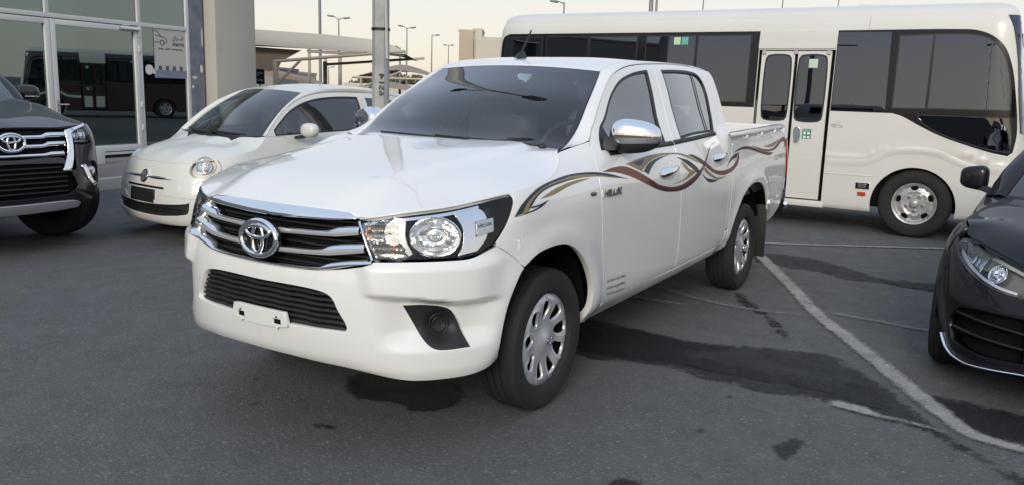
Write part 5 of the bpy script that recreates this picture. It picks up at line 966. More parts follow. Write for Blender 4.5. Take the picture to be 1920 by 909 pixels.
    R([(-1.743, 1.012), (-1.70, 1.004), (-1.585, .982), (-1.464, .968), (-1.290, .961)], [(-1.60, 1.012), (-1.585, 1.000), (-1.53, .984), (-1.449, .973), (-1.290, .960)], GOLD, .0019)
    R([(-1.631, 1.121), (-1.70, 1.119), (-1.754, 1.109), (-1.861, 1.081), (-1.93, 1.056)], [(-1.631, 1.120), (-1.69, 1.106), (-1.74, 1.090), (-1.82, 1.062), (-1.91, 1.035)], MAROON)
    R([(-1.905, 1.070), (-1.969, 1.044), (-2.089, 1.003), (-2.24, .985), (-2.402, .987), (-2.50, 1.000), (-2.59, 1.035), (-2.669, 1.089)], [(-1.90, 1.040), (-1.981, 1.009), (-2.128, .971), (-2.281, .953), (-2.402, .956), (-2.53, .975), (-2.64, 1.02), (-2.672, 1.089)], BROWN)
    R([(-1.86, 1.037), (-1.898, 1.030), (-2.017, .982), (-2.167, .945), (-2.362, .943)], [(-1.86, 1.030), (-1.90, 1.004), (-2.019, .962), (-2.18, .930), (-2.362, .941)], GOLD)
    R([(-2.669, 1.089), (-2.55, 1.078), (-2.45, 1.050), (-2.36, .998)], [(-2.60, 1.055), (-2.52, 1.050), (-2.44, 1.030), (-2.36, .997)], MAROON)
    R([(-2.543, 1.092), (-2.673, 1.116), (-2.851, 1.125), (-3.037, 1.108), (-3.229, 1.077), (-3.461, 1.056), (-3.628, 1.044)], [(-2.543, 1.091), (-2.738, 1.105), (-2.942, 1.098), (-3.129, 1.074), (-3.325, 1.045), (-3.512, 1.030), (-3.628, 1.043)], MAROON)
    R([(-3.014, 1.124), (-3.15, 1.106), (-3.285, 1.089), (-3.42, 1.080), (-3.551, 1.076), (-3.68, 1.090), (-3.79, 1.118), (-3.90, 1.150), (-3.98, 1.160), (-4.05, 1.150), (-4.085, 1.12), (-4.06, 1.085), (-3.985, 1.070)], [(-3.014, 1.123), (-3.13, 1.100), (-3.26, 1.076), (-3.42, 1.062), (-3.54, 1.058), (-3.69, 1.068), (-3.80, 1.088), (-3.89, 1.115), (-3.96, 1.124), (-4.01, 1.118), (-4.03, 1.105), (-4.02, 1.090), (-3.985, 1.071)], BROWN)
    R([(-3.34, 1.104), (-3.56, 1.116), (-3.70, 1.130), (-3.85, 1.145)], [(-3.34, 1.102), (-3.52, 1.092), (-3.68, 1.100), (-3.85, 1.143)], GOLD)
    # --- inside
    MB().box((-.95, -.66, 1.0), (-.42, .66, 1.17)).build('dashboard', PLAST, T, .04)
    th = np.linspace(0, 2*math.pi, 33)[:-1]; tube('steering_wheel', np.stack([-.98 - .06*np.sin(th), .38 + .185*np.cos(th), 1.13 + .175*np.sin(th)], 1), .016, PLAST, T, True, 8)
    for y_ in (.38, -.38):
        s = superell('seat', (-1.48, y_, 1.10), (.10, .25, .30), .4, .4, SEATL, T, nu=20, nv=10); superell('headrest', (-1.53, y_, 1.47), (.055, .13, .085), .5, .5, SEAT, s, nu=16, nv=8)
        superell('seat_cushion', (-1.2, y_, .85), (.28, .25, .10), .4, .4, SEAT, s, nu=16, nv=8)
    s = superell('rear_seat', (-2.22, 0, 1.10), (.10, .62, .33), .3, .3, SEAT, T, nu=24, nv=10)
    for y_ in (.36, -.36): superell('headrest', (-2.25, y_, 1.46), (.05, .13, .08), .5, .5, SEAT, s, nu=14, nv=8)
    superell('rear_view_mirror', (-1.08, .05, 1.39), (.018, .115, .045), .4, .4, PLAST, T, nu=20, nv=10, rot=Matrix.Rotation(math.radians(14), 3, 'X'))
    MB().box((-2.55, -.52, 1.600), (-1.15, .52, 1.610)).build('headliner', BEIGEL, T)
    MB().box((-2.40, -.66, .33), (.30, .66, .62)).box((-4.15, -.62, .42), (-2.4, .62, .66)).box((.45, -.60, .40), (.72, .60, .92)).box((-.40, -.62, .4), (.7, .62, .98)).build('underbody', DARK, T)
    MB().box((-2.36, -.795, .60), (-.46, -.79, 1.13)).box((-2.36, .79, .60), (-.46, .795, 1.13)).box((-2.37, -.80, .6), (-2.36, .80, 1.2)).build('door_trim', DARK, T)
    for xs_, nm in ((0, 'wheel_well'), (-3.08, 'wheel_well')):
        V = []; 
        for t_ in np.linspace(.02, math.pi - .02, 22): V.append([(xs_ + (.455 if xs_ == 0 else .50)*math.cos(t_) + (.03 if xs_ == 0 else 0), y_, .36 + .45*math.sin(t_)) for y_ in (.30, .815)])
        mirror(grid(nm, V, DARK, T))
        o_ = MB().box((xs_ - .45, .29, .3), (xs_ + .45, .30, .82)).build('wheel_well_wall', DARK, T); mirror(o_)
    for o_ in [fe, rock, corner, bd, rl, tl, hl, pil, iw, mb] + doors + [c for c in T.children if c.name.split('.')[0] in ('mud_flap', 'rear_bumper', 'bumper_bar', 'mirror_sail')]: mirror(o_)
    for x_ in (0, -3.085):
        for sd in (1, -1): wheel(T, (x_, sd*.750, .336), .336, .223, .205, 'cover9', sd)
    return T
# ---------------------------------------------------------------- shared body builder for the parked cars
def ws_fn(Bc, Bs, Tc, Ts, k0=.03):
    Bc, Bs, Tc, Ts = (np.array(p, float) for p in (Bc, Bs, Tc, Ts))
    def f(a, b, off=0.):
        a = np.asarray(a, float); b = np.asarray(b, float); k = k0*np.sin(np.pi*b) + off
        P = []
        for i in range(3):
            B = lerp(Bc[i], Bs[i], a*a) if i != 1 else Bs[1]*a; Tq = lerp(Tc[i], Ts[i], a*a) if i != 1 else Ts[1]*a; P.append(lerp(B, Tq, b))
        return np.stack([P[0] + k*.5, P[1], P[2] + k*.86], -1)
    return f
def greenhouse(T, ring, mat, ws, ditch, cen, start, top, rear, glass=GLASS_S, bulge=.018, border=True, frit=.05):
    """windscreen, roof, pillar sweep and back window; start = (u, z) points from the bonnet corner to the door top"""
    wo = outline([(-.985, .0, 1), (.985, .0, 1), (1., .5), (.985, 1.0, 1), (-.985, 1.0, 1), (-1., .5)], .06)
    ga = np.linspace(-.99, .99, 31); g = grid('windscreen', [ws(ga, np.full(31, b_)) for b_ in np.linspace(0, 1, 19)], GLASS_W, T)
    if border: panel('windscreen_border', ws, inset(wo, -.004), GLOSSB, g, [inset(wo, frit)], .09, 0, off=-.003)
    a = np.linspace(-1, 1, 25); grid('cowl', [ws(a, 0*a - .07, -.012), ws(a, 0*a + .01, .003)], PLAST, T)
    D = np.array(ditch, float); Cn = np.array(cen, float); Q = np.vstack([D, Cn, D*(1, -1, 1)]); rt = TPS(Q[:, :2], Q[:, 2])
    fr = [(Cn[0][0], 0.), (lerp(Cn[0][0], D[0][0], .3), D[0][1]*.55)] + [(D[0][0], D[0][1], 1)] + [tuple(p[:2]) for p in D[1:-1]] + [(D[-1][0], D[-1][1], 1), (lerp(Cn[-1][0], D[-1][0], .3), D[-1][1]*.5), (Cn[-1][0], 0)]
    panel('roof', lambda x, y, off=0.: np.stack([x, y, rt(x, y) + off], -1), outline(fr + [(p[0], -p[1]) + tuple(p[2:]) for p in fr[1:-1][::-1]], .05), mat, T, (), .08, .012, ref=(0, 0, 0))
    inner = np.vstack([ws(np.full(10, 1.0), np.linspace(0, .97, 10), .002), D]); ot = np.array([ring.map(u, z) for u, z in catmull(list(start) + list(top), 8)])
    Ls = np.r_[0, np.cumsum(np.linalg.norm(np.diff(inner, axis=0), axis=1))]; xi = np.linspace(0, 1, 50)
    A = np.stack([np.interp(xi*Ls[-1], Ls, inner[:, k]) for k in range(3)], 1); B = np.stack([np.interp(-A[:, 0], -ot[:, 0], ot[:, k]) for k in range(3)], 1)
    rows = [A - (0, 0, .012)] + [lerp(A, B, t) + np.stack([.25 - .2*xi, .5 + 0*xi, .75 + 0*xi], 1)*bulge*math.sin(math.pi*t) for t in np.linspace(0, 1, 7)] + [B - (0, .014, .004)]
    p = grid('pillar', rows, mat, T); mirror(p)
    if rear:                                   # (x, half width, z) at the foot of the back window
        yb = np.linspace(-1, 1, 15); d = D[-1]; rr = []
        for t in np.linspace(0, 1, 6):
            hw = lerp(d[1], rear[1], t); rr.append(np.stack([lerp(d[0], rear[0], t) - .03*math.sin(math.pi*t) + .10*yb**2*0, yb*hw, lerp(d[2], rear[2], t) + (Cn[-1][2] - d[2])*(1-yb**2)*(1-t) + .02*math.sin(math.pi*t)], 1))
        grid('back_window', rr, GLOSSB, T, flip=True)
    return rt
def flank(T, ring, mat, belt, top, rock, seams, wing_front, arches, tail_u, deck, glass=GLASS_S, detail=True, u0=None, qwin=True, names=('front_door', 'rear_door')):
    """wing, doors with glass and quarter panel on the left flank, mirrored to the right"""
    side = lambda u, z, off=0.: ring.map(u, z, off); tp = Pchip([(u, z) for u, z in top]); bl = Pchip(belt); P = []
    def arch(c, r, z0, a0=None):
        t0 = math.asin((z0 - c[1])/r); return [(c[0] + r*math.cos(t), c[1] + r*math.sin(t)) for t in np.linspace(t0, math.pi - t0, 13)]
    (cf, rf), (cr, rr) = arches; ut0 = max(u for u, z in top)
    af = arch(cf, rf, rock); ar_ = arch(cr, rr, rock)
    us = seams; G = .003
    w = wing_front + [(us[0], float(bl(us[0])), 1), (us[0], rock, 1)] + [(af[-1][0], af[-1][1], 1)] + af[::-1][1:-1] + [(af[0][0], af[0][1], 1)]
    P.append(panel('front_wing', side, inset(outline(w, .03), G*.7), mat, T, (), .04, .03))
    for i, (a, b) in enumerate(zip(us, us[1:])):
        last = i == len(us) - 2; zt = lambda u: float(tp(u)); rb = max(b, ar_[0][0] + .03)
        o = [(a, rock, 1)] + ([(a, float(bl(a)), 1), (ut0, zt(ut0), 1)] if i == 0 else [(a, float(bl(a)) - .02), (a - .012, zt(a - .012), 1)])
        o += [(u, zt(u)) for u in np.linspace(ut0 if i == 0 else a, b, 9)[1:-1]] + [(b, zt(b), 1), (b + .01, float(bl(b)))]
        if last and b < ar_[0][0] + .05: o += [(b + .0, cr[1] + rr*.9), (ar_[0][0] + .02, rock + .12), (ar_[0][0] + .06, rock, 1)]
        else: o += [(b, rock, 1)]
        win = []; m = .045
        uu = np.linspace(ut0 if i == 0 else a - .045, b + .045, 25); ok = [(u, zt(u) - m) for u in uu if zt(u) - m > float(bl(u)) + .035]
        if ok:
            win = [(ok[0][0], ok[0][1], 1)] + ok[1:-1:3] + [(ok[-1][0], ok[-1][1], 1), (ok[-1][0], float(bl(ok[-1][0])) + .015, 1), (min(ok[0][0] + .0, us[0] + .12 if i == 0 else 9), float(bl(ok[0][0])) + .015, 1)]
        wo = outline(win, .03); d = panel(names[i], side, inset(outline(o, .03), G), mat, T, [wo], .05, .03); P.append(d)
        panel('window_seal', side, inset(wo, -.001), PLAST, d, [inset(wo, .014)], .05, .008); panel('window_glass', side, inset(wo, .011), glass, d, (), .08, 0, off=-.006)
        uh = b + .10; zh = float(bl(b)) - .10
        if detail: superell('door_handle', ring.map(uh + .06, zh, .018), (.085, .014, .014), .6, .8, CHROME if mat is not BLACKP else mat, d, nu=16, nv=8)
    b = us[-1]; zt = lambda u: float(tp(u)); te = min(u for u, z in top)
    q = [(b, zt(b), 1)] + [(u, zt(u)) for u in np.linspace(b, te, 8)[1:-1]] + [(te, zt(te), 1)] + deck + [(tail_u, rock + .10, 1), (ar_[-1][0], ar_[-1][1], 1)] + ar_[::-1][1:-1] + [(ar_[0][0], ar_[0][1], 1), (b - .0 if b > ar_[0][0] else ar_[0][0] + .06, rock, 1), (max(b, ar_[0][0] + .02), rock + .12), (b, float(bl(b)))]
    holes = []
    if qwin:
        uu = np.linspace(b - .06, te, 20); ok = [(u, zt(u) - .05) for u in uu if zt(u) - .05 > float(bl(u)) + .06]
        if len(ok) > 4: holes = [outline([(ok[0][0], ok[0][1], 1)] + ok[1:-2:3] + [(ok[-2][0], ok[-2][1], 1), (ok[-3][0], float(bl(ok[-3][0])) + .02, 1), (ok[0][0], float(bl(ok[0][0])) + .015, 1)], .03)]
    qp = panel('rear_quarter', side, inset(outline(q, .03), G*.7), mat, T, holes, .05); P.append(qp)
    for h in holes: panel('quarter_glass', side, inset(h, .002), glass, qp, (), .08, 0, off=-.006)
    rk = outline([(af[-1][0], rock - .004, 1), (ar_[0][0], rock - .004, 1), (ar_[0][0], rock - .09, 1), (af[-1][0], rock - .09, 1)], .05)
    P.append(panel('sill', side, rk, PLAST if mat is BLACKP else mat, T, (), .06))
    return [mirror(p) for p in P]
def lamp_unit(T, f, out, inner=None, depth=.05, back=None):
    lo = outline(out, .015); h = panel('headlight', f, lo, back or GLOSSB, T, (), .025, .03, off=-depth)
    lp = np.array([f(p[0], p[1], 0.) for p in lo]); lq = np.array([f(p[0], p[1], -depth) for p in lo]); lp = np.vstack([lp, lp[:1]]); lq = np.vstack([lq, lq[:1]])
    grid('lamp_surround', np.stack([lp, lq]), SATIN, h)
    if inner: inner(h)
    panel('lens', f, inset(lo, -.001), LENS, h, (), .025, 0, off=.001); return h
def bowl(parent, f, q, z, r, rz=None, mat=None, off=-.012, depth=.03):
    t = np.linspace(0, 2*math.pi, 33); rz = rz or r
    rows = [f(q + r*k*np.cos(t), z + rz*k*np.sin(t), off + o) for k, o in ((1, 0), (.94, .005), (.88, -.004), (.6, -depth*.8), (.25, -depth), (.2, -depth*.5), (.0, -depth*.4))]
    return grid('lamp_bowl', np.array(rows), mat or CHROME, parent)
def insides(T, w, zs, xs, beltz, floor=.3, rear=True):
    MB().box((xs[-1], -w, floor - .12), (xs[0], w, floor)).build('floor_pan', DARK, T); MB().box((xs[-1] + .1, -w*.72, floor + (beltz - floor)*1.62), (xs[0] - .75, w*.72, floor + (beltz - floor)*1.63)).build('headliner', BEIGEL, T)
    MB().box((xs[0] - .12, -w*.92, beltz - .20), (xs[0] + .06, w*.92, beltz - .015)).build('dashboard', PLAST, T, .04)
    for x in xs[1:-1]:
        for y in (w*.52, -w*.52):
            s = superell('seat', (x, y, beltz + .0), (.10, w*.36, .33), .4, .4, SEATL, T, nu=18, nv=8); superell('headrest', (x - .04, y, beltz + .40), (.05, w*.17, .08), .5, .5, SEAT, s, nu=12, nv=6)
    th = np.linspace(0, 2*math.pi, 25)[:-1]; tube('steering_wheel', np.stack([xs[0] - .22 - .05*np.sin(th), w*.52 + .18*np.cos(th), beltz - .03 + .165*np.sin(th)], 1), .014, PLAST, T, True, 6)
def wells(T, xs, R, W, wy):
    for x in xs:
        V = [[(x + (R+.055)*math.cos(t), y, R + (R+.05)*math.sin(t)) for y in (wy - .45, wy + .06)] for t in np.linspace(.03, math.pi - .03, 18)]
        mirror(grid('wheel_well', V, DARK, T)); mirror(MB().box((x - R - .03, wy - .45, .25), (x + R + .03, wy - .44, R*1.9)).build('wheel_well_wall', DARK, T))
# ---------------------------------------------------------------- small pearl-white hatchback
def build_hatch():
    x, y, a = FIAT_POSE; T = thing('hatchback_car', 'small pearl white hatchback with round lamps, parked behind the steel pole', 'car', (x, y, 0), a)
    front = lambda q, z, off=0.: fia.mapq(q, z, off); uq = lambda q: fia.uc - q; M = CREAM
    top = [(-.13, .985), (-.20, 1.055), (-.293, 1.138), (-.40, 1.222), (-.531, 1.298), (-.68, 1.352), (-.827, 1.383), (-1.0, 1.402), (-1.191, 1.410), (-1.45, 1.408), (-1.8, 1.39), (-2.1, 1.35), (-2.36, 1.28), (-2.52, 1.16)]
    belt = [(-.10, .965), (-.34, .975), (-.9, .99), (-1.4, 1.02), (-1.9, 1.06), (-2.3, 1.10)]
    hs = [(.366, .790), (.167, .832), (-.012, .880), (-.087, .940), (-.125, .985)]
    wf = [(hs[-1][0], hs[-1][1], 1)]
    wing_front = [(.50, .30, 1), (uq(.83), .42), (uq(.80), .55), (uq(.83), .64), (.33, .72), (.366, .787, 1)] + hs[1:-1] + [(hs[-1][0], hs[-1][1], 1)]
    wing_front = [(.36, .25, 1), (.42, .42), (.43, .55), (.40, .66, 1), (.345, .70), (.366, .787, 1)] + hs[1:-1] + [(hs[-1][0], hs[-1][1], 1)]
    flank(T, fia, M, belt, top, .22, (-.36, -1.42), wing_front, (((0, .29), .335), ((-2.30, .29), .335)), -2.66, [(-2.60, 1.0), (-2.66, .8), (-2.68, .5)], names=('door',))
    ws = ws_fn((.02, 0, .965), (-.123, .679, .975), (-.64, 0, 1.42), (-.718, .506, 1.395), .035)
    ditch = [(-.72, .500, 1.397), (-.85, .522, 1.425), (-1.05, .535, 1.445), (-1.4, .54, 1.45), (-1.8, .525, 1.43), (-2.15, .50, 1.385), (-2.42, .47, 1.30)]
    cen = [(-.645, 0, 1.423), (-.85, 0, 1.46), (-1.1, 0, 1.482), (-1.5, 0, 1.485), (-1.9, 0, 1.465), (-2.2, 0, 1.43), (-2.44, 0, 1.36)]
    greenhouse(T, fia, M, ws, ditch, cen, [(-.10, .97)], top, (-2.72, .55, 1.0))
    # bonnet: measured edges and a rounded crown
    f0 = [(0, .738), (.2, .738), (.40, .742), (.565, .745), (.66, .81, )]
    edge = [fia.map(u, z) for u, z in hs]; fe = [front(q, z) for q, z in f0[:4]] + [fia.map(.366, .790)]
    mid = [(.50, 0, .815), (.48, .35, .812), (.40, .55, .806), (.25, 0, .893), (.22, .4, .885), (.10, .58, .890), (.0, 0, .945), (-.02, .4, .945), (-.06, .6, .95)]
    rear = [(-.10, .64, .972), (-.03, .4, .966), (.03, .2, .962), (.045, 0, .962)]
    Q = np.array([tuple(p) for p in edge + fe] + mid + rear); Q = np.vstack([Q, Q[Q[:, 1] > .01]*(1, -1, 1)]); tp_ = TPS(Q[:, :2], Q[:, 2], 1e-4)
    hl = [tuple(p[:2]) for p in edge[::-1]]; hp = [hl[0] + (1,)] + hl[1:-1] + [hl[-1] + (1,)] + [tuple(front(.60, .745)[:2]) + (1,)] + [tuple(p[:2]) for p in fe[:4][::-1]]
    hp += [(p[0], -p[1]) + tuple(p[2:]) for p in hp[:-1][::-1]] + [(r[0], -r[1]) for r in rear] + [(r[0], r[1]) for r in rear[::-1][1:]]
    panel('bonnet', lambda x_, y_, off=0.: np.stack([x_, y_, tp_(x_, y_) + off], -1), inset(outline(hp, .025), .003), M, T, (), .03, .015, ref=(0, 0, 0))
    # nose and bumper
    mirp = lambda h: h + [(-p[0],) + tuple(p[1:]) for p in h[::-1]]
    nose = mirp([(0, .734), (.20, .734), (.40, .738), (.60, .742, 1), (.80, .775, 1)] + [(uq(.366), .782, 1), (uq(.345), .70), (uq(.40), .66, 1), (uq(.43), .55), (uq(.42), .44, 1), (.72, .443), (.60, .448, 1), (.36, .452, 1), (.335, .43), (0, .43)][:-1])
    hd = [(.755 + .150*math.cos(t), .716 + .092*math.sin(t) + .02*math.cos(t)) for t in np.linspace(0, 2*math.pi, 17)[:-1]]; ho = outline(hd, .02)
    fgp = outline([(.758 + .078*math.cos(t), .546 + .050*math.sin(t)) for t in np.linspace(0, 2*math.pi, 13)[:-1]], .02)
    slot = outline([(-.33, .524, 1), (.33, .524, 1), (.335, .503, 1), (-.335, .503, 1)], .02)
    nz = np.array(nose and [(0, 0)]); no = [(0, .734), (.20, .734), (.40, .738), (.60, .743, 1), (.86, .79, 1), (uq(.372), .782, 1), (uq(.35), .70), (uq(.405), .66, 1), (uq(.435), .55), (uq(.425), .44, 1), (.78, .436), (.60, .446, 1), (.34, .450, 1), (.30, .405, 1), (0, .400)]
    full = outline(no[:-1] + [(-p[0],) + tuple(p[1:]) for p in no[1:-1][::-1]], .025)
    nm_ = panel('nose', front, full, M, T, [ho, np.c_[-ho[:, 0], ho[:, 1]], fgp, np.c_[-fgp[:, 0], fgp[:, 1]], slot], .03, .015)
    panel('nose_slot', front, slot, DARK, nm_, (), .04, 0, off=-.012)
    itk = outline([(.648, .408, 1), (.60, .395), (.30, .372), (0, .362), (-.30, .372), (-.60, .395), (-.648, .408, 1), (-.625, .31), (-.50, .278, 1), (-.25, .256), (0, .250), (.25, .256), (.50, .278, 1), (.625, .31)], .025)
    bo = [(0, .398), (.298, .402, 1), (.338, .446, 1), (.60, .442, 1), (.78, .432), (uq(.425), .436, 1), (uq(.40), .30), (uq(.36), .225, 1), (.80, .212), (.60, .200), (.30, .190), (0, .186)]
    bmp = panel('front_bumper', front, outline(bo[:-1] + [bo[-1]] + [(-p[0],) + tuple(p[1:]) for p in bo[1:-1][::-1]], .025), M, T, [itk], .03, .02, off=.012)
    panel('intake', front, inset(itk, -.006), PLAST, bmp, (), .05, 0, off=-.012)
    for zz in (.30, .335): q = np.linspace(-.55, .55, 21); grid('intake_bar', [front(q, zz - .004 + 0*q, -.008), front(q, zz + 0*q, .001), front(q, zz + .004 + 0*q, -.008)], GLOSSB, bmp)
    panel('plate_holder', front, outline([(-.20, .492, 1), (.21, .492, 1), (.21, .372, 1), (-.20, .372, 1)], .03), PLAST, bmp, (), .05, .02, off=.016)
    for s in (1, -1):
        q = np.linspace(.07, .41, 16)*s; hh = np.interp(abs(q), [.07, .2, .38, .41], [.011, .014, .007, .002]); zc = .600 - .004*np.abs(q); grid('chrome_bar', [front(q, zc - hh, .002), front(q, zc - hh*.3, .014), front(q, zc + hh*.5, .012), front(q, zc + hh, .002)], CHROME, nm_, flip=s < 0)
        f = (lambda q, z, off=0.: front(q, z, off)) if s > 0 else (lambda q, z, off=0.: front(-np.asarray(q), z, off))
        def inn(h, f=f):
            bowl(h, f, .762, .722, .100, .062, REFL, -.014, .016); bowl(h, f, .77, .722, .046, .030, REFL, -.004, .02)
        lamp_unit(T, f, hd, inn, .04, pmat('lamp_grey', (.62, .60, .53), .35, .1) if s > 0 else MATS['lamp_grey'])
        fl = panel('fog_lamp', f, inset(fgp, .002), pmat('fog_reflector', (.5, .5, .5), .2, .9) if s > 0 else MATS['fog_reflector'], T, (), .02, .02, off=-.022); panel('lens', f, inset(fgp, .001), LENS, fl, (), .03, 0, off=0)
    t = np.linspace(0, 2*math.pi, 25)[:-1]; e = lambda r: np.stack([r*np.cos(t), .600 + r*.96*np.sin(t)], 1)
    em = panel('emblem', front, e(.060), CHROME, nm_, (), .03, .02, off=.018); panel('badge_disc', front, e(.047), pmat('badge_dark', (.20, .19, .20), .3, .4), em, (), .03, .0, off=.021)
    lettering('badge_lettering', 'FIAT', lambda a_, b_, off=0.: front(a_, .600 + b_, off + .0225), SATIN, em, w=.062, h=.022)
    # mirrors, wipers, aerial, inside, wheels
    mb = superell('door_mirror', (-.50, .915, 1.045), (.065, .105, .070), .8, .8, M, T, nu=24, nv=12); MB().hull([(-.42, .78, .955), (-.52, .78, .955), (-.52, .78, .985), (-.42, .78, .985)], [(-.46, .90, .985), (-.54, .90, .985), (-.54, .90, 1.01), (-.46, .90, 1.01)]).build('mirror_arm', PLAST, mb, .006); mirror(mb)
    for a0, a1 in ((.05, -.72), (.78, .02)):
        t_ = np.linspace(0, 1, 10); w_ = tube('wiper', ws(lerp(a0, a1, t_), lerp(.01, .045, t_), .02), .007, PLAST, T, seg=6); tube('wiper_blade', ws(lerp(a0, a1, t_[2:]), lerp(.015, .05, t_[2:]) + .015, .012), .005, RUBBER, w_, seg=6)
    tube('aerial', [(-2.05, 0, 1.45), (-2.12, 0, 1.53), (-2.20, 0, 1.63)], .006, PLAST, T, seg=6)
    insides(T, .64, .3, (-.25, -1.05, -1.85, -2.2), .97)
    superell('rear_view_mirror', (-.62, 0, 1.335), (.02, .11, .03), .5, .5, PLAST, T, nu=14, nv=6)
    panel('tailgate', lambda q, z, off=0.: fia.mapt(q, z, off), outline([(-.72, .24, 1), (.72, .24, 1), (.66, 1.0, 1), (-.66, 1.0, 1)], .05), M, T, (), .08, .012)
    wells(T, (0, -2.30), .285, .18, .70)
    for x_ in (0, -2.30):
        for sd in (1, -1): wheel(T, (x_, sd*.705, .288), .288, .19, .18, 'five', sd, -.25 if x_ == 0 else 0)
    MB().box((-2.6, -.6, .20), (.45, .6, .32)).box((.2, -.55, .2), (.5, .55, .62)).build('underbody', DARK, T)
    return T
# ---------------------------------------------------------------- black off-roader
def build_suv():
    x, y, a = SUV_POSE; T = thing('suv_car', 'black off-road car with chrome grille bars, parked before the glass shop doors', 'car', (x, y, 0), a)
    front = lambda q, z, off=0.: suv.mapq(np.asarray(q, float)*.87, z, off); uq = lambda q: suv.uc - q*.87; qu = lambda u: (suv.uc - u)/.87; M = BLACKP
    top = [(-.50, 1.27), (-.62, 1.36), (-.80, 1.48), (-1.0, 1.60), (-1.2, 1.68), (-1.5, 1.715), (-2.0, 1.73), (-2.6, 1.72), (-3.1, 1.68), (-3.45, 1.58), (-3.6, 1.40)]
    belt = [(-.45, 1.22), (-1.0, 1.21), (-2.0, 1.23), (-2.8, 1.26), (-3.3, 1.32)]
    hs = [(.52, 1.078), (.30, 1.10), (.0, 1.135), (-.25, 1.175), (-.42, 1.225)]
    wing_front = [(.50, .50, 1), (.55, .70), (.52, .88, 1), (uq(.885), .93), (uq(.86), 1.05), (.52, 1.076, 1)] + hs[1:-1] + [(hs[-1][0], hs[-1][1], 1)]
    flank(T, suv, M, belt, top, .40, (-.55, -1.50, -2.42), wing_front, (((0, .42), .45), ((-2.745, .42), .45)), -3.62, [(-3.70, 1.1), (-3.72, .7)])
    ws = ws_fn((-.25, 0, 1.24), (-.46, .72, 1.235), (-.98, 0, 1.74), (-1.07, .60, 1.70), .03)
    ditch = [(-1.075, .595, 1.703), (-1.3, .62, 1.745), (-1.7, .63, 1.77), (-2.2, .63, 1.775), (-2.8, .62, 1.76), (-3.3, .60, 1.71), (-3.55, .57, 1.62)]
    cen = [(-.985, 0, 1.745), (-1.3, 0, 1.80), (-1.7, 0, 1.825), (-2.2, 0, 1.83), (-2.8, 0, 1.815), (-3.3, 0, 1.77), (-3.58, 0, 1.69)]
    greenhouse(T, suv, M, ws, ditch, cen, [(-.42, 1.225)], top, (-3.74, .68, 1.1))
    edge = [suv.map(u, z) for u, z in hs]; fe = [front(q, z) for q, z in ((0, 1.062), (.3, 1.060), (.50, 1.058), (.70, 1.068), (.86, 1.075))]
    mid = [(.72, 0, 1.108), (.68, .45, 1.108), (.50, .25, 1.165), (.45, .62, 1.150), (.2, 0, 1.185), (.2, .42, 1.222), (.15, .68, 1.205), (-.1, 0, 1.215), (-.1, .45, 1.262), (-.15, .68, 1.238)]
    rear = [(-.44, .70, 1.243), (-.34, .45, 1.250), (-.27, .2, 1.245), (-.25, 0, 1.245)]
    Q = np.array([tuple(p) for p in edge + fe] + mid + rear); Q = np.vstack([Q, Q[Q[:, 1] > .01]*(1, -1, 1)]); tp_ = TPS(Q[:, :2], Q[:, 2], 1e-5)
    hl = [tuple(p[:2]) for p in edge[::-1]]; hp = [hl[0] + (1,)] + hl[1:-1] + [hl[-1] + (1,)] + [tuple(p[:2]) for p in fe[::-1]]
    hp += [(p[0], -p[1]) + tuple(p[2:]) for p in hp[:-1][::-1]] + [(r[0], -r[1]) for r in rear] + [(r[0], r[1]) for r in rear[::-1][1:]]
    panel('bonnet', lambda x_, y_, off=0.: np.stack([x_, y_, tp_(x_, y_) + off], -1), inset(outline(hp, .03), .003), M, T, (), .04, .015, ref=(0, 0, 0))
    sym = lambda h: outline(h + [(-p[0],) + tuple(p[1:]) for p in h[::-1] if abs(p[0]) > 1e-6], .03)
    bo = [(0, .805), (.50, .79), (.52, .70, 1), (.60, .71, 1), (.645, .915, 1), (.74, .905), (.885, .915), (qu(.52), .878, 1), (qu(.55), .70), (qu(.50), .50, 1), (1.0, .46), (.70, .42), (.60, .375, 1), (.3, .36), (0, .355)]
    fgo = outline([(.68, .735, 1), (.80, .765), (.90, .76, 1), (.965, .66), (.95, .535, 1), (.86, .545), (.74, .62)], .02)
    itk = sym([(0, .775), (.46, .765, 1), (.56, .65), (.60, .56, 1), (.50, .50, 1), (0, .485)])
    bmp = panel('front_bumper', front, sym(bo), M, T, [itk, fgo, np.c_[-fgo[:, 0], fgo[:, 1]]], .035, .02)
    ik = panel('intake', front, inset(itk, -.006), DARK, bmp, (), .06, 0, off=-.04)
    for zz in (.53, .57, .61, .65, .69, .73): q = np.linspace(-.5, .5, 15); grid('intake_bar', [front(q, zz - .008 + 0*q, -.035), front(q, zz + 0*q, -.012), front(q, zz + .008 + 0*q, -.035)], PLAST, bmp)
    sk = [(0, .445), (.55, .445), (.61, .43, 1), (.60, .395, 1), (.50, .388), (0, .375)]; panel('skid_trim', front, sym(sk), pmat('silver_trim', (.42, .43, .45), .3, .6), bmp, (), .05, .03, off=.022)
    gk = sym([(0, 1.045), (.50, 1.045), (.585, 1.02, 1), (.56, .83), (.50, .805, 1), (0, .808)])
    gr = panel('grille', front, gk, DARK, T, (), .06, .02, off=-.035)
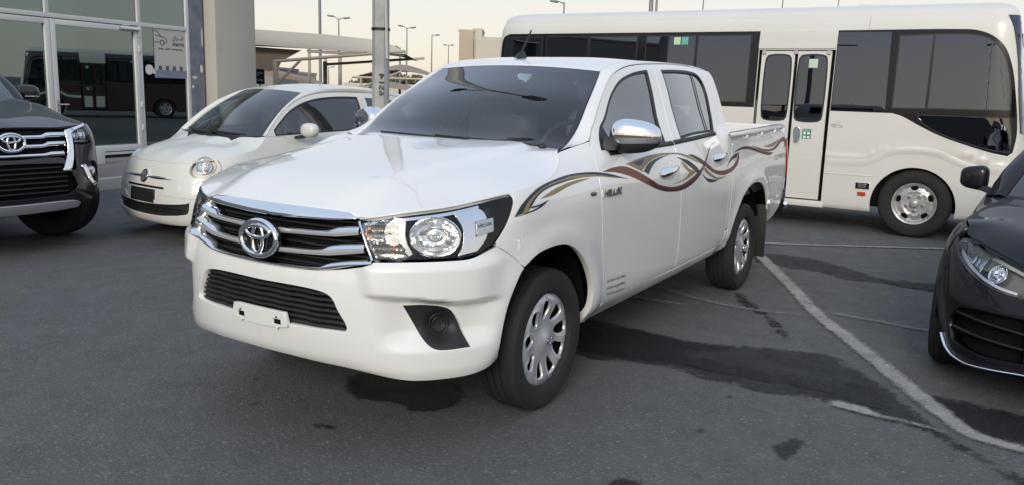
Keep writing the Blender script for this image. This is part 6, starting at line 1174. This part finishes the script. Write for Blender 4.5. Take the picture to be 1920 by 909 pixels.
    for s in (1, -1):
        for (z0, z1, e) in ((.985, 1.0, .55), (.912, .928, .525), (.838, .846, .49)):
            q = np.linspace(.10 if z0 > .85 else 0, e, 16)*s; k = sstep(.3, .36, np.abs(q)); zc = lerp(z0, z1, k); hh = .013 + .005*k
            grid('grille_bar', [front(q, zc - hh, -.03), front(q, zc - hh, .004), front(q, zc, .012), front(q, zc + hh, .004), front(q, zc + hh, -.03)], CHROME, gr, flip=s < 0)
        f = (lambda q, z, off=0.: front(q, z, off)) if s > 0 else (lambda q, z, off=0.: front(-np.asarray(q), z, off))
        panel('chrome_edge', f, outline([(.555, 1.03, 1), (.70, 1.052), (.875, 1.077, 1), (.87, 1.062, 1), (.70, 1.032), (.625, 1.005, 1), (.605, .90), (.575, .80), (.52, .70, 1), (.44, .705, 1), (.50, .80), (.545, .90)], .02), CHROME, gr, (), .025, .02, off=.014)
        def inn(h, f=f):
            bowl(h, f, .79, .995, .050, .045, CHROME, -.012, .03); bowl(h, f, .69, .985, .035, .03, CHROME, -.012, .02)
            panel('lamp_strip', f, outline([(.66, .945, 1), (.87, .945, 1), (.87, .935, 1), (.66, .935, 1)], .02), SATIN, h, (), .03, .01, off=-.008)
        lamp_unit(T, f, [(.628, 1.008, 1), (.72, 1.038), (.865, 1.062, 1), (.90, 1.0), (.888, .935, 1), (.75, .922), (.645, .93, 1)], inn, .04)
        fb = panel('fog_bezel', f, inset(fgo, -.003), PLAST, bmp, (), .03, .02, off=-.03)
        superell('fog_lamp', f(.80, .675, -.02), (.03, .045, .045), .8, 1, pmat('fog_glass', (.55, .55, .55), .12, .8) if s > 0 else MATS['fog_glass'], fb, nu=18, nv=8)
        panel('fog_trim', f, outline([(.655, .735, 1), (.70, .745, 1), (.79, .60), (.93, .555, 1), (.955, .52, 1), (.84, .535), (.72, .62)], .02), CHROME, fb, (), .03, .02, off=.012)
    oval_emblem(gr, lambda a_, b_, off=0.: np.stack([.895 + off - .10*np.asarray(b_), np.asarray(a_), .945 + np.asarray(b_)], -1), 1.0)
    mb = superell('door_mirror', (-.78, .965, 1.315), (.07, .115, .075), .7, .7, M, T, nu=24, nv=12); MB().hull([(-.70, .86, 1.22), (-.82, .86, 1.22), (-.82, .86, 1.26), (-.72, .86, 1.27)], [(-.74, .94, 1.255), (-.83, .94, 1.255), (-.83, .94, 1.28), (-.74, .94, 1.28)]).build('mirror_arm', PLAST, mb, .006); superell('mirror_lamp', (-.725, .985, 1.278), (.02, .075, .010), .7, .7, SATIN, mb, nu=14, nv=6); mirror(mb)
    insides(T, .72, .4, (-.55, -1.45, -2.35, -3.2), 1.22, .5)
    panel('tailgate', lambda q, z, off=0.: suv.mapt(q, z, off), outline([(-.80, .42, 1), (.80, .42, 1), (.74, 1.1, 1), (-.74, 1.1, 1)], .06), M, T, (), .1, .012)
    wells(T, (0, -2.745), .385, .26, .80)
    for x_ in (0, -2.745):
        for sd in (1, -1): wheel(T, (x_, sd*.775, .385), .385, .235, .262, 'five', sd, .50 if x_ == 0 else 0)
    MB().box((-3.6, -.7, .33), (.6, .7, .5)).box((.3, -.6, .35), (.78, .6, 1.02)).build('underbody', DARK, T)
    return T
# ---------------------------------------------------------------- dark saloon on the right
def build_saloon():
    x, y, a = MERC_POSE; T = thing('saloon_car', 'dark metallic saloon with a slanted lamp and chrome bumper lip, beside the painted line', 'car', (x, y, 0), a)
    front = lambda q, z, off=0.: mer.mapq(q, z, off); uq = lambda q: mer.uc - q; M = GREYP
    top = [(-.42, .955), (-.55, 1.03), (-.75, 1.14), (-.95, 1.235), (-1.2, 1.325), (-1.5, 1.375), (-1.9, 1.38), (-2.3, 1.34), (-2.65, 1.25), (-2.95, 1.13), (-3.15, 1.03)]
    belt = [(-.35, .925), (-1.0, .925), (-2.0, .94), (-2.8, .97)]
    hs = [(.40, .842), (.25, .868), (.0, .893), (-.25, .912), (-.40, .935)]
    wing_front = [(.385, .27, 1), (.40, .42), (.42, .60, 1), (uq(1.02), .70), (.39, .80), (.40, .840, 1)] + hs[1:-1] + [(hs[-1][0], hs[-1][1], 1)]
    flank(T, mer, M, belt, top, .24, (-.52, -1.50, -2.42), wing_front, (((0, .335), .365), ((-2.84, .335), .365)), -3.66, [(-3.40, .985), (-3.68, .95), (-3.75, .70), (-3.72, .4)], qwin=False)
    ws = ws_fn((-.16, 0, .955), (-.38, .70, .945), (-1.08, 0, 1.395), (-1.17, .53, 1.365), .03)
    ditch = [(-1.175, .525, 1.367), (-1.4, .545, 1.395), (-1.8, .55, 1.405), (-2.2, .54, 1.385), (-2.55, .52, 1.31)]
    cen = [(-1.085, 0, 1.40), (-1.4, 0, 1.435), (-1.8, 0, 1.445), (-2.2, 0, 1.425), (-2.57, 0, 1.35)]
    greenhouse(T, mer, M, ws, ditch, cen, [(-.40, .937)], top, (-3.2, .60, 1.03))
    edge = [mer.map(u, z) for u, z in hs]; fe = [front(q, z) for q, z in ((0, .70), (.25, .70), (.42, .712), (.60, .752), (.83, .790), (.97, .815))]
    mid = [(.62, 0, .800), (.58, .35, .802), (.45, .60, .822), (.35, 0, .868), (.3, .4, .874), (.2, .65, .880), (.0, 0, .915), (0, .4, .922), (-.1, .66, .922)]
    rear = [(-.39, .69, .947), (-.27, .45, .952), (-.18, .2, .953), (-.155, 0, .953)]
    Q = np.array([tuple(p) for p in edge + fe] + mid + rear); Q = np.vstack([Q, Q[Q[:, 1] > .01]*(1, -1, 1)]); tp_ = TPS(Q[:, :2], Q[:, 2], 1e-5)
    hl = [tuple(p[:2]) for p in edge[::-1]]; hp = [hl[0] + (1,)] + hl[1:-1] + [hl[-1] + (1,)] + [tuple(p[:2]) for p in fe[::-1]]
    hp += [(p[0], -p[1]) + tuple(p[2:]) for p in hp[:-1][::-1]] + [(r[0], -r[1]) for r in rear] + [(r[0], r[1]) for r in rear[::-1][1:]]
    panel('bonnet', lambda x_, y_, off=0.: np.stack([x_, y_, tp_(x_, y_) + off + .008*bump(np.abs(y_), .42, .05)*sstep(.6, .4, x_)], -1), inset(outline(hp, .03), .003), M, T, (), .04, .015, ref=(0, 0, 0))
    sym = lambda h: outline(h + [(-p[0],) + tuple(p[1:]) for p in h[::-1] if abs(p[0]) > 1e-6], .03)
    lt = [(.405, .700, 1), (.48, .722), (.62, .750), (.83, .783, 1), (.935, .790, 1), (.945, .765), (.86, .700), (.68, .628), (.53, .592), (.425, .580, 1), (.395, .635)]
    bo = [(0, .55), (.40, .57, 1), (.43, .578), (.53, .588), (.68, .624), (.86, .696), (.95, .762), (uq(.40), .79, 1), (uq(.42), .60), (uq(.40), .42), (uq(.40), .27, 1), (.86, .212), (.66, .185), (.5, .188), (.36, .195), (0, .20)]
    itk = outline([(.36, .485, 1), (.55, .487), (.72, .47, 1), (.80, .38), (.76, .285, 1), (.60, .262), (.45, .262), (.36, .27, 1)], .02); ctr = sym([(0, .38), (.30, .38, 1), (.31, .24, 1), (0, .235)])
    bmp = panel('front_bumper', front, sym(bo), M, T, [itk, np.c_[-itk[:, 0], itk[:, 1]], ctr], .03, .02)
    panel('centre_intake', front, ctr, DARK, bmp, (), .06, 0, off=-.03)
    gr = panel('grille', front, sym([(0, .69), (.22, .69), (.36, .67, 1), (.34, .50), (.25, .43, 1), (0, .42)]), PLAST, T, (), .05, .02, off=.008)
    ql = np.linspace(-.35, .35, 21); grid('grille_bar', [front(ql, .562 + 0*ql, .01), front(ql, .566 + 0*ql, .022), front(ql, .576 + 0*ql, .022), front(ql, .58 + 0*ql, .01)], CHROME, gr)
    for s in (1, -1):
        f = (lambda q, z, off=0.: front(q, z, off)) if s > 0 else (lambda q, z, off=0.: front(-np.asarray(q), z, off))
        def inn(h, f=f):
            for q0 in (.80, .715): panel('lamp_cell', f, outline([(q0 - .03, .735, 1), (q0 + .03, .752, 1), (q0 + .03, .690, 1), (q0 - .03, .662, 1)], .01), CHROME, h, (), .02, .02, off=-.016)
            bowl(h, f, .57, .665, .055, .045, CHROME, -.012, .03)
            panel('day_light', f, outline([(.90, .745, 1), (.86, .715), (.68, .642), (.53, .604), (.44, .592, 1), (.44, .602, 1), (.53, .615), (.68, .655), (.86, .73)], .015), pmat('day_light_white', (.85, .85, .85), .15, .2, 1) if s > 0 else MATS['day_light_white'], h, (), .02, .01, off=-.006)
            panel('lamp_edge', f, outline([(.42, .69, 1), (.50, .712), (.64, .738), (.66, .73, 1), (.50, .70), (.42, .678, 1)], .015), pmat('lamp_warm', (.62, .56, .40), .25, .7) if s > 0 else MATS['lamp_warm'], h, (), .02, .01, off=-.01)
        lamp_unit(T, f, lt, inn, .04, pmat('lamp_inner', (.22, .20, .16), .3, .6) if s > 0 else MATS['lamp_inner'])
        panel('side_intake', f, inset(itk, -.004), DARK, bmp, (), .04, 0, off=-.05)
        for (z0, z1) in ((.335, .355), (.41, .44)): q = np.linspace(.37, .77, 12); grid('intake_blade', [f(q, np.interp(q, [.37, .77], [z0, z1]) - .008, -.035), f(q, np.interp(q, [.37, .77], [z0, z1]), .002), f(q, np.interp(q, [.37, .77], [z0, z1]) + .010, -.035)], GLOSSB, bmp, flip=s < 0)
    q = np.linspace(-.90, .90, 50); zl = np.interp(np.abs(q), [0, .36, .5, .64, .76, .84, .90], [.222, .222, .206, .194, .205, .235, .28]); grid('chrome_lip', [front(q, zl - .007, .002), front(q, zl - .004, .018), front(q, zl + .002, .016), front(q, zl + .004, .002)], CHROME, bmp)
    def tap(P): k = 1 - .25*np.clip(P[..., 1:2]/.12, -1, 1); return np.concatenate([P[..., :1], P[..., 1:2], P[..., 2:]*np.clip(k, .7, 1.1)], -1)
    mb = superell('door_mirror', (-.70, .935, 1.022), (.06, .080, .074), .55, .6, M, T, (-90, 90), tap, 24, 12); MB().hull([(-.62, .83, .93), (-.74, .83, .93), (-.74, .83, .96), (-.64, .83, .97)], [(-.66, .92, .955), (-.75, .92, .955), (-.75, .92, .985), (-.66, .92, .985)]).build('mirror_arm', PLAST, mb, .006); mirror(mb)
    insides(T, .70, .3, (-.45, -1.45, -2.35, -3.0), .93)
    panel('boot_panel', lambda q, z, off=0.: mer.mapt(q, z, off), outline([(-.80, .26, 1), (.80, .26, 1), (.76, .95, 1), (-.76, .95, 1)], .06), M, T, (), .1, .012)
    yb = np.linspace(-1, 1, 9); grid('boot_lid', [np.stack([0*yb - 3.17, yb*.62, 0*yb + 1.03 + .01*(1-yb**2)], 1), np.stack([0*yb - 3.45, yb*.72, 0*yb + .995 + .01*(1-yb**2)], 1), np.stack([0*yb - 3.80 + .12*yb**2, yb*.76, 0*yb + .955], 1)], M, T, flip=True)
    for a0, a1 in ((.10, -.70), (.80, .05)):
        t_ = np.linspace(0, 1, 10); tube('wiper', ws(lerp(a0, a1, t_), lerp(.01, .04, t_), .018), .007, PLAST, T, seg=6)
    wells(T, (0, -2.84), .325, .23, .78)
    for x_ in (0, -2.84):
        for sd in (1, -1): wheel(T, (x_, sd*.80, .325), .325, .225, .226, 'five', sd, .12 if x_ == 0 else 0)
    MB().box((-3.6, -.7, .22), (.5, .7, .34)).box((.2, -.6, .22), (.62, .6, .66)).build('underbody', DARK, T)
    return T
# ---------------------------------------------------------------- ivory minibus
def build_bus():
    x, y, a = BUS_POSE; T = thing('minibus', 'long ivory minibus with dark window band and folding double door, parked across the back', 'minibus', (x, y, 0), a)
    L = lambda u, z, off=0.: bus.map(u, z, off)
    def Rr(u, z, off=0.): p = bus.map(u, z, off); p[..., 1] *= -1; return p
    front = lambda q, z, off=0.: bus.mapq(q, z, off); M = BUSW; uf = .80; ur = -5.60
    arch = lambda c, r, z0: [(c + r*1.0*math.cos(t), .345 + r*math.sin(t)) for t in np.linspace(math.asin((z0 - .345)/r), math.pi - math.asin((z0 - .345)/r), 15)]
    af, ar_ = arch(-.03, .435, .25), arch(-3.94, .435, .25)
    def skirt(u0, u1, top, arches, nm, f, holes=()):
        o = [(u0, .27, 1)]
        for A in arches: o += [(A[0][0], .25, 1)] + A[1:-1] + [(A[-1][0], .25, 1)]
        o += [(u1, .25, 1)] + top; return panel(nm, f, inset(outline(o, .05), .002), M, T, holes, .07, .02)
    # window line over the cab
    fb = [(.66, .985, 1), (.40, 1.062), (.16, 1.142), (-.05, 1.24), (-.234, 1.335), (-.334, 1.362, 1), (-.984, 1.362, 1)]
    band_f = fb[::-1] + [(.86, .965, 1), (.90, 1.206), (.84, 1.60), (.764, 1.88), (.66, 2.09), (.53, 2.20), (.38, 2.252), (.20, 2.262), (-.984, 2.262, 1)]
    band_f = [(-.984, 1.362, 1), (-.334, 1.362, 1), (-.234, 1.335), (-.05, 1.24), (.16, 1.142), (.40, 1.062), (.66, .990), (.82, .962, 1), (.868, 1.0, 1), (.895, 1.206), (.84, 1.60), (.764, 1.88), (.66, 2.09), (.53, 2.20), (.38, 2.252), (.20, 2.262), (-.984, 2.262, 1)]
    bf = outline(band_f, .04)
    # lower front side with the wheel arch, cut round the glass line; upper edge band and the nose corner in one sheet
    shell = [(-.988, .255, 1), (af[-1][0], .25, 1)] + af[::-1][1:-1] + [(af[0][0], .25, 1), (.80, .30, 1), (1.02, .34, 1), (1.02, 1.2), (.98, 1.8), (.90, 2.2), (.84, 2.42, 1), (-.66, 2.42, 1), (-.988, 2.42, 1)]
    sh = panel('side_panel', Rr, outline(shell, .04), M, T, [inset(bf, -.001)], .06, .02, ref=(0, 0, .9))
    rb = [(-1.862, 1.372, 1), (-5.40, 1.372), (-5.50, 1.40), (-5.53, 1.47, 1), (-5.53, 2.13), (-5.49, 2.22), (-5.38, 2.262, 1), (-1.862, 2.262, 1)]
    rbo = outline(rb, .04)
    sr = panel('side_panel', Rr, outline([(-1.858, .255, 1), (ar_[0][0], .25, 1)] + ar_[1:-1] + [(ar_[-1][0], .25, 1), (-5.70, .30, 1), (-5.74, 1.2), (-5.74, 2.42, 1), (-1.858, 2.42, 1)], .05), M, T, [inset(rbo, -.001)], .08, .02, ref=(0, 0, .9))
    head = panel('door_header', Rr, inset(outline([(-1.858, 2.045, 1), (-.988, 2.045, 1), (-.988, 2.42, 1), (-1.858, 2.42, 1)], .05), .002), M, T, (), .08, .02)
    panel('header_cover', Rr, outline([(-1.862, 2.062, 1), (-.996, 2.062, 1), (-1.0, 2.258, 1), (-1.858, 2.258, 1)], .05), M, head, (), .08, .016, .004, off=.014)
    # dark band backing and the panes standing in it
    for o_, panes in ((rbo, [(-5.46, -4.83), (-4.776, -4.13), (-4.12, -3.425), (-3.313, -2.640), (-2.63, -1.955)]), (bf, [])):
        b = panel('window_band', Rr, inset(o_, .002), GLOSSB, T, (), .07, .012, off=-.002)
        for u0, u1 in panes:
            po = outline([(u1 + -.0, 1.42, 1), (u1, 2.225, 1), (u0, 2.225, 1), (u0, 1.42, 1)], .05)
            panel('window_frame', Rr, po, PLAST, b, [inset(po, .014)], .1, .004, .001, off=.002)
            panel('window_pane', Rr, inset(po, .014), GLASS_D, b, (), .1, 0, off=.0015 + .0025*(RNG.random() > .5))
    bfo = [c for c in T.children if c.name.startswith('window_band')][-1]
    g1 = outline([(-.975, 1.385, 1), (-.975, 2.24, 1), (-.425, 2.24, 1), (-.405, 1.385, 1)], .05); panel('window_pane', Rr, g1, GLASS_D, bfo, (), .1, 0, off=.002)
    g2 = outline([(-.345, 1.412, 1), (-.345, 2.205, 1), (.0, 2.215, 1), (-.0, 1.418, 1)], .05); g3 = outline([(.008, 1.42, 1), (.0, 2.218, 1), (.36, 2.21), (.52, 2.165), (.64, 2.06), (.73, 1.86), (.785, 1.62), (.80, 1.425, 1)], .04)
    for g in (g2, g3):
        panel('window_frame', Rr, g, PLAST, bfo, [inset(g, .012)], .08, .004, .001, off=.003); panel('window_pane', Rr, inset(g, .012), GLASS_D, bfo, (), .08, 0, off=.002)
    g4 = outline([(-.07, 1.358, 1), (.80, 1.362, 1), (.845, 1.15), (.84, .99, 1), (.64, 1.015), (.38, 1.085), (.16, 1.162), (.0, 1.25), (-.07, 1.315, 1)], .04)
    panel('window_frame', Rr, g4, PLAST, bfo, [inset(g4, .010)], .08, .004, .001, off=.003); panel('window_pane', Rr, inset(g4, .010), GLASS_D, bfo, (), .08, 0, off=.002)
    # folding door: two leaves in a dark recess
    MB().box((-1.86, .94, .26), (-.985, .955, 2.05)).build('door_recess', DARK, T).scale.y = -1
    def leaf(u0, u1, w0, w1, zb):
        o = outline([(u0, zb, 1), (u1, zb, 1), (u1, 2.035, 1), (u0, 2.035, 1)], .05); rw = .07
        wo = outline([(w0 + rw, 1.232), (w1 - rw, 1.232), (w1 - .015, 1.25), (w1, 1.31), (w1, 1.92), (w1 - .015, 1.975), (w1 - rw, 1.992), (w0 + rw, 1.992), (w0 + .015, 1.975), (w0, 1.92), (w0, 1.31), (w0 + .015, 1.25)], .04)
        d = panel('door_leaf', Rr, o, M, T, [wo], .06, .02, .004, off=-.022); panel('door_seal', Rr, inset(wo, -.006), PLAST, d, [inset(wo, .010)], .05, .006, .002, off=-.019)
        panel('door_glass', Rr, inset(wo, .009), GLASS_D, d, (), .1, 0, off=-.022)
        po = outline([(u0 + .05, .40, 1), (u1 - .05, .40, 1), (u1 - .05, .82, 1), (u0 + .05, .82, 1)], .05); panel('door_pressing', Rr, po, M, d, (), .1, .006, .004, off=-.019); return d
    d1 = leaf(-1.825, -1.445, -1.772, -1.478, .33); d2 = leaf(-1.405, -1.035, -1.388, -1.075, .33)
    for uu in (-1.79, -1.425, -1.06): MB().box((uu - .02, .975, 2.0), (uu + .02, 1.0, 2.04)).build('door_hinge', SATIN, d1).scale.y = -1
    hp = panel('door_handle', Rr, outline([(-1.36, 1.16), (-1.315, 1.16), (-1.30, 1.13), (-1.31, 1.0), (-1.345, .985), (-1.365, 1.05)], .015), CHROME, d2, (), .02, .012, .004, off=.004)
    GREEN = pmat('green_label', (.03, .20, .12), .5); WPR = pmat('white_label', (.72, .72, .70), .5)
    gl = panel('door_label', Rr, outline([(-1.275, 1.145, 1), (-1.175, 1.145, 1), (-1.175, 1.03, 1), (-1.275, 1.03, 1)], .03), GREEN, d2, (), .05, .001, .0, off=-.020)
    lettering('label_lettering', 'EXIT', lambda a_, b_, off=0.: Rr(-1.225 + a_, 1.125 + b_, off - .019), WPR, gl, w=.07, h=.02, ref=(0, 0, 1))
    for dx, dz in ((-.022, .02), (.022, .02), (-.022, -.025), (.022, -.025)): panel('label_mark', Rr, outline([(-1.225 + dx - .014, 1.078 + dz - .016, 1), (-1.225 + dx + .014, 1.078 + dz - .016, 1), (-1.225 + dx + .014, 1.078 + dz + .012, 1), (-1.225 + dx - .014, 1.078 + dz + .012, 1)], .03), WPR, gl, (), .05, .0, .0, off=-.019)
    panel('window_label', Rr, outline([(-1.275, 1.945, 1), (-1.175, 1.945, 1), (-1.175, 1.845, 1), (-1.275, 1.845, 1)], .03), pmat('pale_green_label', (.45, .58, .46), .5), d2, (), .05, .001, .0, off=-.018)
    for u0, c in ((-2.93, (.45, .62, .42)), (-2.83, (.10, .40, .30))): panel('window_label', Rr, outline([(u0, 2.20, 1), (u0 + .085, 2.20, 1), (u0 + .085, 2.11, 1), (u0, 2.11, 1)], .03), pmat('window_label_print', c, .5), bfo, (), .05, .001, 0, off=.008)
    for i, s_ in enumerate(('ﺓﺮﺟﺃ', '2000 ﺔﻨﺳ', '1430 ﺏﺎﻛﺭ')): lettering('notice_lettering', s_, lambda a_, b_, off=0., i=i: Rr(-.895 + a_, 1.232 - .024*i + b_, off), MATS['black_print'], T, w=(.075, .13, .13)[i], h=.016, ref=(0, 0, 1))
    MB().box((-1.87, .93, .245), (-.96, 1.035, .315)).build('door_step', M, T, .012).scale.y = -1
    # grooves, lamps and trims of the flank
    for u0, u1, z_ in ((-.984, -.44, .655), (.44, .98, .649), (-3.4, -1.862, .66)):
        u = np.linspace(u0, u1, 12); grid('body_crease', [Rr(u, z_ - .010 + 0*u, .001), Rr(u, z_ - .002 + 0*u, .007), Rr(u, z_ + .006 + 0*u, .001)], M, T)
    sw = catmull([(-.984, .800), (-.75, .800), (-.56, .815), (-.44, .865), (-.30, .945), (-.09, .985), (.15, .965), (.32, .90), (.50, .835), (.70, .815), (.98, .815)], 6)
    grid('body_swage', [Rr(sw[:, 0], sw[:, 1] + .030, -.001), Rr(sw[:, 0], sw[:, 1] + .012, .006), Rr(sw[:, 0], sw[:, 1] - .030, .005), Rr(sw[:, 0], sw[:, 1] - .062, -.001)], M, T)
    seam = [Rr(np.full(6, -.668) + np.linspace(0, .10, 6)*k, np.linspace(2.42, 2.268, 6), o) for k, o in ((0, .001), (0, .001))]; seam[1][:, 0] += .008
    grid('roof_joint', seam, pmat('sealant', (.42, .40, .36), .7), T)
    sl_ = panel('side_lamp', Rr, outline([(-.626, .572, 1), (-.482, .572, 1), (-.482, .505, 1), (-.626, .505, 1)], .03), CHROME, T, (), .05, .02, off=.014); panel('lamp_lens', Rr, outline([(-.60, .560, 1), (-.515, .560, 1), (-.515, .517, 1), (-.60, .517, 1)], .02), SATIN, sl_, (), .05, .01, off=.018)
    panel('side_reflector', Rr, outline([(-.600, .466, 1), (-.515, .466, 1), (-.515, .424, 1), (-.600, .424, 1)], .03), pmat('red_reflector', (.50, .045, .02), .25, 0, 1), T, (), .05, .012, off=.010)
    # far flank, nose, tail, roof
    lo = outline([(-5.74, .28, 1), (ar_[-1][0], .25, 1)] + ar_[::-1][1:-1] + [(ar_[0][0], .25, 1), (af[-1][0], .25, 1)] + af[::-1][1:-1] + [(af[0][0], .25, 1), (.80, .30, 1), (1.02, .34, 1), (.98, 1.8), (.84, 2.42, 1), (-5.74, 2.42, 1)], .06)
    lw = outline([(-5.5, 1.38, 1), (.55, 1.38, 1), (.80, 1.45, 1), (.70, 2.0), (.45, 2.25, 1), (-5.5, 2.25, 1)], .06)
    lp = panel('side_panel', L, lo, M, T, [lw], .12, .02, ref=(0, 0, .9)); panel('window_pane', L, inset(lw, .002), GLASS_D, lp, (), .2, .01)
    qe = bus.uc - 1.02; z0, z1 = .30, 2.42
    wo = outline([(-.90, 1.12, 1), (.90, 1.12, 1), (.90, 2.0), (.84, 2.22, 1), (0, 2.25), (-.84, 2.22, 1), (-.90, 2.0)], .06)
    no = outline([(-qe, z0, 1), (qe, z0, 1), (qe, 1.2), (bus.uc - .98, 1.8), (bus.uc - .90, 2.2), (bus.uc - .84, z1, 1), (-(bus.uc - .84), z1, 1), (-(bus.uc - .90), 2.2), (-(bus.uc - .98), 1.8), (-qe, 1.2)], .05)
    np_ = panel('front_panel', front, no, M, T, [wo], .1, .02, ref=(0, 0, .9)); panel('windscreen', front, inset(wo, .002), GLASS_D, np_, (), .12, 0, off=-.004); panel('windscreen_border', front, inset(wo, .001), GLOSSB, np_, [inset(wo, .07)], .1, 0, off=-.008)
    cg = outline([(.66, 2.40, 1), (.715, 2.30), (.785, 2.08), (.84, 1.85), (.885, 1.5), (.935, 1.2, 1), (1.6, 1.15, 1), (1.6, 2.40, 1)], .05); panel('corner_glass', Rr, cg, GLASS_D, np_, (), .08, .008, off=.010); panel('corner_backing', Rr, inset(cg, .01), GLOSSB, np_, (), .08, 0, off=.004)
    vz = outline([(1.18, 2.33, 1), (1.10, 2.10), (1.08, 2.02, 1), (.60, 2.05), (.60, 2.36, 1)], .04)
    for s in (1, -1): panel('upper_visor', (lambda q, z, off=0., s=s: front(np.asarray(q)*s, z, off)), vz, GLOSSB, np_, (), .08, .01, off=.006)
    for s in (1, -1):
        f = lambda q, z, off=0., s=s: front(np.asarray(q)*s, z, off); panel('headlight', f, outline([(.55, .62, 1), (.95, .66, 1), (.95, .80, 1), (.55, .82, 1)], .03), SATIN, np_, (), .06, .02, off=.01)
    tq = abs(bus.ut + 5.74); panel('rear_panel', lambda q, z, off=0.: bus.mapt(q, z, off), outline([(-tq, .28, 1), (tq, .28, 1), (tq, 2.42, 1), (-tq, 2.42, 1)], .08), M, T, (), .15, .02, ref=(0, 0, .9))
    u = np.concatenate([np.linspace(bus.uc, .5, 14), np.linspace(.3, -5.2, 24), np.linspace(-5.35, bus.ut, 12)]); rows = []
    base = bus.map(u, np.full(len(u), 2.418)); 
    for t in np.linspace(0, 1, 12):
        k = math.cos(t*math.pi/2)**.62; c = np.stack([np.clip(base[:, 0], -5.2, .25), 0*u, 0*u], 1); p = base.copy(); p[:, :2] = lerp(c[:, :2], base[:, :2], k); p[:, 2] = 2.418 + .165*math.sin(t*math.pi/2); rows.append(p)
    Pm = np.array(rows); Pl = np.concatenate([Pm, (Pm*np.array([1, -1, 1]))[::-1]], 0); rf = grid('roof', Pl, M, T, flip=False); autosmooth(rf, 60)
    MB().box((-.95, -.25, 2.575), (-.55, .25, 2.615)).build('roof_hatch', M, T, .02)
    # mirror on the near corner, seats, wheels
    mb = superell('door_mirror', (1.10, -1.16, 1.55), (.05, .10, .16), .5, .5, PLAST, T, nu=18, nv=8); tube('mirror_arm', [(.93, -.93, 1.9), (1.05, -1.08, 1.85), (1.10, -1.16, 1.70)], .014, PLAST, mb, seg=6)
    s0 = None
    for xr in np.arange(-5.0, -.2, .78):
        for yy in (-.62, .62):
            if s0 is None: s0 = superell('seat', (0, 0, 1.15), (.09, .36, .45), .4, .4, SEAT, T, nu=16, nv=6); s0.location = (xr, yy, 0)
            else: c = s0.copy(); COL.objects.link(c); c.location = (xr, yy, 0)
    MB().box((-5.5, -.95, .60), (.9, .95, .68)).build('floor_pan', DARK, T); MB().box((-5.4, -.90, .30), (.8, .90, .62)).build('underbody', DARK, T)
    for xx in (-.0, -3.94):
        V = [[(xx - .03 + .45*math.cos(t), y_, .345 + .45*math.sin(t)) for y_ in (.55, .985)] for t in np.linspace(.03, math.pi - .03, 18)]; mirror(grid('wheel_well', V, DARK, T))
        for sd in (1, -1): wheel(T, (xx - .01, sd*.895, .378), .378, .238, .21, 'truck', sd)
    return T
build_pickup(); build_hatch(); build_suv(); build_saloon(); BUS = build_bus()
# a second, red-skirted bus on the far side of the lot: it is what the shop glass mirrors
REDP = pmat('red_paint', (.055, .030, .029), .35, 0, .8); rb_ = BUS.copy(); COL.objects.link(rb_); rb_.location = (-19.2, 5.4, 0); rb_.rotation_euler = (0, 0, math.radians(45))
tag(rb_, 'red minibus parked beyond the ivory one, seen only as a reflection in the shop glass', 'minibus')
for c_ in BUS.children:
    if c_.name.split('.')[0] in ('side_panel', 'wheel', 'roof', 'window_band', 'front_panel', 'rear_panel', 'body_swage', 'door_recess', 'door_leaf', 'door_header'):
        d_ = dup(c_, rb_)
        if c_.name.startswith(('side_panel', 'door_leaf')): d_.material_slots[0].link = 'OBJECT'; d_.material_slots[0].material = REDP
